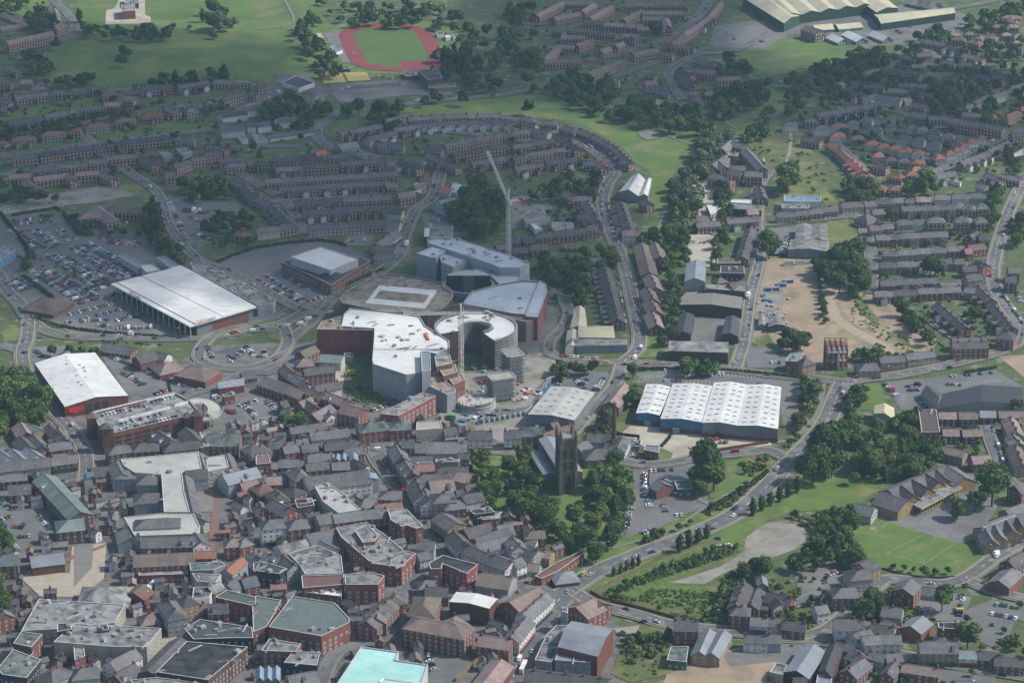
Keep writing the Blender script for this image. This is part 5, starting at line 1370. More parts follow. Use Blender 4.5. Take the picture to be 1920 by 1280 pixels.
g rm3c 10 890 1225 1090 1200
h rg3c 15 765 615 990 590
h rg3c 14 1000 600 1150 592
h rg3n 7 1000 535 1070 530
f cc 9 0 1205 605 1385 595 1400 655 1200 668
G ws2c 10 1405 650 1500 640
G ws3c 11 1590 672 1770 672
G ws3c 10 1860 672 1920 672
G rs4c 13 1095 735 1185 735
g rs3 14 1195 765 1270 765
g gs3n 17 1285 755 1500 752
g ws2 11 1510 762 1580 762
g rs2 10 1130 865 1320 860
g ws2 8 1530 835 1600 835
f pl 8 3 1350 885 1530 885 1520 905 1345 905
g rm3n 9 1190 925 1330 915
f rG 8 1 1200 912 1320 905 1340 940 1260 950
g gs2 9 1360 945 1590 935
H rs3c 10 1185 1000 1490 985
g yt3n 14 1520 970 1620 995
g gt3n 19 1300 1045 1480 1030
G ks3c 11 1045 770 1100 870
G bs3c 11 1110 885 1175 985
G ws3c 11 1190 1015 1255 1150
g ws3c 10 1260 1095 1300 1190
H ys4c 14 1330 1140 1480 1130
H rs3c 13 1430 1195 1530 1185
G ws3c 11 1550 1150 1690 1125
g rs3 9 1500 1115 1550 1110;1570 1075 1650 1065
f kk 9 2 1600 1270 1750 1240 1790 1280 1640 1300
@2 2
w bl 8 1 1 0 1620 85 1620 5 1180 -5 1176 70
w gl 6 1.5 1 0 865 25 862 -15 470 -20 480 35
w cW 6 1.5 1 0 397 52 480 30 475 -5 440 -5
g bt2 12 845 310 735 450
g rs2 10 890 325 970 335
G ws3c 11 -20 662 70 662
G rg3 12 72 642 225 642
g rm3c 11 230 690 440 620
g bs2c 10 290 612 340 600
g ws2c 11 570 685 690 695
g gs2 10 700 705 755 715
g gs2 10 480 780 560 740
h ys2 16 560 810 700 800
g wg2n 9 835 705 790 800
g bs2 9 700 760 770 770
f rp 5 0 1000 778 1105 785 1100 838 988 815
g rs2n 13 1090 1035 1150 1070
f Gg 5 0 1215 1050 1335 1048 1352 1108 1240 1110
f gp 4 0 1140 1035 1230 1030 1290 1040 1180 1052
@3 2
f rb 9 3 130 150 165 95 270 85 235 155
h ys3 10 255 130 310 120
h ys2c 13 665 165 830 158
g ps2c 9 835 115 1020 102;1030 92 1240 68
g rs3c 10 1380 5 1645 -2
w gd 5 4 1 0 1250 505 1925 470 1900 345 1305 395
w gd 5 3 1 0 1260 505 1310 395 1225 335 1150 385
w cy 7 2.5 1 0 795 540 950 586 946 500 800 480
f rt 7 1 1128 515 1262 515 1290 682 1152 684
g bt2n 9 1280 530 1410 530;1430 532 1560 530
g bp2n 9 1590 518 1705 520
g bt2n 9 1310 656 1430 656;1455 662 1600 656
g pt2n 9 1285 775 1480 820
g rt2n 10 1525 860 1660 850
g bt1n 9 1730 522 1920 522
g pt2c 10 1810 560 1870 680
g pl2c 10 1830 690 1885 755
g pt2c 10 1845 765 1910 920
g bt1n 8 1890 570 1920 575
g gs2 12 650 1210 800 1240
g rs3c 11 1850 1080 1920 1050
g ys2n 11 1780 1260 1920 1210
@0 3
h bG3n 16 420 65 620 45
h bG3n 15 -20 320 90 315
g rp2n 15 225 330 470 300
g gs2n 15 960 110 980 190
f cW 10 1 930 40 1440 -12 1500 110 1475 165 1010 180
h gs4n 13 1010 55 1350 40
G rs3n 12 1060 190 1470 180
f ww 8 0 1050 195 1310 185 1310 225 1055 240
g rt3n 16 1005 320 1450 300
f rl 5 1 1045 395 1420 378 1405 465 1040 478
g ws3n 10 1460 150 1510 220
g ro2n 8 1465 295 1620 290
h rt3c 10 1690 200 1800 190
g go3 8 1695 430 1810 335
f gg 9 1 1420 385 1660 375 1690 400 1600 435 1430 440
f cl 9 1 1440 460 1660 470 1620 530 1480 520
h rl2n 26 590 560 980 560
g rm2n 14 1000 600 1080 540
f cl 9 8 160 892 290 655 940 695 860 830 560 870 380 880
f cl 12 10 400 975 560 838 1210 872 1100 1012 840 1010
f kd 14 1 430 840 530 830 540 880 430 900
f dk 13 1 740 850 810 845 820 885 750 890
h rt2c 12 1040 770 1200 745
H gs4c 11 1250 630 1330 760
H ys4c 10 1360 600 1430 660
f wl 9 1 1450 565 1615 560 1570 640 1440 660
h rs2 8 1490 690 1560 680
G rl3n 9 1560 560 1650 520
f rG 11 1 1615 640 1700 585 1920 640 1920 690 1880 700
g rd3c 11 1560 690 1710 680
f kd 10 8 1385 880 1500 805 1890 865 1900 945 1740 945 1450 955
f bk 11 4 1170 1200 1400 970 1860 1012 1560 1260
g rs3n 14 1360 940 1110 1185
f rg 11 1 100 985 160 895 320 920 235 1015
f kg 11 2 -20 1180 100 1030 310 1110 200 1245 20 1220
h gs3c 14 320 1230 500 1130
h gs3c 12 530 1170 740 1150
G ws3c 11 820 1120 1010 1020
G rs3c 11 860 1220 1010 1130
f rl 10 2 540 870 600 840 640 1080 560 1110
g rs3c 11 0 720 40 760
f kl 11 2 980 1260 1180 1240 1540 1290 1000 1300
g rd2c 11 1810 500 1920 475
g gs2c 11 1700 540 1800 470
h rs3 9 1790 210 1860 190
@1 3
H ws4c 12 30 60 215 40
H rs4c 12 225 60 390 40
g ys3n 12 450 25 570 0
G rs3n 11 575 15 790 -15
G rs3c 11 790 -15 980 -30
g wl2n 13 165 255 370 200
g ws2n 20 380 165 610 120
g rs2 14 480 215 600 270
f cl 10 6 240 312 460 250 640 330 655 460 370 470 330 400
f rl 11 14 600 120 830 80 960 165 1120 300 1180 350 1070 400 850 370 640 190
f rl 13 1 740 140 840 100 920 180 890 220 800 230
f rl 12 0 665 470 860 450 965 480 915 545 670 545
f rm 10 0 340 480 660 470 660 545 350 570
f rw 7 2 345 600 500 552 645 560 640 635
f rl 12 3 860 385 1090 415 1200 312 1120 290
f rl 12 1 985 -20 1130 -20 1255 112 1200 125 1130 100 1090 110 1010 60
f kd 9 4 -20 385 40 370 232 425 180 465 -20 440
g gs3c 10 60 300 180 330;200 320 290 390
G ys3n 14 1385 0 1510 80
g rs2 13 1560 130 1750 80;1640 200 1890 110
f rl 7 3 1650 0 1830 0 1830 50 1700 60
G gs3c 11 1480 140 1580 240
G ws3c 11 1590 240 1790 330
G ws3c 14 1790 320 1925 370
g ws2 12 1650 230 1880 180;1810 100 1920 85
f rk 12 1 1295 385 1400 325 1665 395 1580 465 1490 425 1400 390 1390 425 1310 430
G gs3c 10 1215 215 1340 220
G ws3 9 1205 310 1290 290
g gt3c 17 1680 450 1925 485
w rw 11 1.2 1 0 1450 668 1750 720 1812 650 1500 598
h rt4n 15 1290 590 1235 740
h rt4n 16 1140 775 1600 860
h rt4n 14 1430 770 1530 830
g rs2 11 1270 560 1440 560
h gs2 10 1235 510 1320 505
f rG 12 4 95 862 272 632 592 682 702 800 700 830 490 932
f rG 10 2 -30 650 0 632 190 662 142 760 80 860 -20 900
G rs3c 12 830 815 1000 650
g rt3c 11 900 790 930 680
h rt2c 11 1010 600 1060 650
f rl 10 3 40 1040 100 950 340 990 300 1050
f kl 9 4 210 1130 280 1042 480 1060 458 1152
w gb 9 2 3 0 0 1260 180 1265 185 1170 0 1175
g gs3n 13 240 1230 450 1190
g rt3c 13 1680 920 1920 955
g rt2n 14 1840 1100 1700 1280
@2 3
h rt3c 10 90 135 250 130
g ws2 8 110 190 190 205
G ws3c 10 0 360 70 335
g gs3c 10 0 180 60 250;130 250 200 280
g yt2 9 190 270 300 290
g gt1 9 130 380 210 390
f rm 5 0 170 480 330 380 440 330 520 290 540 310 340 450 220 500
h rp1n 14 310 460 475 440
g rt3 16 -20 670 200 560
G ws3c 10 80 760 250 605
G ws3c 10 -10 930 110 780
g rt3 18 480 710 620 640
g rt3n 14 600 640 680 680
w rp 14 3 1 0 640 1082 760 870 450 815 345 1010
f gl 8 3 170 1110 300 1128 420 850 330 850 260 920 220 1000
f gl 10 3 320 1110 590 1130 600 1085 345 1050
f gp 13 1 370 710 420 720 420 760 370 745
g rs3c 19 110 1180 720 1250
g rd3c 11 1215 810 1395 815
g yp2n 9 1480 870 1405 1040
g yp2n 9 1590 880 1495 1050
f Gg 5 0 1160 1110 1190 1012 1325 1010 1308 1125
g rs3c 10 1745 520 1680 690
g rs2c 9 1845 560 1790 690
h rs3c 10 1640 700 1790 710
G ws2c 9 1790 785 1920 795
g ws2c 8 1740 920 1920 930
g yp1 6 1870 470 1880 530
@3 3
g rd2c 12 0 590 180 640
g cd2 9 60 640 100 680
g ws2c 9 350 705 440 690
g ws2c 9 -20 790 115 795
g rs2c 9 110 815 285 835
h cs3c 13 600 440 760 425
g ys3n 13 690 385 790 345
h rs3c 12 480 560 670 560
g rs1 8 420 610 600 670
g rs3n 13 1070 500 1010 570
g gs1n 9 1130 555 1340 575
g gs2c 11 860 700 1010 720
g rt2c 10 860 800 960 830
g rp2n 13 1160 775 1070 850
G ws3c 12 500 805 660 800
h gs2c 9 640 790 770 820
g gs2 9 780 830 950 860
G ws2c 10 640 910 760 870
G ws3c 10 710 925 840 915
G ws3c 10 850 915 995 915
G ps3c 14 1135 970 1420 970
f rk 8 3 1270 830 1430 830 1430 880 1280 870
h gs2 9 1260 925 1350 935
G wG2 9 1430 1030 1570 1035
g rs2c 9 1580 1040 1700 1045;1700 1080 1925 1100
g rs2n 13 1840 410 1730 510
g rs3c 11 1800 360 1925 290
w dp 6 3 1 0 120 1195 310 1250 440 1050 255 995
w rs 7 3 1 0 375 1195 480 1235 560 1030 450 995
g rs2c 9 520 970 650 985
g rs2 11 640 1020 740 1090
g rs2 11 600 1180 720 1090
g gs2c 9 760 1040 880 1060;880 1060 1000 1050
g rs2c 8 890 1200 960 1110
f cl 5 0 15 1200 60 1130 145 1148 110 1222
g gs2 9 0 915 100 920
g rt2 9 1010 1130 1290 1170
g gd2 9 190 1240 290 1240
f gp 6 0 370 1220 480 1230 470 1290 360 1290
g ks1 8 1420 1260 1560 1270
g rp2n 14 1610 110 1850 15
'''
def parse_town():
    c=r=0
    for ln in TOWN.strip().splitlines():
        t=ln.split()
        if t[0].startswith('@'): c,r=int(t[0][1:]),int(t[1]); continue
        X=lambda v:480*c+float(v)/4; Y=lambda v:320*r+float(v)/4
        k,st=t[0],t[1]
        if k in 'ghGH':
            w_=float(t[2])
            for seg in ' '.join(t[3:]).split(';'):
                a=seg.split(); gable(st,w_,X(a[0]),Y(a[1]),X(a[2]),Y(a[3]),hip=k in 'hH',shop=k in 'GH')
        elif k=='f':
            v=t[4:]; pts=[(X(v[i]),Y(v[i+1])) for i in range(0,len(v),2)]; flat(st,float(t[2]),pts,plant=int(t[3]),shop=False)
        elif k=='w':
            v=t[6:]; pts=[(X(v[i]),Y(v[i+1])) for i in range(0,8,2)]; bays(st,float(t[2]),float(t[3]),int(t[4]),pts,sky=int(t[5]),name='warehouse',win=False)
# ---------------------------------------------------------------- ground cover, roads, track
S=src
def ground_cover():
    P=lambda n,m,pts: patch(n,MATS[m],pts)
    P('town_paving','yard',[(-60,800),(120,735),(240,745),(380,650),(560,640),(640,640),(700,700),(1000,690),(1040,790),(900,860),(885,950),(960,1010),(1000,1090),(1080,1110),(1170,1180),(1180,1290),(-80,1330)])
    P('field','meadow',[(148,-40),(610,-40),(600,150),(475,150),(380,160),(280,158),(90,162),(75,125),(95,85),(140,60)])
    P('field','meadow',[(0,-50),(130,-50),(148,-30),(60,30),(0,20)])
    P('verge','lawn',[(0,212),(80,203),(175,180),(190,195),(100,212),(0,228)]); P('verge','lawn',[(0,277),(200,245),(350,226),(388,240),(320,255),(75,277),(0,293)])
    P('verge','lawn',[(360,245),(420,232),(430,245),(380,252)]); P('verge','lawn',[(250,235),(330,215),(400,222),(330,235)])
    P('playground','concrete_yard',[(199,20),(215,16),(228,-10),(272,-10),(272,28),(282,32),(284,44),(198,46)])
    P('stadium_grass','lawn',[(598,45),(640,42),(760,38),(860,45),(905,110),(870,140),(610,140)])
    P('lawn','meadow',[(620,247),(640,225),(690,212),(688,235),(645,247)])
    P('field','meadow',[(745,205),(840,192),(960,178),(1010,170),(1110,200),(1220,228),(1318,247),(1305,275),(1268,320),(1225,322),(1190,305),(1180,290),(1165,275),(1100,237),(1055,225),(960,217),(860,213),(780,217)])
    P('field','meadow',[(1218,318),(1268,318),(1252,350),(1246,390),(1256,432),(1212,432),(1222,370)])
    P('field','meadow',[(1362,235),(1375,220),(1462,157),(1470,152),(1530,180),(1592,198),(1530,225),(1490,222),(1440,242),(1400,242)]); P('hard_court','old_tarmac',[(1410,210),(1440,207),(1478,212),(1440,222),(1412,222)])
    P('field','meadow',[(1385,102),(1440,80),(1500,66),(1560,80),(1615,98),(1605,110),(1530,113),(1480,136),(1440,141),(1408,122)])
    P('factory_yard','old_tarmac',[(1400,40),(1500,40),(1700,8),(1830,30),(1780,75),(1620,88),(1560,75),(1490,62),(1420,95),(1330,85),(1340,50)])
    P('rough_field','rough_grass',[(1392,258),(1450,240),(1495,255),(1522,282),(1560,340),(1592,375),(1575,390),(1478,372),(1452,342),(1422,292),(1405,275)]); P('rough_field','dry_grass',[(1475,345),(1530,340),(1570,378),(1480,372)])
    # car parks
    P('car_park','tarmac',[(-20,400),(95,398),(150,398),(165,408),(210,440),(300,432),(345,462),(300,470),(420,500),(540,590),(420,622),(340,632),(150,636),(95,600),(20,540),(-20,500)])
    P('car_park','gravel',[(-20,382),(207,347),(255,365),(175,380),(120,385),(5,402),(-20,405)]); P('verge','dry_grass',[(207,347),(262,345),(290,370),(255,366)])
    P('car_park','tarmac',[(312,376),(350,368),(430,372),(468,400),(405,455),(350,460)])
    P('car_park','tarmac',[(405,492),(480,462),(600,450),(690,478),(705,520),(620,560),(560,578),(480,545),(400,512)])
    P('yard','old_tarmac',[(655,440),(700,440),(698,460),(640,460)])
    P('car_park','tarmac',[(1040,698),(1060,692),(1140,697),(1148,712),(1115,742),(1030,728)])
    P('car_park','tarmac',[(1190,700),(1300,692),(1440,700),(1510,714),(1508,770),(1470,808),(1460,728),(1215,722)])
    P('concrete_yard','concrete_yard',[(1168,795),(1230,800),(1440,818),(1448,835),(1350,842),(1302,840),(1296,852),(1318,860),(1262,866),(1200,834),(1158,815)])
    P('car_park','tarmac',[(1160,820),(1198,822),(1190,862),(1160,858)])
    P('car_park','tarmac',[(1655,717),(1780,705),(1865,692),(1918,725),(1750,742),(1730,768),(1690,768)])
    P('embankment','earth',[(1870,668),(1925,665),(1925,712),(1900,690)])
    P('verge','lawn',[(1590,722),(1652,718),(1662,768),(1590,768)])
    P('car_park','old_tarmac',[(185,660),(250,665),(350,722),(320,738),(240,742)]); P('car_park','old_tarmac',[(45,650),(130,648),(132,662),(65,680),(48,670)])
    P('car_park','old_tarmac',[(405,745),(480,735),(505,750),(525,790),(490,800),(430,795),(400,770)])
    P('overgrown_plot','rough_grass',[(632,645),(695,642),(692,700),(745,742),(700,768),(662,750),(640,720)]); P('rough_field','lush',[(650,650),(694,650),(690,700),(735,735),(700,750),(660,725)])
    P('yard','concrete_yard',[(618,680),(650,682),(660,712),(630,715)])
    P('building_site','gravel',[(820,790),(835,735),(870,700),(960,700),(1000,650),(1035,655),(1045,690),(1010,735),(985,775),(1000,800),(940,830),(880,800)])
    P('mall_yard','old_tarmac',[(1000,620),(1030,560),(1045,590),(1040,640),(1000,670),(960,640)]); P('mall_yard','concrete_yard',[(770,580),(850,575),(870,640),(830,650),(790,620)])
    P('yard','old_tarmac',[(790,400),(870,395),(880,440),(800,445)]); P('yard','gravel',[(960,370),(1040,365),(1030,420),(960,430)])
    P('churchyard_lawn','lawn',[(888,850),(1000,846),(1110,858),(1182,872),(1186,930),(1165,970),(1125,1010),(1090,1050),(1000,985),(930,962),(886,905)])
    P('car_park','tarmac',[(1186,872),(1300,868),(1322,900),(1330,950),(1290,962),(1240,988),(1172,1008),(1188,930)])
    # park and main road verges
    P('park','lawn',[(1060,1098),(1110,1040),(1172,1008),(1240,990),(1300,960),(1330,950),(1325,880),(1400,855),(1475,868),(1520,862),(1660,850),(1690,890),(1630,930),(1600,952),(1480,960),(1400,992),(1240,1040),(1110,1108)])
    P('park_path','brick_paving',[(1120,1082),(1180,1052),(1260,1020),(1340,985),(1400,945),(1445,905),(1440,900),(1395,938),(1335,978),(1255,1013),(1175,1045),(1115,1075)])
    P('overgrown_plot','rough_grass',[(1105,1115),(1150,1085),(1250,1045),(1400,985),(1520,968),(1562,1000),(1545,1032),(1400,1062),(1385,1130),(1340,1152),(1260,1158),(1150,1135)])
    P('rough_field','lush',[(1170,1120),(1200,1130),(1340,1148),(1345,1110),(1300,1095),(1220,1095)])
    P('rough_field','lush',[(1130,1110),(1165,1082),(1250,1048),(1380,1010),(1402,1030),(1300,1072),(1190,1112)])
    P('gravel_track','gravel',[(1400,998),(1440,980),(1500,983),(1520,1005),(1490,1030),(1440,1048),(1400,1055),(1350,1078),(1320,1095),(1255,1092),(1290,1082),(1350,1062),(1395,1035)])
    P('lawn','lawn',[(1340,985),(1400,975),(1430,985),(1395,1010),(1350,1030)])
    P('school_field','lawn',[(1600,962),(1665,977),(1737,1000),(1797,1017),(1850,1032),(1857,1042),(1827,1070),(1790,1082),(1690,1078),(1640,1060),(1590,1035),(1572,1030)])
    P('school_yard','old_tarmac',[(1612,958),(1690,945),(1800,885),(1840,892),(1870,950),(1835,1010),(1800,1018),(1737,1000),(1665,977)])
    P('sand_pit','earth',[(1630,989),(1638,986),(1646,989),(1640,994),(1631,993)])
    # industrial plots and the building site on the right
    P('yard','concrete_yard',[(1290,440),(1345,440),(1340,500),(1300,500),(1290,480)]); P('yard','concrete_yard',[(1310,345),(1370,345),(1350,410),(1310,430)]); P('yard','old_tarmac',[(1275,580),(1400,580),(1385,640),(1260,640)])
    P('yard','gravel',[(1280,535),(1330,535),(1330,560),(1275,560)]); P('yard','old_tarmac',[(1430,430),(1500,425),(1490,480),(1440,480)])
    P('dry_grass_bank','dry_grass',[(1540,420),(1588,411),(1620,462),(1605,480),(1548,458)])
    P('building_plot','earth',[(1600,536),(1625,532),(1660,560),(1760,640),(1742,664),(1650,660),(1560,600)])
    P('building_plot','earth',[(1405,640),(1410,560),(1415,485),(1535,485),(1558,520),(1622,532),(1650,545),(1685,600),(1755,640),(1740,662),(1600,662),(1560,695),(1430,650)])
    P('rough_field','earth_scrub',[(1582,548),(1612,540),(1645,590),(1720,640),(1740,662),(1680,655),(1640,630),(1598,605),(1575,575)]); P('rough_field','rough_grass',[(1600,548),(1618,560),(1650,600),(1640,610),(1605,580)]); P('rough_field','rough_grass',[(1660,620),(1700,638),(1715,655),(1670,640)]); P('rough_field','earth_scrub',[(1530,520),(1560,525),(1565,535),(1540,548)])
    P('rough_field','rough_grass',[(1415,635),(1440,625),(1460,660),(1420,655)]); P('rough_field','earth_scrub',[(1550,605),(1585,600),(1610,640),(1570,660),(1545,640)])
    P('gravel_track','gravel',[(1415,600),(1440,540),(1475,545),(1460,600),(1430,620)])
    P('access_road','earth_road',[(1618,531),(1590,536),(1572,548),(1566,570),(1580,598),(1610,618),(1645,635),(1685,662),(1672,664),(1630,643),(1595,625),(1560,600),(1548,575),(1552,550),(1540,535),(1575,525)])
    P('car_park','tarmac',[(1400,650),(1480,655),(1490,690),(1400,690)])
    # lower right
    P('car_park','old_tarmac',[(1488,1072),(1545,1038),(1602,1050),(1592,1090),(1540,1112),(1500,1122)]); P('car_park','tarmac',[(1700,1122),(1775,1108),(1822,1120),(1800,1168),(1740,1162)])
    P('car_park','tarmac',[(1860,1125),(1925,1132),(1925,1168),(1905,1160),(1880,1222),(1835,1202),(1802,1165),(1815,1142)])
    P('waste_ground','earth',[(1250,1264),(1340,1225),(1440,1200),(1482,1215),(1445,1290),(1240,1290)]); P('waste_ground','old_tarmac',[(1350,1225),(1440,1205),(1480,1215),(1455,1240),(1370,1250)])
    P('overgrown_plot','rough_grass',[(1160,1182),(1205,1170),(1262,1180),(1262,1262),(1180,1280),(1145,1262),(1165,1215)]); P('gravel_track','gravel',[(1150,1178),(1200,1172),(1190,1195),(1165,1200)])
    P('yard','old_tarmac',[(1450,1205),(1510,1205),(1480,1250),(1450,1240)]); P('car_park','tarmac',[(1690,1250),(1860,1262),(1880,1290),(1680,1290)])
    P('junction','brick_paving',[(1022,1112),(1062,1100),(1098,1112),(1062,1146),(1040,1140)])
    P('plaza','beige_paving',[(40,1085),(60,1065),(130,1075),(135,1025),(200,1018),(195,1085),(150,1120),(75,1118)]); P('park','lawn',[(-10,680),(40,700),(75,745),(60,800),(30,820),(-10,822)]); P('car_park','tarmac',[(-10,965),(60,955),(98,1000),(27,1042),(-10,1020)])
    P('lane','brick_paving',[(395,835),(405,840),(412,960),(400,1060),(385,1060),(398,960)]); P('arcade_paving','pavement',[(350,905),(400,905),(400,960),(362,960)])
    P('car_park','tarmac',[(817,1222),(892,1230),(850,1290),(800,1290),(810,1240)]); P('roundabout_island','lawn',[(5,620),(25,612),(45,620),(35,640),(5,640)]); P('verge','lawn',[(500,618),(530,625),(525,640),(505,635)])
    P('verge','lawn',[(1190,600),(1230,600),(1240,670),(1200,672)]); P('verge','lawn',[(1178,480),(1190,590),(1215,600),(1205,520),(1195,470)]); P('verge','lawn',[(1235,460),(1260,460),(1255,520),(1240,515)])
    P('verge','lawn',[(1155,790),(1185,795),(1165,812),(1150,805)]); P('verge','lawn',[(1210,860),(1240,840),(1262,850),(1255,866)]); P('verge','lawn',[(1288,838),(1320,845),(1305,852)])
    P('tennis_court','sand_court',S(1,0,480,562,640,556,682,620,510,632)); P('tennis_court','sand_court',S(1,0,660,548,830,545,862,606,690,614)); P('yard','old_tarmac',S(1,0,560,640,1200,590,1500,640,1480,720,1100,720,640,780,560,700)); P('car_park','tarmac',S(1,0,130,560,380,560,480,640,640,700,520,720,380,700,180,640))
    P('court','old_tarmac',S(1,0,500,250,620,225,740,480,640,470))
    # running track: a standard oval laid out from its measured centre and axis
    c=at(733,88); a=(at(645,62)-at(671,118)).normalized(); b=Vector((a.y,-a.x,0))
    def oval(hl,rr,n=16): 
        o=[]
        for s in (1,-1):
            for i in range(n+1):
                t=math.pi*i/n; o.append(c+a*s*hl+ (b*math.cos(t)*rr+a*math.sin(t)*rr)*s)
        return [(p.x,p.y) for p in o]
    patch('running_track',MATS['running_track'],oval(42,46),world=True); patch('infield',MATS['mown_pitch'],oval(43,31),world=True)
    q=lambda *v:[( (c+a*v[i]+b*v[i+1]).x,(c+a*v[i]+b*v[i+1]).y) for i in range(0,len(v),2)]
    patch('running_track',MATS['running_track'],q(-80,3,-80,38,-55,38,-55,-2),world=True); patch('running_track',MATS['running_track'],q(62,-5,62,1,82,1,82,-5),world=True)
    # paths
    for pts,w_,m in ((S(2,0,640,810,840,900,900,940,1200,1030,1390,1025),2.6,'pavement'),(S(2,0,1200,1035,1350,1090),2.2,'pavement'),(S(2,0,1920,690,1760,780,1600,895,1690,970),2.5,'pavement'),(S(3,0,170,1000,160,1150,110,1270),3,'gravel'),(S(2,1,1180,220,1130,350,1090,450),2.5,'pavement'),
        (S(3,2,0,1240,120,1130,200,1010,250,1015),2.5,'gravel'),(S(3,2,390,990,600,975,800,945,930,945),2.5,'gravel'),(S(3,2,150,1010,260,1015),5,'brick_paving'),(S(2,3,790,110,740,230,580,390,520,480,440,560),3,'gravel'),(S(2,3,640,300,900,230,1200,130,1400,0),2,'pavement'),(S(2,2,1920,980,1500,1220,1400,1280),2.5,'pavement'),(S(2,2,1310,960,1370,1060,1400,1180,1480,1220),3,'pavement'),(S(2,2,1720,960,1600,1010,1520,1090,1500,1180),3,'rough_grass'),(S(2,2,1800,860,1850,900,1920,930),2.5,'brick_paving'),(S(3,2,410,310,390,500,330,600,200,720,60,760),4,'pavement'),
        (S(0,0,480,320,700,290,900,265),2.5,'pavement'),(S(0,0,380,370,330,425,380,450),2.5,'pavement'),(S(1,0,0,225,280,180,210,0),3,'pavement'),(S(1,0,590,50,720,20),2,'pavement'),(S(0,0,1150,650,900,670,600,630,350,630),3,'pavement'),(S(3,0,80,610,300,680,500,770,640,790),6,'road')):
        P_=smooth([at(x,y) for x,y in pts],3); zc[0]+=.004; sh=SHEETS.setdefault(('footpath' ,m),MB())
        for qd in strip_quads(P_,w_): sh.face([(p.x,p.y,zc[0]) for p in qd])
    P('planting_bed','lush',S(0,3,200,260,240,240,250,290,215,300)); P('planting_bed','lush',S(0,3,450,390,500,400,480,460,450,450)); P('planting_bed','brick_paving',S(0,3,480,350,800,240,790,260,490,380)); P('paving_patch','pavement',S(0,3,560,260,700,240,690,420,560,560))
    P('playground','old_tarmac',[(1195,250),(1215,246),(1238,250),(1236,261),(1215,264),(1200,258)])
    # pitch lines
    zc[0]+=.004; sh=SHEETS.setdefault(('pitch_lines','road_paint'),MB())
    for pts in (S(3,3,890,310,1185,165),S(3,3,1185,165,1420,235),S(3,3,905,80,1140,155),S(3,3,950,325,1170,395,1400,240),S(3,3,880,300,950,325),S(3,3,905,80,800,160),S(3,3,675,245,705,230),S(3,3,1090,155,1130,145),S(3,3,1100,350,1165,350,1170,395)):
        P_=[at(x,y) for x,y in pts]
        for qd in strip_quads(P_,.11): sh.face([(p.x,p.y,zc[0]) for p in qd])
    # parking bay lines
    for (x1,y1,x2,y2) in ((0,385,205,355),(10,392,195,370),(20,398,120,388)):
        A,B=at(x1,y1),at(x2,y2); d=(B-A); L=d.length; d.normalize(); n=Vector((-d.y,d.x,0)); t=0; zc[0]+=.004
        while t<L: p=A+d*t; sh.face([tuple((p+n*2.4-d*.12).to_tuple()[:2])+(zc[0],),tuple((p-n*2.4-d*.12).to_tuple()[:2])+(zc[0],),tuple((p-n*2.4+d*.12).to_tuple()[:2])+(zc[0],),tuple((p+n*2.4+d*.12).to_tuple()[:2])+(zc[0],)]); t+=2.6
    for c_,r_,v in ((2,2,(1000,270,1500,250)),(2,2,(1250,300,1490,310)),(2,2,(1100,265,1280,262)),(3,2,(1380,330,1740,300)),(3,2,(70,560,150,430)),(3,2,(1000,470,1000,400)),(2,2,(1100,240,1900,270)),(3,3,(1050,700,1250,740))):
        (x1,y1),(x2,y2)=S(c_,r_,*v); A,B=at(x1,y1),at(x2,y2); d=(B-A); L=d.length; d.normalize(); n=Vector((-d.y,d.x,0)); t=0; zc[0]+=.004
        while t<L: p=A+d*t; sh.face([(*(p+n*2.4-d*.1).to_tuple()[:2],zc[0]),(*(p-n*2.4-d*.1).to_tuple()[:2],zc[0]),(*(p-n*2.4+d*.1).to_tuple()[:2],zc[0]),(*(p+n*2.4+d*.1).to_tuple()[:2],zc[0])]); t+=2.6
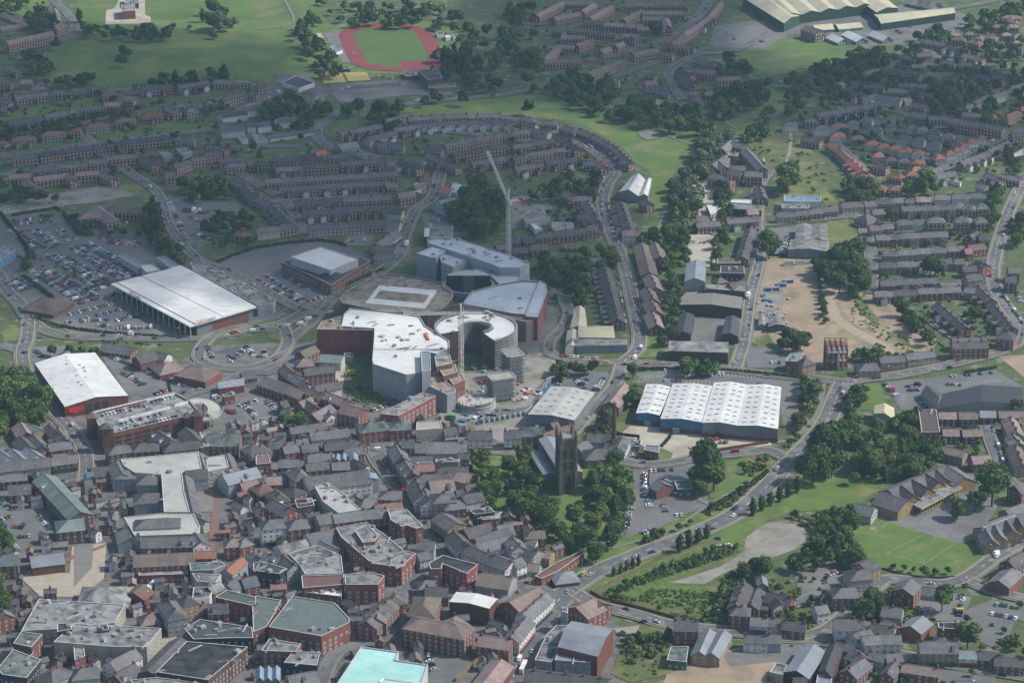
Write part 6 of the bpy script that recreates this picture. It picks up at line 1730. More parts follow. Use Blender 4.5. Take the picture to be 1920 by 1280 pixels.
ROADDEF=[
 (9,'yd',[(827,320),(812,370),(780,395),(757,445),(752,475),(705,517),(630,557),(580,582),(530,607),(480,617),(375,634),(225,634),(140,632),(90,622),(55,598),(37,570),(12,545),(0,520),(-30,490)]),
 (9,'yd',[(55,598),(50,640),(42,660),(48,697),(82,752),(120,790),(150,830),(162,865),(160,905)]),
 (7,'',[(-20,655),(10,650),(42,660)]),(8,'',[(0,605),(-20,600)]),
 (8,'y',[(525,607),(510,618),(440,617),(398,632),(375,658),(378,676),(410,690),(470,690),(520,672),(540,642),(530,612)]),
 (7,'',[(378,676),(370,700),(350,730),(330,745)]),(6,'',[(470,690),(420,720),(370,735),(340,745)]),
 (7,'y',[(540,642),(560,625),(590,600),(620,565)]),
 (7,'yd',[(150,250),(237,320),(295,362),(317,420),(345,460),(375,490),(430,510),(480,535),(560,580),(590,582)]),
 (6,'',[(237,320),(200,322),(100,345),(0,370)]),
 (8,'d',[(0,297),(212,265),(350,250),(405,240),(440,215),(480,195),(525,172)]),(6,'',[(405,240),(470,260),(500,275),(560,275)]),
 (6,'',[(525,172),(510,165),(480,192)]),
 (7,'',[(630,217),(597,240),(600,265),(640,285),(690,292),(745,318),(790,318)]),(7,'',[(630,217),(597,193),(620,170),(700,162),(790,150)]),(6,'',[(440,320),(480,345),(530,375),(560,415),(565,440),(600,450)]),
 (7,'d',[(757,197),(800,192),(860,186),(960,177),(1020,160),(1045,148)]),
 (6,'',[(-20,99),(67,89),(120,75),(140,55),(135,37),(120,20),(100,0),(90,-30)]),(5,'',[(380,205),(400,190),(470,180)]),(5,'',[(100,180),(190,175),(225,170),(260,178),(330,175)]),
 (9,'yd',[(1170,680),(1200,645),(1188,570),(1170,495),(1152,452),(1142,427),(1130,382),(1140,345),(1152,320),(1110,282),(1055,255),(1035,240)]),
 (7,'y',[(1027,545),(1057,565),(1067,590),(1055,615),(1032,640),(1032,662),(1060,674),(1110,680),(1170,680)]),
 (9,'yd',[(1170,680),(1250,685),(1350,692),(1440,703),(1540,712),(1582,718),(1615,712),(1690,703),(1790,682),(1865,663),(1905,645),(1940,620)]),
 (9,'yd',[(1925,330),(1893,395),(1872,457),(1862,507),(1867,545),(1890,582),(1912,615),(1905,645)]),
 (12.5,'yd',[(1582,718),(1567,752),(1550,790),(1522,827),(1477,872),(1440,912),(1385,960),(1335,987),(1260,1017),(1185,1045),(1120,1072),(1080,1098),(1055,1115)]),
 (9,'yd',[(1070,1108),(1120,1135),(1190,1152),(1260,1172),(1370,1184),(1440,1192),(1515,1192),(1560,1175),(1600,1135),(1640,1102),(1670,1086),(1765,1096),(1815,1082),(1865,1047),(1925,1015)]),
 (8,'yd',[(1810,1085),(1860,1108),(1930,1125)]),(8,'yd',[(1440,1195),(1565,1205),(1700,1230),(1790,1247),(1930,1270)]),
 (13,'d',[(1060,1112),(1045,1130),(1000,1185),(972,1240),(955,1300)]),
 (10,'',[(700,832),(712,865),(742,902),(775,960),(815,1000),(850,1037),(890,1062),(950,1085),(1035,1118)]),
 (6,'',[(850,1040),(805,1062),(770,1090),(752,1115),(744,1160),(735,1190),(690,1205),(630,1225),(600,1290)]),
 (8,'yd',[(1425,345),(1420,420),(1422,495),(1407,557),(1395,640),(1378,693)]),(7,'y',[(1330,440),(1380,425),(1425,422),(1450,420),(1540,411),(1612,404)]),(7,'',[(1612,404),(1627,450),(1635,500),(1632,552)]),(6,'',[(1420,420),(1410,380),(1430,340),(1445,320)]),
 (8,'y',[(1150,858),(1200,872),(1260,868),(1310,858),(1400,850),(1440,845),(1478,862)]),
 (8,'y',[(1165,685),(1150,727),(1110,770),(1085,800),(1060,822),(1000,846),(960,848),(870,842),(740,832),(695,832)]),
 (7,'d',[(1335,-10),(1310,32),(1260,70),(1200,90),(1150,105),(1100,115)]),(6,'',[(1250,75),(1300,100),(1380,95),(1440,60)]),(5,'',[(1330,100),(1290,110),(1255,135),(1258,155),(1280,190)]),(5,'',[(1130,150),(1180,135),(1230,118),(1255,112)]),(5,'',[(970,45),(1040,45),(1080,15),(1130,0)]),(5,'',[(1120,80),(1160,75),(1200,60)]),
 (7,'d',[(1925,245),(1850,272),(1780,312),(1700,345),(1640,355)]),(6,'',[(1560,265),(1600,300),(1630,335)]),(5,'',[(1500,200),(1600,205),(1680,210),(1760,240),(1880,250)]),(5,'',[(1550,245),(1640,255),(1700,280),(1780,300)]),(5,'',[(1720,80),(1760,110),(1800,120),(1925,150)]),(5,'',[(1620,150),(1700,150),(1800,165),(1900,180)]),(5,'',[(1640,120),(1700,110),(1750,130)]),
 (5,'',[(1700,130),(1640,112),(1600,96)]),(6,'',[(1700,30),(1830,10),(1925,-10)]),
 (6,'',[(1848,790),(1862,840),(1885,890),(1900,908),(1925,920)]),(5,'',[(1755,798),(1850,795)]),
 (6,'nb',[(333,1187),(262,1243),(235,1290)]),(6,'nb',[(333,1187),(400,1120),(450,1050),(470,1010)]),(5,'n',[(640,760),(660,790),(700,830)]),(5,'',[(540,680),(580,730),(640,775),(690,830)]),(6,'',[(470,690),(500,700),(540,680),(570,660)]),
 (5,'',[(1040,250),(1020,235),(960,225),(860,222)]),(5,'',[(700,262),(780,250),(860,250),(960,265),(1040,262)]),(5,'',[(480,355),(600,345),(745,335)]),(5,'',[(510,380),(640,372),(740,362)]),(4,'',[(560,398),(640,395),(720,390)]),
 (4,'n',[(1640,440),(1720,435),(1840,430)]),(5,'',[(1640,475),(1740,470),(1850,465)]),(5,'',[(1645,510),(1740,505),(1860,500)]),(5,'',[(1640,540),(1760,535),(1850,540)]),(5,'',[(1740,600),(1800,640),(1840,660)]),(5,'',[(1690,385),(1780,372),(1860,375)]),
 (4,'',[(0,330),(120,310),(230,300),(330,290)]),(4,'',[(0,255),(120,240),(230,215)]),(5,'',[(1780,1180),(1760,1240)]),(5,'',[(1540,1110),(1500,1130),(1450,1150)]),
]
def forests():
    f=forest
    f(34,'dde',6,[(560,30),(590,15),(600,60),(620,100),(645,128),(600,140),(578,110),(560,70)]); f(105,'ddde',6,[(585,-10),(660,0),(740,0),(850,10),(905,60),(945,120),(950,150),(900,165),(850,155),(805,128),(808,100),(872,95),(855,62),(800,42),(700,38),(600,38)])
    f(24,'ccp',4.5,[(818,96),(870,90),(890,120),(880,128),(818,128)])
    f(24,'dde',6,[(152,45),(172,40),(250,45),(320,50),(330,62),(300,68),(200,60),(155,60)]); f(9,'wde',8,[(392,8),(432,4),(445,50),(398,52)]); f(3,'d',6,[(220,84),(240,84),(240,116),(222,116)]); tree_at(380,32,4,'q'); tree_at(355,50,3,'w'); tree_at(325,52,3.5,'e')
    f(11,'de',5.5,[(98,145),(178,135),(178,150),(100,152)]); f(22,'ddc',5.5,[(282,150),(300,138),(340,130),(420,125),(424,146),(290,156)]); f(16,'de',7,[(42,25),(100,12),(98,50),(50,48)]); f(16,'de',5,[(-10,-10),(60,-10),(30,18),(-10,30)]); f(12,'de',7,[(35,95),(70,90),(100,120),(98,135),(60,132)]); f(9,'q',5,[(120,0),(150,28),(148,45),(132,30)])
    f(34,'de',4.5,[(0,242),(100,222),(200,205),(235,200),(236,212),(100,245),(0,262)]); f(30,'dde',7,[(500,180),(560,172),(602,190),(602,232),(520,245),(488,215)]); f(14,'dde',7,[(690,205),(735,175),(755,200),(740,228),(692,240)])
    for x,y,r in ((610,205,7),(652,208,7),(672,203,7),(990,205,6),(1002,105,8),(1005,130,7),(983,150,6),(1001,165,5),(105,84,6),(1000,65,5),(942,82,6),(913,60,6),(940,88,5),(870,185,7),(818,180,7),(800,192,5),(776,188,5),(1410,200,4),(975,100,7),(1230,58,10),(1365,110,7),(1850,228,7),(1375,85,5)): tree_at(x,y,r,rnd.choice('de'))
    f(80,'ddee',6.5,[(1025,150),(1080,133),(1150,150),(1200,165),(1240,190),(1320,200),(1330,243),(1290,243),(1220,228),(1120,203),(1040,182)]); f(16,'de',7,[(950,0),(1000,0),(980,50),(960,110),(940,60)]); f(9,'de',6,[(960,100),(1010,95),(1015,130),(970,118)])
    f(34,'dde',7,[(1348,172),(1400,150),(1442,140),(1440,172),(1380,202),(1345,212)]); f(9,'de',6,[(1335,118),(1370,125),(1400,142),(1365,155)]); f(7,'d',7,[(1363,105),(1405,103),(1402,128),(1370,122)]); f(9,'de',6,[(1390,225),(1440,222),(1435,248),(1395,250)])
    f(46,'wwwe',7.5,[(1325,235),(1362,240),(1350,290),(1320,340),(1296,370),(1280,330),(1300,290)]); f(42,'wel',6,[(1262,340),(1315,345),(1302,400),(1285,430),(1262,425)]); f(42,'dele',5,[(1255,430),(1290,430),(1292,480),(1262,490),(1290,560),(1278,600),(1265,655),(1235,665),(1238,600),(1258,540),(1245,490)]); f(16,'de',5,[(1190,440),(1245,435),(1290,440),(1290,465),(1240,462),(1195,450)])
    f(16,'de',5,[(1335,325),(1365,345),(1375,400),(1345,420),(1350,370)]); f(12,'de',4.5,[(1345,430),(1365,440),(1350,500),(1338,500)])
    f(80,'ddde',6.5,[(1480,135),(1560,103),(1620,80),(1665,95),(1655,150),(1600,182),(1540,192),(1480,172)]); f(30,'de',6,[(1815,30),(1925,-5),(1925,45),(1850,58),(1805,48)]); f(22,'dde',6,[(1718,62),(1770,42),(1795,70),(1740,78)]); f(230,'dded',4.2,[(1600,100),(1720,75),(1925,65),(1925,205),(1850,215),(1700,220),(1640,175)]); f(16,'de',7,[(1745,145),(1805,145),(1800,212),(1755,212)]); f(150,'ded',3.0,[(1480,212),(1720,195),(1925,200),(1925,320),(1640,320),(1580,260)])
    f(8,'e',6,[(1425,200),(1500,190),(1520,205),(1440,215)]); f(110,'ddeb',3.3,[(0,135),(70,140),(480,168),(480,310),(0,325)]); f(18,'de',5,[(-5,335),(60,335),(110,362),(40,372),(-5,370)]); f(60,'dedb',3,[(480,245),(700,245),(960,260),(1150,320),(960,330),(480,330)]); f(24,'de',5.5,[(330,340),(420,322),(432,358),(350,366)])
    f(14,'pd',5,[(275,388),(300,382),(310,440),(298,448),(275,430)]); f(16,'de',4,[(300,430),(345,470),(360,492),(335,490),(300,462),(270,450)]); f(30,'ddeb',4.5,[(385,403),(470,388),(478,445),(420,455),(385,430)]); f(14,'de',3.5,[(140,395),(275,430),(270,440),(160,432),(120,402)]); f(10,'b',2.5,[(25,405),(100,392),(110,396),(30,412)])
    f(36,'ddd',7.5,[(862,350),(880,325),(915,330),(942,385),(935,422),(885,432),(850,400),(845,385)]); f(26,'dde',5,[(960,352),(1060,330),(1130,328),(1122,362),(960,366)]); f(5,'p',5,[(1112,340),(1127,340),(1127,392),(1112,392)]); f(70,'ddeb',5,[(990,490),(1090,470),(1152,452),(1158,500),(1112,512),(1102,600),(1072,575),(1020,532)]); f(10,'de',4,[(1120,350),(1135,420),(1125,430),(1115,380)])
    for x,y,r in ((1440,450,8),(1442,468,8),(1478,332,11),(1468,350,8)): tree_at(x,y,r,'d')
    f(24,'dded',8.5,[(1545,465),(1600,450),(1628,470),(1630,520),(1608,530),(1560,520),(1532,492)]); f(18,'de',6,[(1580,325),(1642,332),(1650,370),(1590,374)]); f(14,'de',7,[(1695,335),(1750,330),(1752,366),(1700,370)]); f(12,'de',5,[(1852,345),(1875,345),(1874,450),(1855,450)]); f(14,'de',5,[(1895,400),(1925,395),(1925,450),(1900,450)]); f(20,'deb',4.5,[(1688,560),(1740,600),(1765,625),(1740,635),(1695,600)]); f(10,'d',3,[(1535,520),(1545,560),(1550,600),(1540,600)])
    f(70,'debl',2.8,[(1645,385),(1850,390),(1880,640),(1780,640),(1650,545)]); tree_at(1745,500,8,'d'); tree_at(1672,405,7,'d'); tree_at(1760,505,6,'d'); tree_at(1830,590,6,'d')
    f(38,'deele',6,[(1548,790),(1600,772),(1660,785),(1700,800),(1765,830),(1760,860),(1690,885),(1620,875),(1530,865),(1528,845)]); f(12,'dee',6.5,[(1665,815),(1750,820),(1760,858),(1700,885),(1660,860)]); tree_at(1550,835,13,'d'); tree_at(1525,875,11,'e'); tree_at(1560,873,8,'d'); tree_at(1862,912,13,'d'); tree_at(1795,957,6,'e'); tree_at(1830,940,7,'d'); f(8,'qd',4.5,[(1590,850),(1680,870),(1660,890),(1600,870)]); tree_at(1600,900,4,'e')
    f(12,'de',5.5,[(1595,725),(1620,722),(1612,750),(1590,752)]); f(12,'de',4.5,[(1505,700),(1533,705),(1530,760),(1508,765)]); f(10,'l',4,[(1500,760),(1520,765),(1500,800),(1490,790)]); f(16,'bd',2.6,[(1540,760),(1545,775),(1500,830),(1460,840),(1490,815)]); f(10,'de',5,[(1675,770),(1720,765),(1712,795),(1680,790)])
    f(24,'deele',6.8,[(890,858),(940,838),(990,828),(1012,850),(1006,900),(1000,985),(950,985),(900,930)]); f(12,'dde',6.5,[(1004,925),(1046,945),(1050,1000),(1000,995)]); f(28,'deeel',6.8,[(1115,858),(1160,848),(1182,865),(1178,930),(1150,1000),(1112,1040),(1062,1045),(1070,965),(1100,940)]); f(6,'d',7,[(1000,985),(1060,1000),(1060,1050),(1030,1010)])
    f(5,'d',9,[(1300,868),(1350,860),(1350,892),(1312,895)]); tree_at(1325,872,12,'d'); f(12,'beb',3,[(1390,860),(1440,850),(1440,880),(1400,885)]); f(26,'bd',2.6,[(1328,955),(1400,900),(1440,880),(1445,888),(1400,912),(1335,968)]); f(30,'bde',3.2,[(1172,1018),(1230,995),(1320,960),(1330,968),(1240,1005),(1180,1028)])
    for i in range(14): tree_at(1275+i*17,1022-i*8.6,3.2,'q')
    for x,y in ((1151,1071),(1164,1067),(1175,1061),(1186,1057),(1197,1051)): tree_at(x,y,2.0,'q')
    for x,y,r in ((1675,1060,2),(1695,1064,2),(1715,1068,2),(1731,1070,3.6),(1754,1071,2.2),(1776,1069,2.3),(1811,1066,2.6),(1821,1056,2.2)): tree_at(x,y,r,'d')
    f(24,'deec',5,[(1540,970),(1600,950),(1605,998),(1560,1038),(1530,1030)]); f(30,'beb',3,[(1478,958),(1600,945),(1590,968),(1500,978)]); f(14,'bde',3.5,[(1485,1045),(1530,1020),(1560,1040),(1510,1070),(1480,1060)]); f(10,'d',5,[(1575,1030),(1615,1038),(1612,1055),(1580,1048)])
    f(230,'bbbe',1.8,[(1130,1108),(1250,1052),(1380,1015),(1385,1028),(1250,1072),(1175,1098)]); f(50,'bbe',2.0,[(1130,1112),(1170,1105),(1195,1130),(1330,1153),(1320,1164),(1160,1140)]); f(130,'b',1.4,[(1190,1118),(1330,1148),(1345,1105),(1290,1100),(1220,1100)]); f(40,'bbe',3.2,[(1395,1062),(1380,1120),(1350,1152),(1340,1130),(1370,1070)]); f(8,'de',5.5,[(1388,1050),(1440,1045),(1450,1065),(1400,1078)])
    f(34,'dddee',9,[(-10,690),(40,700),(76,740),(74,768),(30,775),(-10,800)]); f(12,'de',4.5,[(-5,980),(18,990),(20,1030),(-5,1030)]); f(14,'de',4.5,[(-5,1082),(38,1085),(42,1120),(0,1140)]); f(10,'de',4.5,[(90,645),(130,645),(185,655),(180,665),(100,660)]); f(6,'b',2.4,[(15,1155),(40,1150),(50,1190),(30,1200)])
    f(90,'be',1.7,[(20,470),(180,500),(400,560),(480,600),(250,590),(100,520)]); f(9,'e',6,[(508,775),(580,778),(575,795),(512,800)]); f(16,'eb',4.5,[(682,642),(698,700),(690,712),(672,690)]); f(20,'b',2,[(645,722),(690,712),(745,740),(705,762)]); f(6,'d',4,[(42,470),(60,465),(65,490),(48,495)]); f(16,'b',2.2,[(60,590),(120,605),(110,630),(80,615)]); f(10,'b',2,[(150,630),(300,636),(300,640),(150,636)])
    f(9,'de',5,[(1280,678),(1345,675),(1345,688),(1282,690)]); tree_at(1360,684,5,'d'); f(7,'e',4.5,[(1385,680),(1425,682),(1420,692)]); f(6,'e',4.5,[(1038,680),(1058,680),(1060,700),(1040,702)]); tree_at(1114,690,5,'x'); f(5,'e',4,[(1068,682),(1095,684),(1092,692)]); tree_at(1186,695,5.5,'d'); tree_at(1187,745,7,'e'); f(9,'dex',5,[(1120,780),(1150,778),(1145,800),(1118,805)]); f(12,'de',4,[(1340,700),(1350,745)]+[(1345,720)]) if False else None
    f(70,'debl',2.7,[(1440,1100),(1560,1110),(1700,1120),(1720,1160),(1560,1180),(1440,1170)]); f(14,'de',5,[(1600,1110),(1640,1110),(1650,1140),(1610,1145)]); tree_at(1767,1125,7,'d'); tree_at(1815,1195,7,'e'); f(30,'bed',2.6,[(1500,1225),(1700,1230),(1700,1270),(1500,1260)]); f(10,'beb',3,[(1880,1180),(1925,1180),(1925,1240),(1890,1240)]); tree_at(1815,760,6,'d'); tree_at(1905,762,5,'d')
    f(16,'qeb',3,[(690,1190),(830,1200),(890,1215),(880,1225),(800,1215),(695,1205)]); f(30,'bbe',3,[(1165,1175),(1255,1180),(1255,1205),(1180,1230)]); f(14,'b',2.4,[(1640,635),(1720,650),(1740,660),(1620,660)]); f(6,'e',4.5,[(1600,655),(1650,655),(1640,668)]); f(10,'de',5,[(1520,620),(1470,625),(1460,645),(1500,645)]) ; f(9,'bd',3.5,[(1690,940),(1720,935),(1700,955)])
    f(60,'debl',2.6,[(1655,775),(1850,780),(1900,880),(1880,900),(1800,880),(1700,840)]); f(40,'bed',2.5,[(1180,640),(1240,640),(1250,460),(1200,460)]); f(60,'bed',2.3,[(1000,360),(1160,360),(1165,440),(1010,420)])
    # garden shrubs among the houses
    f(60,'b',1.5,[(640,720),(690,705),(745,742),(700,765),(662,750)]); f(60,'bb',1.4,[(1590,548),(1612,545),(1650,600),(1720,645),(1700,655),(1640,625),(1600,600)]); f(40,'b',1.4,[(1165,1185),(1250,1185),(1255,1255),(1165,1265)]); f(40,'bbe',1.8,[(1400,262),(1450,245),(1500,262),(1570,350),(1560,380),(1480,368)])
    for n,pl in ((230,[(0,170),(480,190),(480,330),(0,345)]),(170,[(480,250),(1130,250),(1150,430),(500,430)]),(200,[(960,0),(1340,0),(1300,120),(1340,180),(1040,130),(960,130)]),(330,[(1480,200),(1925,120),(1925,320),(1640,345)]),(180,[(1620,380),(1870,370),(1880,660),(1760,640),(1650,550)]),(150,[(1440,1080),(1925,1060),(1925,1280),(1440,1280)]),(60,[(1650,770),(1925,770),(1925,900),(1750,880)]),(60,[(0,0),(120,0),(80,140),(0,160)])): f(n,'bbe',1.9,pl)
    f(50,'bed',2.6,[(300,655),(460,700),(420,740),(300,700)]) if False else None
def lots():
    Rw=lambda c,r,occ,*v,par=False,two=False: [cars_row(occ,*S(c,r,*v[i:i+4])[0],*S(c,r,*v[i:i+4])[1],par=par,two=two) for i in range(0,len(v),4)]
    Rw(0,1,.8,650,545,1050,775,550,570,930,805,490,650,840,860,380,630,760,890,330,735,740,960,220,725,640,990,140,795,290,870,70,835,190,890,90,440,300,580,700,660,980,800,two=True)
    Rw(0,1,.6,250,440,430,560,430,435,550,525,740,515,1050,560,130,390,400,370,330,470,420,570,990,540,1050,560,two=True)
    Rw(0,1,.8,500,1082,850,992,610,1112,930,1032,500,1135,830,1112,880,1122,1050,1075,680,1152,1050,1182,880,1182,1200,1172,740,1205,1050,1235)
    Rw(0,1,.85,1270,235,1400,530,1385,285,1560,310,1430,345,1530,400,1600,285,1700,335,1500,485,1590,520,1450,225,1500,245,1380,300,1550,320); Rw(0,1,.5,950,390,1050,380)
    Rw(1,1,.85,80,785,350,960,190,772,400,900,0,812,200,920,232,930,345,985,400,972,570,920); Rw(1,1,.8,700,525,720,530,795,500,825,540,470,515,560,510)
    Rw(2,1,.8,790,770,862,1190,par=True); Rw(2,1,.7,1842,450,1830,600,720,250,760,480,690,60,672,330,par=True); Rw(2,1,.7,1320,525,1450,540,1340,330,1350,240,960,1140,1015,1145,1380,275,1420,290)
    Rw(2,1,.6,500,720,500,740)
    Rw(2,2,.8,380,245,345,325,480,285,545,355,560,285,500,345,685,275,630,365,380,115,640,132,520,82,850,62,1045,968,1220,958,990,990,990,1165,1015,1180,1030,1240,950,750,900,870); Rw(2,2,.35,1120,215,1600,240,1150,292,1270,292,1700,300,1920,325,900,1240,900,1270,1130,1215,1150,1270)
    Rw(3,2,.6,875,320,980,420,1040,325,1070,370,1125,310,1115,370,1350,262,1700,230,1350,318,1480,330,250,375,262,420,1130,410,1200,500,0,75,120,90,0,160,110,160); Rw(3,2,.7,1685,650,1780,960,par=True)
    Rw(0,2,.85,745,78,1400,345,920,235,1090,325,985,245,1060,330,270,70,320,110,1555,45,1590,120,1850,35,1720,150,1875,65,1900,105,1170,390,1240,365); Rw(0,2,.8,1800,480,1920,440,1700,515,1760,540,1850,490,1920,565,1600,405,1640,430)
    Rw(1,2,.8,85,440,150,510,20,585,120,660,60,45,60,110,870,515,960,480,975,475,1110,430,20,110,100,100); Rw(1,2,.8,925,905,1070,1085,1080,1100,1230,1270,par=True)
    Rw(0,3,.85,40,105,190,112,150,185,250,175,75,220,130,290,20,50,80,30); Rw(0,3,.8,275,0,380,130); Rw(0,2,.8,10,1180,60,1240,90,1250,200,1240)
    Rw(1,3,.8,1150,1055,1300,1065,1290,1095,1340,1180,680,755,860,762); Rw(1,3,.8,1255,50,1345,220,1375,140,1470,270,par=True); Rw(1,3,.35,1540,1115,1590,1105,1500,1190,1560,1185)
    Rw(2,3,.85,875,0,845,125,980,155,1040,130,1235,20,1290,20); Rw(3,3,.8,455,465,525,435,1055,695,1245,745,1440,640,1490,665,1430,725,1430,800,1715,690,1820,705,1680,760,1860,795,540,378,600,368,1210,1275,1560,1275); Rw(3,0,.7,940,205,1000,255,1000,190,1120,210,880,180,960,185,220,180,310,160); Rw(3,1,.7,100,620,150,490,60,552,100,552)
    Rw(3,1,.9,1740,885,1910,1150,par=True); Rw(2,0,.6,1560,235,1620,240,1640,300,1680,290,1840,300,1900,320); Rw(1,0,.8,920,570,1030,590,1040,640,1120,630); Rw(3,1,.5,1860,900,1900,1000)
    Rw(2,0,.4,560,1080,600,1110,par=True)
    for c,r,x,y,a,cn in ((2,3,585,475,25,'silver'),(2,3,1050,305,25,'dark blue'),(2,3,1500,130,28,'dark red'),(2,3,1660,30,40,'white'),(2,3,1545,195,-30,'dark blue'),(2,3,1560,255,-30,'silver'),(2,3,1625,245,-30,'white'),(2,3,1635,290,-35,'red'),(2,3,415,600,80,'light blue'),(2,3,55,1110,78,'white'),(2,3,110,1105,78,'red'),(2,3,150,1050,78,'silver'),(2,3,705,735,-12,'black'),(2,3,990,820,-8,'grey'),(3,2,310,770,55,'light blue'),(3,2,90,990,45,'dark red'),(3,2,415,620,70,'red'),(3,2,535,380,75,'red'),(3,2,545,355,75,'blue'),(3,2,800,280,5,'red'),(3,2,1250,220,12,'silver'),(3,2,1360,200,12,'black'),(3,2,1640,125,12,'grey'),(3,2,1795,50,20,'black'),(3,3,1715,335,60,'white'),(3,3,1645,500,55,'red'),(3,3,1620,530,55,'blue'),(3,3,1890,230,40,'dark blue'),(3,3,1850,250,40,'dark red'),(3,3,1480,1070,0,'silver'),(3,3,1760,1225,-10,'black'),(3,3,1020,690,60,'red'),(3,3,1055,695,60,'white'),(3,3,545,455,30,'black'),(3,3,1230,800,0,'red'),(2,2,920,130,70,'white'),(2,2,845,180,0,'black'),(2,2,840,255,60,'red'),(2,2,1135,172,5,'silver'),(2,2,995,172,5,'silver'),(2,2,925,735,60,'white'),(0,2,1720,105,10,'red'),(0,2,1495,365,10,'silver'),(0,2,1165,270,-20,'blue'),(1,1,240,1165,30,'white'),(1,1,330,1155,25,'white'),(1,1,440,1095,25,'black'),(1,1,390,1120,25,'white'),(1,1,560,1065,35,'white'),(1,1,1130,410,60,'red'),(1,2,905,820,10,'white'),(1,3,1060,910,70,'dark blue'),(0,1,1700,1240,5,'white'),(0,1,1780,1215,10,'white'),(0,1,1890,1210,10,'white'),(0,1,905,1265,5,'grey'),(0,1,300,1250,5,'grey'),(0,1,180,1160,60,'blue'),(0,1,90,1105,60,'grey'),(0,1,70,940,70,'black'),(0,1,165,1100,70,'light blue')):
        p=at(*S(c,r,x,y)[0],.6); CARS.append((p.x,p.y,R(a),cn,cn=='white' and rnd.random()<.5,None))
def drive_cars(prepared):
    for w_,fl,P in prepared:
        if w_<7: continue
        acc=rnd.uniform(10,60)
        for i in range(len(P)-1):
            a,b=P[i],P[i+1]; L=(b-a).length; d=(b-a).normalized(); n=Vector((-d.y,d.x,0))
            while acc<L:
                s=rnd.choice((-1,1)); p=a+d*acc+n*s*w_*.24; CARS.append((p.x,p.y,math.atan2(d.y,d.x)+(0 if s>0 else math.pi),pickc(),rnd.random()<.08,None)); acc+=rnd.uniform(18,75)
            acc-=L
LAND=[(360,550,'white-roofed supermarket'),(95,565,'brown-roofed restaurant'),(200,400,'care home'),(60,372,'empty marked car park'),(610,500,'brick leisure building'),(740,88,'running track'),(560,155,'black-roofed pavilion'),(20,630,'left roundabout'),(450,655,'oval car park'),(150,700,'red-signed store'),(265,785,'multi-storey car park'),(740,540,'tan mall roof'),(878,545,'round atrium'),(900,660,'scaffolded curved block'),(955,430,'leaning tower crane'),(1067,860,'church'),(1151,810,'brick chimney'),(1330,765,'blue-fronted warehouse'),(1050,755,'skylit grey warehouse'),(1110,620,'pale yellow sheds'),(1335,570,'skylit industrial shed'),(1310,650,'grey-roofed workshop'),(1165,680,'mini roundabout'),(1568,665,'red steel frame'),(1730,915,'gabled stone school'),(1715,1020,'school field'),(1830,745,'dark-roofed supermarket'),(1657,770,'yellow shed'),(1100,1210,'grey-roofed theatre'),(720,1250,'turquoise store'),(560,1150,'green-roofed store'),(888,1130,'white-roofed flats'),(1620,290,'orange-roofed terrace'),(1800,405,'main-road flats'),(1520,15,'big factory'),(1660,188,'white pub'),(1250,260,'meadow playground'),(1600,590,'bare earth site'),(1515,450,'twin grey sheds'),(1385,300,'courtyard flats'),(1195,345,'white-roofed hall'),(230,60,'playing field school'),(105,1060,'stone plaza'),(310,900,'pale mall roof'),(640,925,'long white roof'),(740,900,'high street'),(1060,1115,'brick-paved junction'),(1300,1100,'overgrown plot'),(1250,930,'riverside car park'),(1480,870,'right-hand junction'),(1600,1090,'cream corner hotel'),(1560,1260,'grey slatted shed'),(1780,1150,'lower car park'),(1320,1240,'green-roofed shed'),(250,250,'upper verge of grass'),(860,240,'white-gabled terrace'),(1100,50,'brick housing estate'),(1750,140,'wooded streets'),(850,120,'stadium trees'),(1480,640,'office car park'),(1210,560,'brick barrack-like houses'),(430,30,'silvery tree clump'),(600,360,'parallel brick terraces'),(60,1200,'bottom left offices'),(390,1250,'black-roofed store'),(520,250,'white-panelled houses'),(1740,480,'pale terraces'),(1880,1200,'right-hand allotments'),(1420,1150,'brick villa'),(1050,500,'wooded mall bank')]
def ordn(n):
    W=['','second','third','fourth','fifth','sixth','seventh','eighth','ninth','tenth','eleventh','twelfth']
    return W[n] if n<12 else str(n+1)+('th' if (n+1)%100 in (11,12,13) or (n+1)%10 not in (1,2,3) else {1:'st',2:'nd',3:'rd'}[(n+1)%10])
def make_labels():
    Lp=[(at(x,y),n) for x,y,n in LAND]; G={}
    for o,look,cat,group,p in THINGS:
        k=min(Lp,key=lambda q:(q[0].x-p.x)**2+((q[0].y-p.y)*.8)**2); d=p-k[0]
        a=math.degrees(math.atan2(d.y,d.x))%360
        side='right of' if a<30 or a>330 else 'behind' if 60<=a<=120 else 'left of' if 150<=a<=210 else 'below' if 240<=a<=300 else 'upper right of' if a<60 else 'upper left of' if a<150 else 'lower left of' if a<240 else 'lower right of'
        G.setdefault((look,side,k[1],cat),[]).append(((d.x**2+d.y**2)**.5,o,group))
    n_=0
    for (look,side,lm,cat),v in G.items():
        v.sort(key=lambda t:t[0])
        for i,(_,o,g_) in enumerate(v):
            s=f"{look} {side} the {lm}"
            if len(v)>1: s+=(', nearest to it' if i==0 else f", {ordn(i)} nearest")
            o['label']=s; o['category']=cat; n_+=len(s.split())>16
            if g_: o['group']=g_
            elif cat in ('terraced houses','house'): o['group']='houses of the surrounding streets'
    print('things',len(THINGS),'too long',n_)
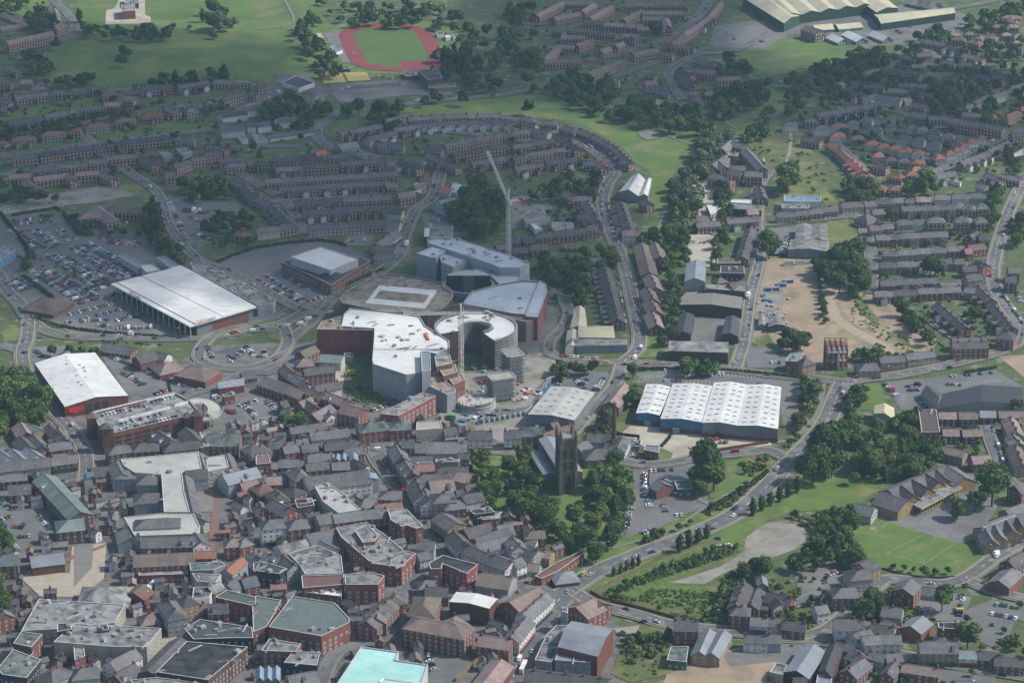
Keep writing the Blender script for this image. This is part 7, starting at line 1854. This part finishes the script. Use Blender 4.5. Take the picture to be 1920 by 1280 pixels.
# ---------------------------------------------------------------- clouds (high above and to the right of the town; they shade its far side)
def clouds():
    m=bpy.data.materials.new('cloud'); m.use_nodes=True; nt=m.node_tree; nt.nodes.clear(); L=nt.links
    d=nt.nodes.new('ShaderNodeBsdfDiffuse'); d.inputs[0].default_value=(.9,.9,.9,1); t=nt.nodes.new('ShaderNodeBsdfTransparent'); mx=nt.nodes.new('ShaderNodeMixShader'); o=nt.nodes.new('ShaderNodeOutputMaterial')
    geo=nt.nodes.new('ShaderNodeNewGeometry'); no=nt.nodes.new('ShaderNodeTexNoise'); no.inputs['Scale'].default_value=.007; no.inputs['Detail'].default_value=5; L.new(geo.outputs['Position'],no.inputs['Vector'])
    mr=nt.nodes.new('ShaderNodeMapRange'); mr.inputs[1].default_value=.3; mr.inputs[2].default_value=.6; mr.inputs[3].default_value=.17; mr.inputs[4].default_value=.38; L.new(no.outputs[0],mr.inputs[0])
    L.new(mr.outputs[0],mx.inputs[0]); L.new(t.outputs[0],mx.inputs[1]); L.new(d.outputs[0],mx.inputs[2]); L.new(mx.outputs[0],o.inputs[0])
    ZC=1500
    shades=[[(-300,570),(200,590),(420,555),(560,600),(640,650),(700,600),(860,610),(990,640),(1120,640),(1230,560),(1215,470),(1205,400),(1160,300),(1000,215),(820,190),(700,160),(560,150),(540,90),(420,60),(-300,45)],
            [(600,170),(760,140),(860,150),(935,60),(950,-60),(1380,-60),(1400,60),(1480,120),(1600,150),(1700,110),(1820,130),(2300,150),(2300,290),(1800,300),(1560,270),(1480,240),(1360,235),(1280,235),(1100,195),(960,200),(760,190)]]
    for k,sh in enumerate(shades):
        P0=[at(x,y) for x,y in sh]; c=sum(P0,Vector())/len(P0); b=MB()
        for layer,(gr,dz) in enumerate(((0,0),(-55,70),(-110,140))):
            ZZ=ZC+dz; off=SD*(ZZ/SD.z); Q=[]
            PP=smooth(P0+[P0[0]],4)[:-1]
            for i,p in enumerate(PP):
                d_=(c-p); Lc=d_.length; q=p+d_/Lc*max(-gr+0,0)*1.0 if gr<0 else p; q=q+Vector((rnd.uniform(-22,22),rnd.uniform(-22,22),0)); Q.append(q+off)
            b.poly([Vector((q.x,q.y,0)) for q in Q],0,ZZ); b.poly([Vector((q.x,q.y,0)) for q in Q],0,ZZ+45)
            for i in range(len(Q)):
                j=(i+1)%len(Q); b.face([(Q[i].x,Q[i].y,ZZ),(Q[j].x,Q[j].y,ZZ),(Q[j].x,Q[j].y,ZZ+45),(Q[i].x,Q[i].y,ZZ+45)])
        b.build('cloud',m,kind='structure')
def haze():
    m=bpy.data.materials.new('haze'); m.use_nodes=True; nt=m.node_tree; nt.nodes.clear(); v=nt.nodes.new('ShaderNodeVolumePrincipled'); v.inputs['Color'].default_value=(.52,.80,1,1); v.inputs['Density'].default_value=.000048; v.inputs['Anisotropy'].default_value=.2
    o=nt.nodes.new('ShaderNodeOutputMaterial'); nt.links.new(v.outputs[0],o.inputs['Volume']); b=MB(); b.box((0,600,-2),3600,5400,800); h=b.build('haze',m); h['kind']='stuff'
    tag(h,'thin pale blue haze over the whole town','haze')
# ---------------------------------------------------------------- build
ground_cover(); prepared,_z=do_roads(ROADDEF)
for (n_,m_),b_ in SHEETS.items(): b_.build(n_,m_ if not isinstance(m_,str) else MATS[m_],kind='structure')
LAYB=[(P,h,(min(p.x for p in P),max(p.x for p in P),min(p.y for p in P),max(p.y for p in P))) for P,h in LAY]
parse_town(); big_supermarket(); white_store(); car_park_block(); church(); brick_chimney(); scaffolded_arc(); mall(); steel_frame(); schools(); big_warehouse(); leisure(); others()
crane(954,500,50,(914,284),92,12,'white luffing tower crane with its jib leaning far up to the left','luff')
crane(865,705,44,(757,589),44.5,20,'white tower crane with a level jib over the white mall roof','')
lots(); drive_cars(prepared); extras(); forests()
for pts,w_,h_,lb in (([(25,405),(105,392),(110,398)],1.6,2.2,'clipped dark hedge behind the upper supermarket car park'),([(0,400),(55,470)],1.6,2.4,'long dark hedge down the left side of the supermarket car park'),([(120,402),(150,440),(175,440)],2,3,'thick hedge between the care home and the car park'),([(60,595),(110,612),(200,625),(330,634)],1.5,2,'long low hedge along the road in front of the supermarket car park'),([(45,520),(80,545),(100,560)],1.8,2.5,'hedge through the supermarket car park above the brown restaurant'),
    ([(400,600),(450,592),(520,580)],2,2.5,'green bank of shrubs along the brick side of the supermarket'),([(410,492),(480,466),(600,452),(650,462)],1.4,2,'hedge along the far side of the leisure car park'),([(1195,695),(1290,692),(1440,703),(1500,712)],1.4,2.2,'long hedge between the main road and the warehouse car park'),([(1330,955),(1400,915),(1440,885)],1.8,2.4,'curving hedge along the park side of the main road'),([(1700,800),(1720,812)],2,2,'short hedge beside the flat-roofed brick flats'),
    ([(1275,798),(1240,838)],1.2,1.6,'rounded hedge beside the small brick hut'),([(640,540),(700,515),(722,505)],1.6,2.2,'hedge below the leisure building on the main road'),([(1810,700),(1870,690)],1.5,2,'hedge between the upper main road and the dark-roofed supermarket'),([(310,690),(320,735)],1,1.4,'low hedge in the red-signed store car park'),([(0,255),(110,232),(235,212)],3,4,'tall dark hedge behind the red-roofed council houses')): hedge(pts,w_,h_,lb)
# the small outbuildings and back extensions packed between the larger town buildings
def hull(o):
    W_=o.matrix_world if False else None
    w=sorted({(round((o.parent.location+o.location+v.co).x,2),round((o.parent.location+o.location+v.co).y,2)) for v in o.data.vertices})
    def half(pts):
        h=[]
        for p in pts:
            while len(h)>1 and (h[-1][0]-h[-2][0])*(p[1]-h[-2][1])-(h[-1][1]-h[-2][1])*(p[0]-h[-2][0])<=0: h.pop()
            h.append(p)
        return h[:-1]
    return half(w)+half(w[::-1])
def footprints():
    out=[]
    for o in list(col.objects):
        if o.type=='MESH' and o.name.split('.')[0]=='wall' and o.parent is not None:
            w=[o.parent.location+o.location+v.co for v in o.data.vertices]; xs=[v.x for v in w]; ys=[v.y for v in w]; out.append((min(xs)-1,max(xs),min(ys),max(ys),hull(o)))
    return out
FH=footprints()
def free(x,y,r):
    for k in range(9):
        q=(x+(r*math.cos(k*.785) if k<8 else 0),y+(r*math.sin(k*.785) if k<8 else 0))
        for a,b,c,d,hp in FH:
            if a<q[0]<b and c<q[1]<d and inside(q,hp): return False
        for P,h,bb in LAYB:
            if h>TOWNZ+.001 and bb[0]<=q[0]<=bb[1] and bb[2]<=q[1]<=bb[3] and inside(q,P): return False
    return True
TOWNZ=[h for P,h,bb in LAYB][0]; nf=0
for i in range(2400):
    px,py=rnd.uniform(20,1050),rnd.uniform(800,1275)
    if py<740+abs(px-600)*.15 or (px<420 and py<900): continue
    p=at(px,py); r=rnd.choice([3.2,4,5])
    if not free(p.x,p.y,r): continue
    a=R(rnd.choice([8,12,98,100,-40,35])); d=Vector((math.cos(a),math.sin(a),0))*r*.85; st=rnd.choice(['rs1','rs2c','rt2c','ws2','ws2c','cs2','cs2','rm2c','cd1','rd2','ws1']); sto=int(st[2]); w_=r*1.15; hh=2.7*sto+.3+.32*w_
    q1,q2=proj(V3(p-d,hh)),proj(V3(p+d,hh)); 
    if rnd.random()<.3: flat(rnd.choice(['rl','rk','cl','bg']),rnd.choice([3.2,6]),[proj(V3(p+Vector((math.cos(a+t),math.sin(a+t),0))*r,3.2 if 0 else 6)) for t in (.7,2.4,3.9,5.5)],plant=1,name='back_extension') if False else gable(st,w_,*q1,*q2,name='outbuilding')
    else: gable(st,w_,*q1,*q2,name='outbuilding')
    w2=w_/2+.3; n_=Vector((-d.y,d.x,0)).normalized(); hp=[((p+s*d*1.05+n_*t*w2).x,(p+s*d*1.05+n_*t*w2).y) for s,t in ((-1,-1),(1,-1),(1,1),(-1,1))]; FH.append((min(q[0] for q in hp),max(q[0] for q in hp),min(q[1] for q in hp),max(q[1] for q in hp),hp)); nf+=1
print('outbuildings',nf)
# footprints of every building, so that no tree grows through a roof
FH=footprints()
def blocked(t):
    x,y,r,k=t; m=r*.55
    for a,b,c,d,hp in FH:
        if a-m<x<b+m and c-m<y<d+m:
            if inside((x,y),hp): return True
            cx,cy_=(a+b)/2,(c+d)/2; L=math.hypot(cx-x,cy_-y) or 1
            if inside((x+(cx-x)/L*m,y+(cy_-y)/L*m),hp): return True
    for P,h,bb in ROADB:
        if bb[0]<=x<=bb[1] and bb[2]<=y<=bb[3] and inside((x,y),P): return True
    return False
ROADB=[q for q in LAYB if q[1]>zc[0]+.01]
build_trees(blocked)
CARS[:]=[c for c in CARS if c[5] is not None or not any(a<c[0]<b and cc<c[1]<d and inside((c[0],c[1]),hp) for a,b,cc,d,hp in FH)]
build_cars(); make_labels(); clouds(); haze()
print('objects',len(col.objects))
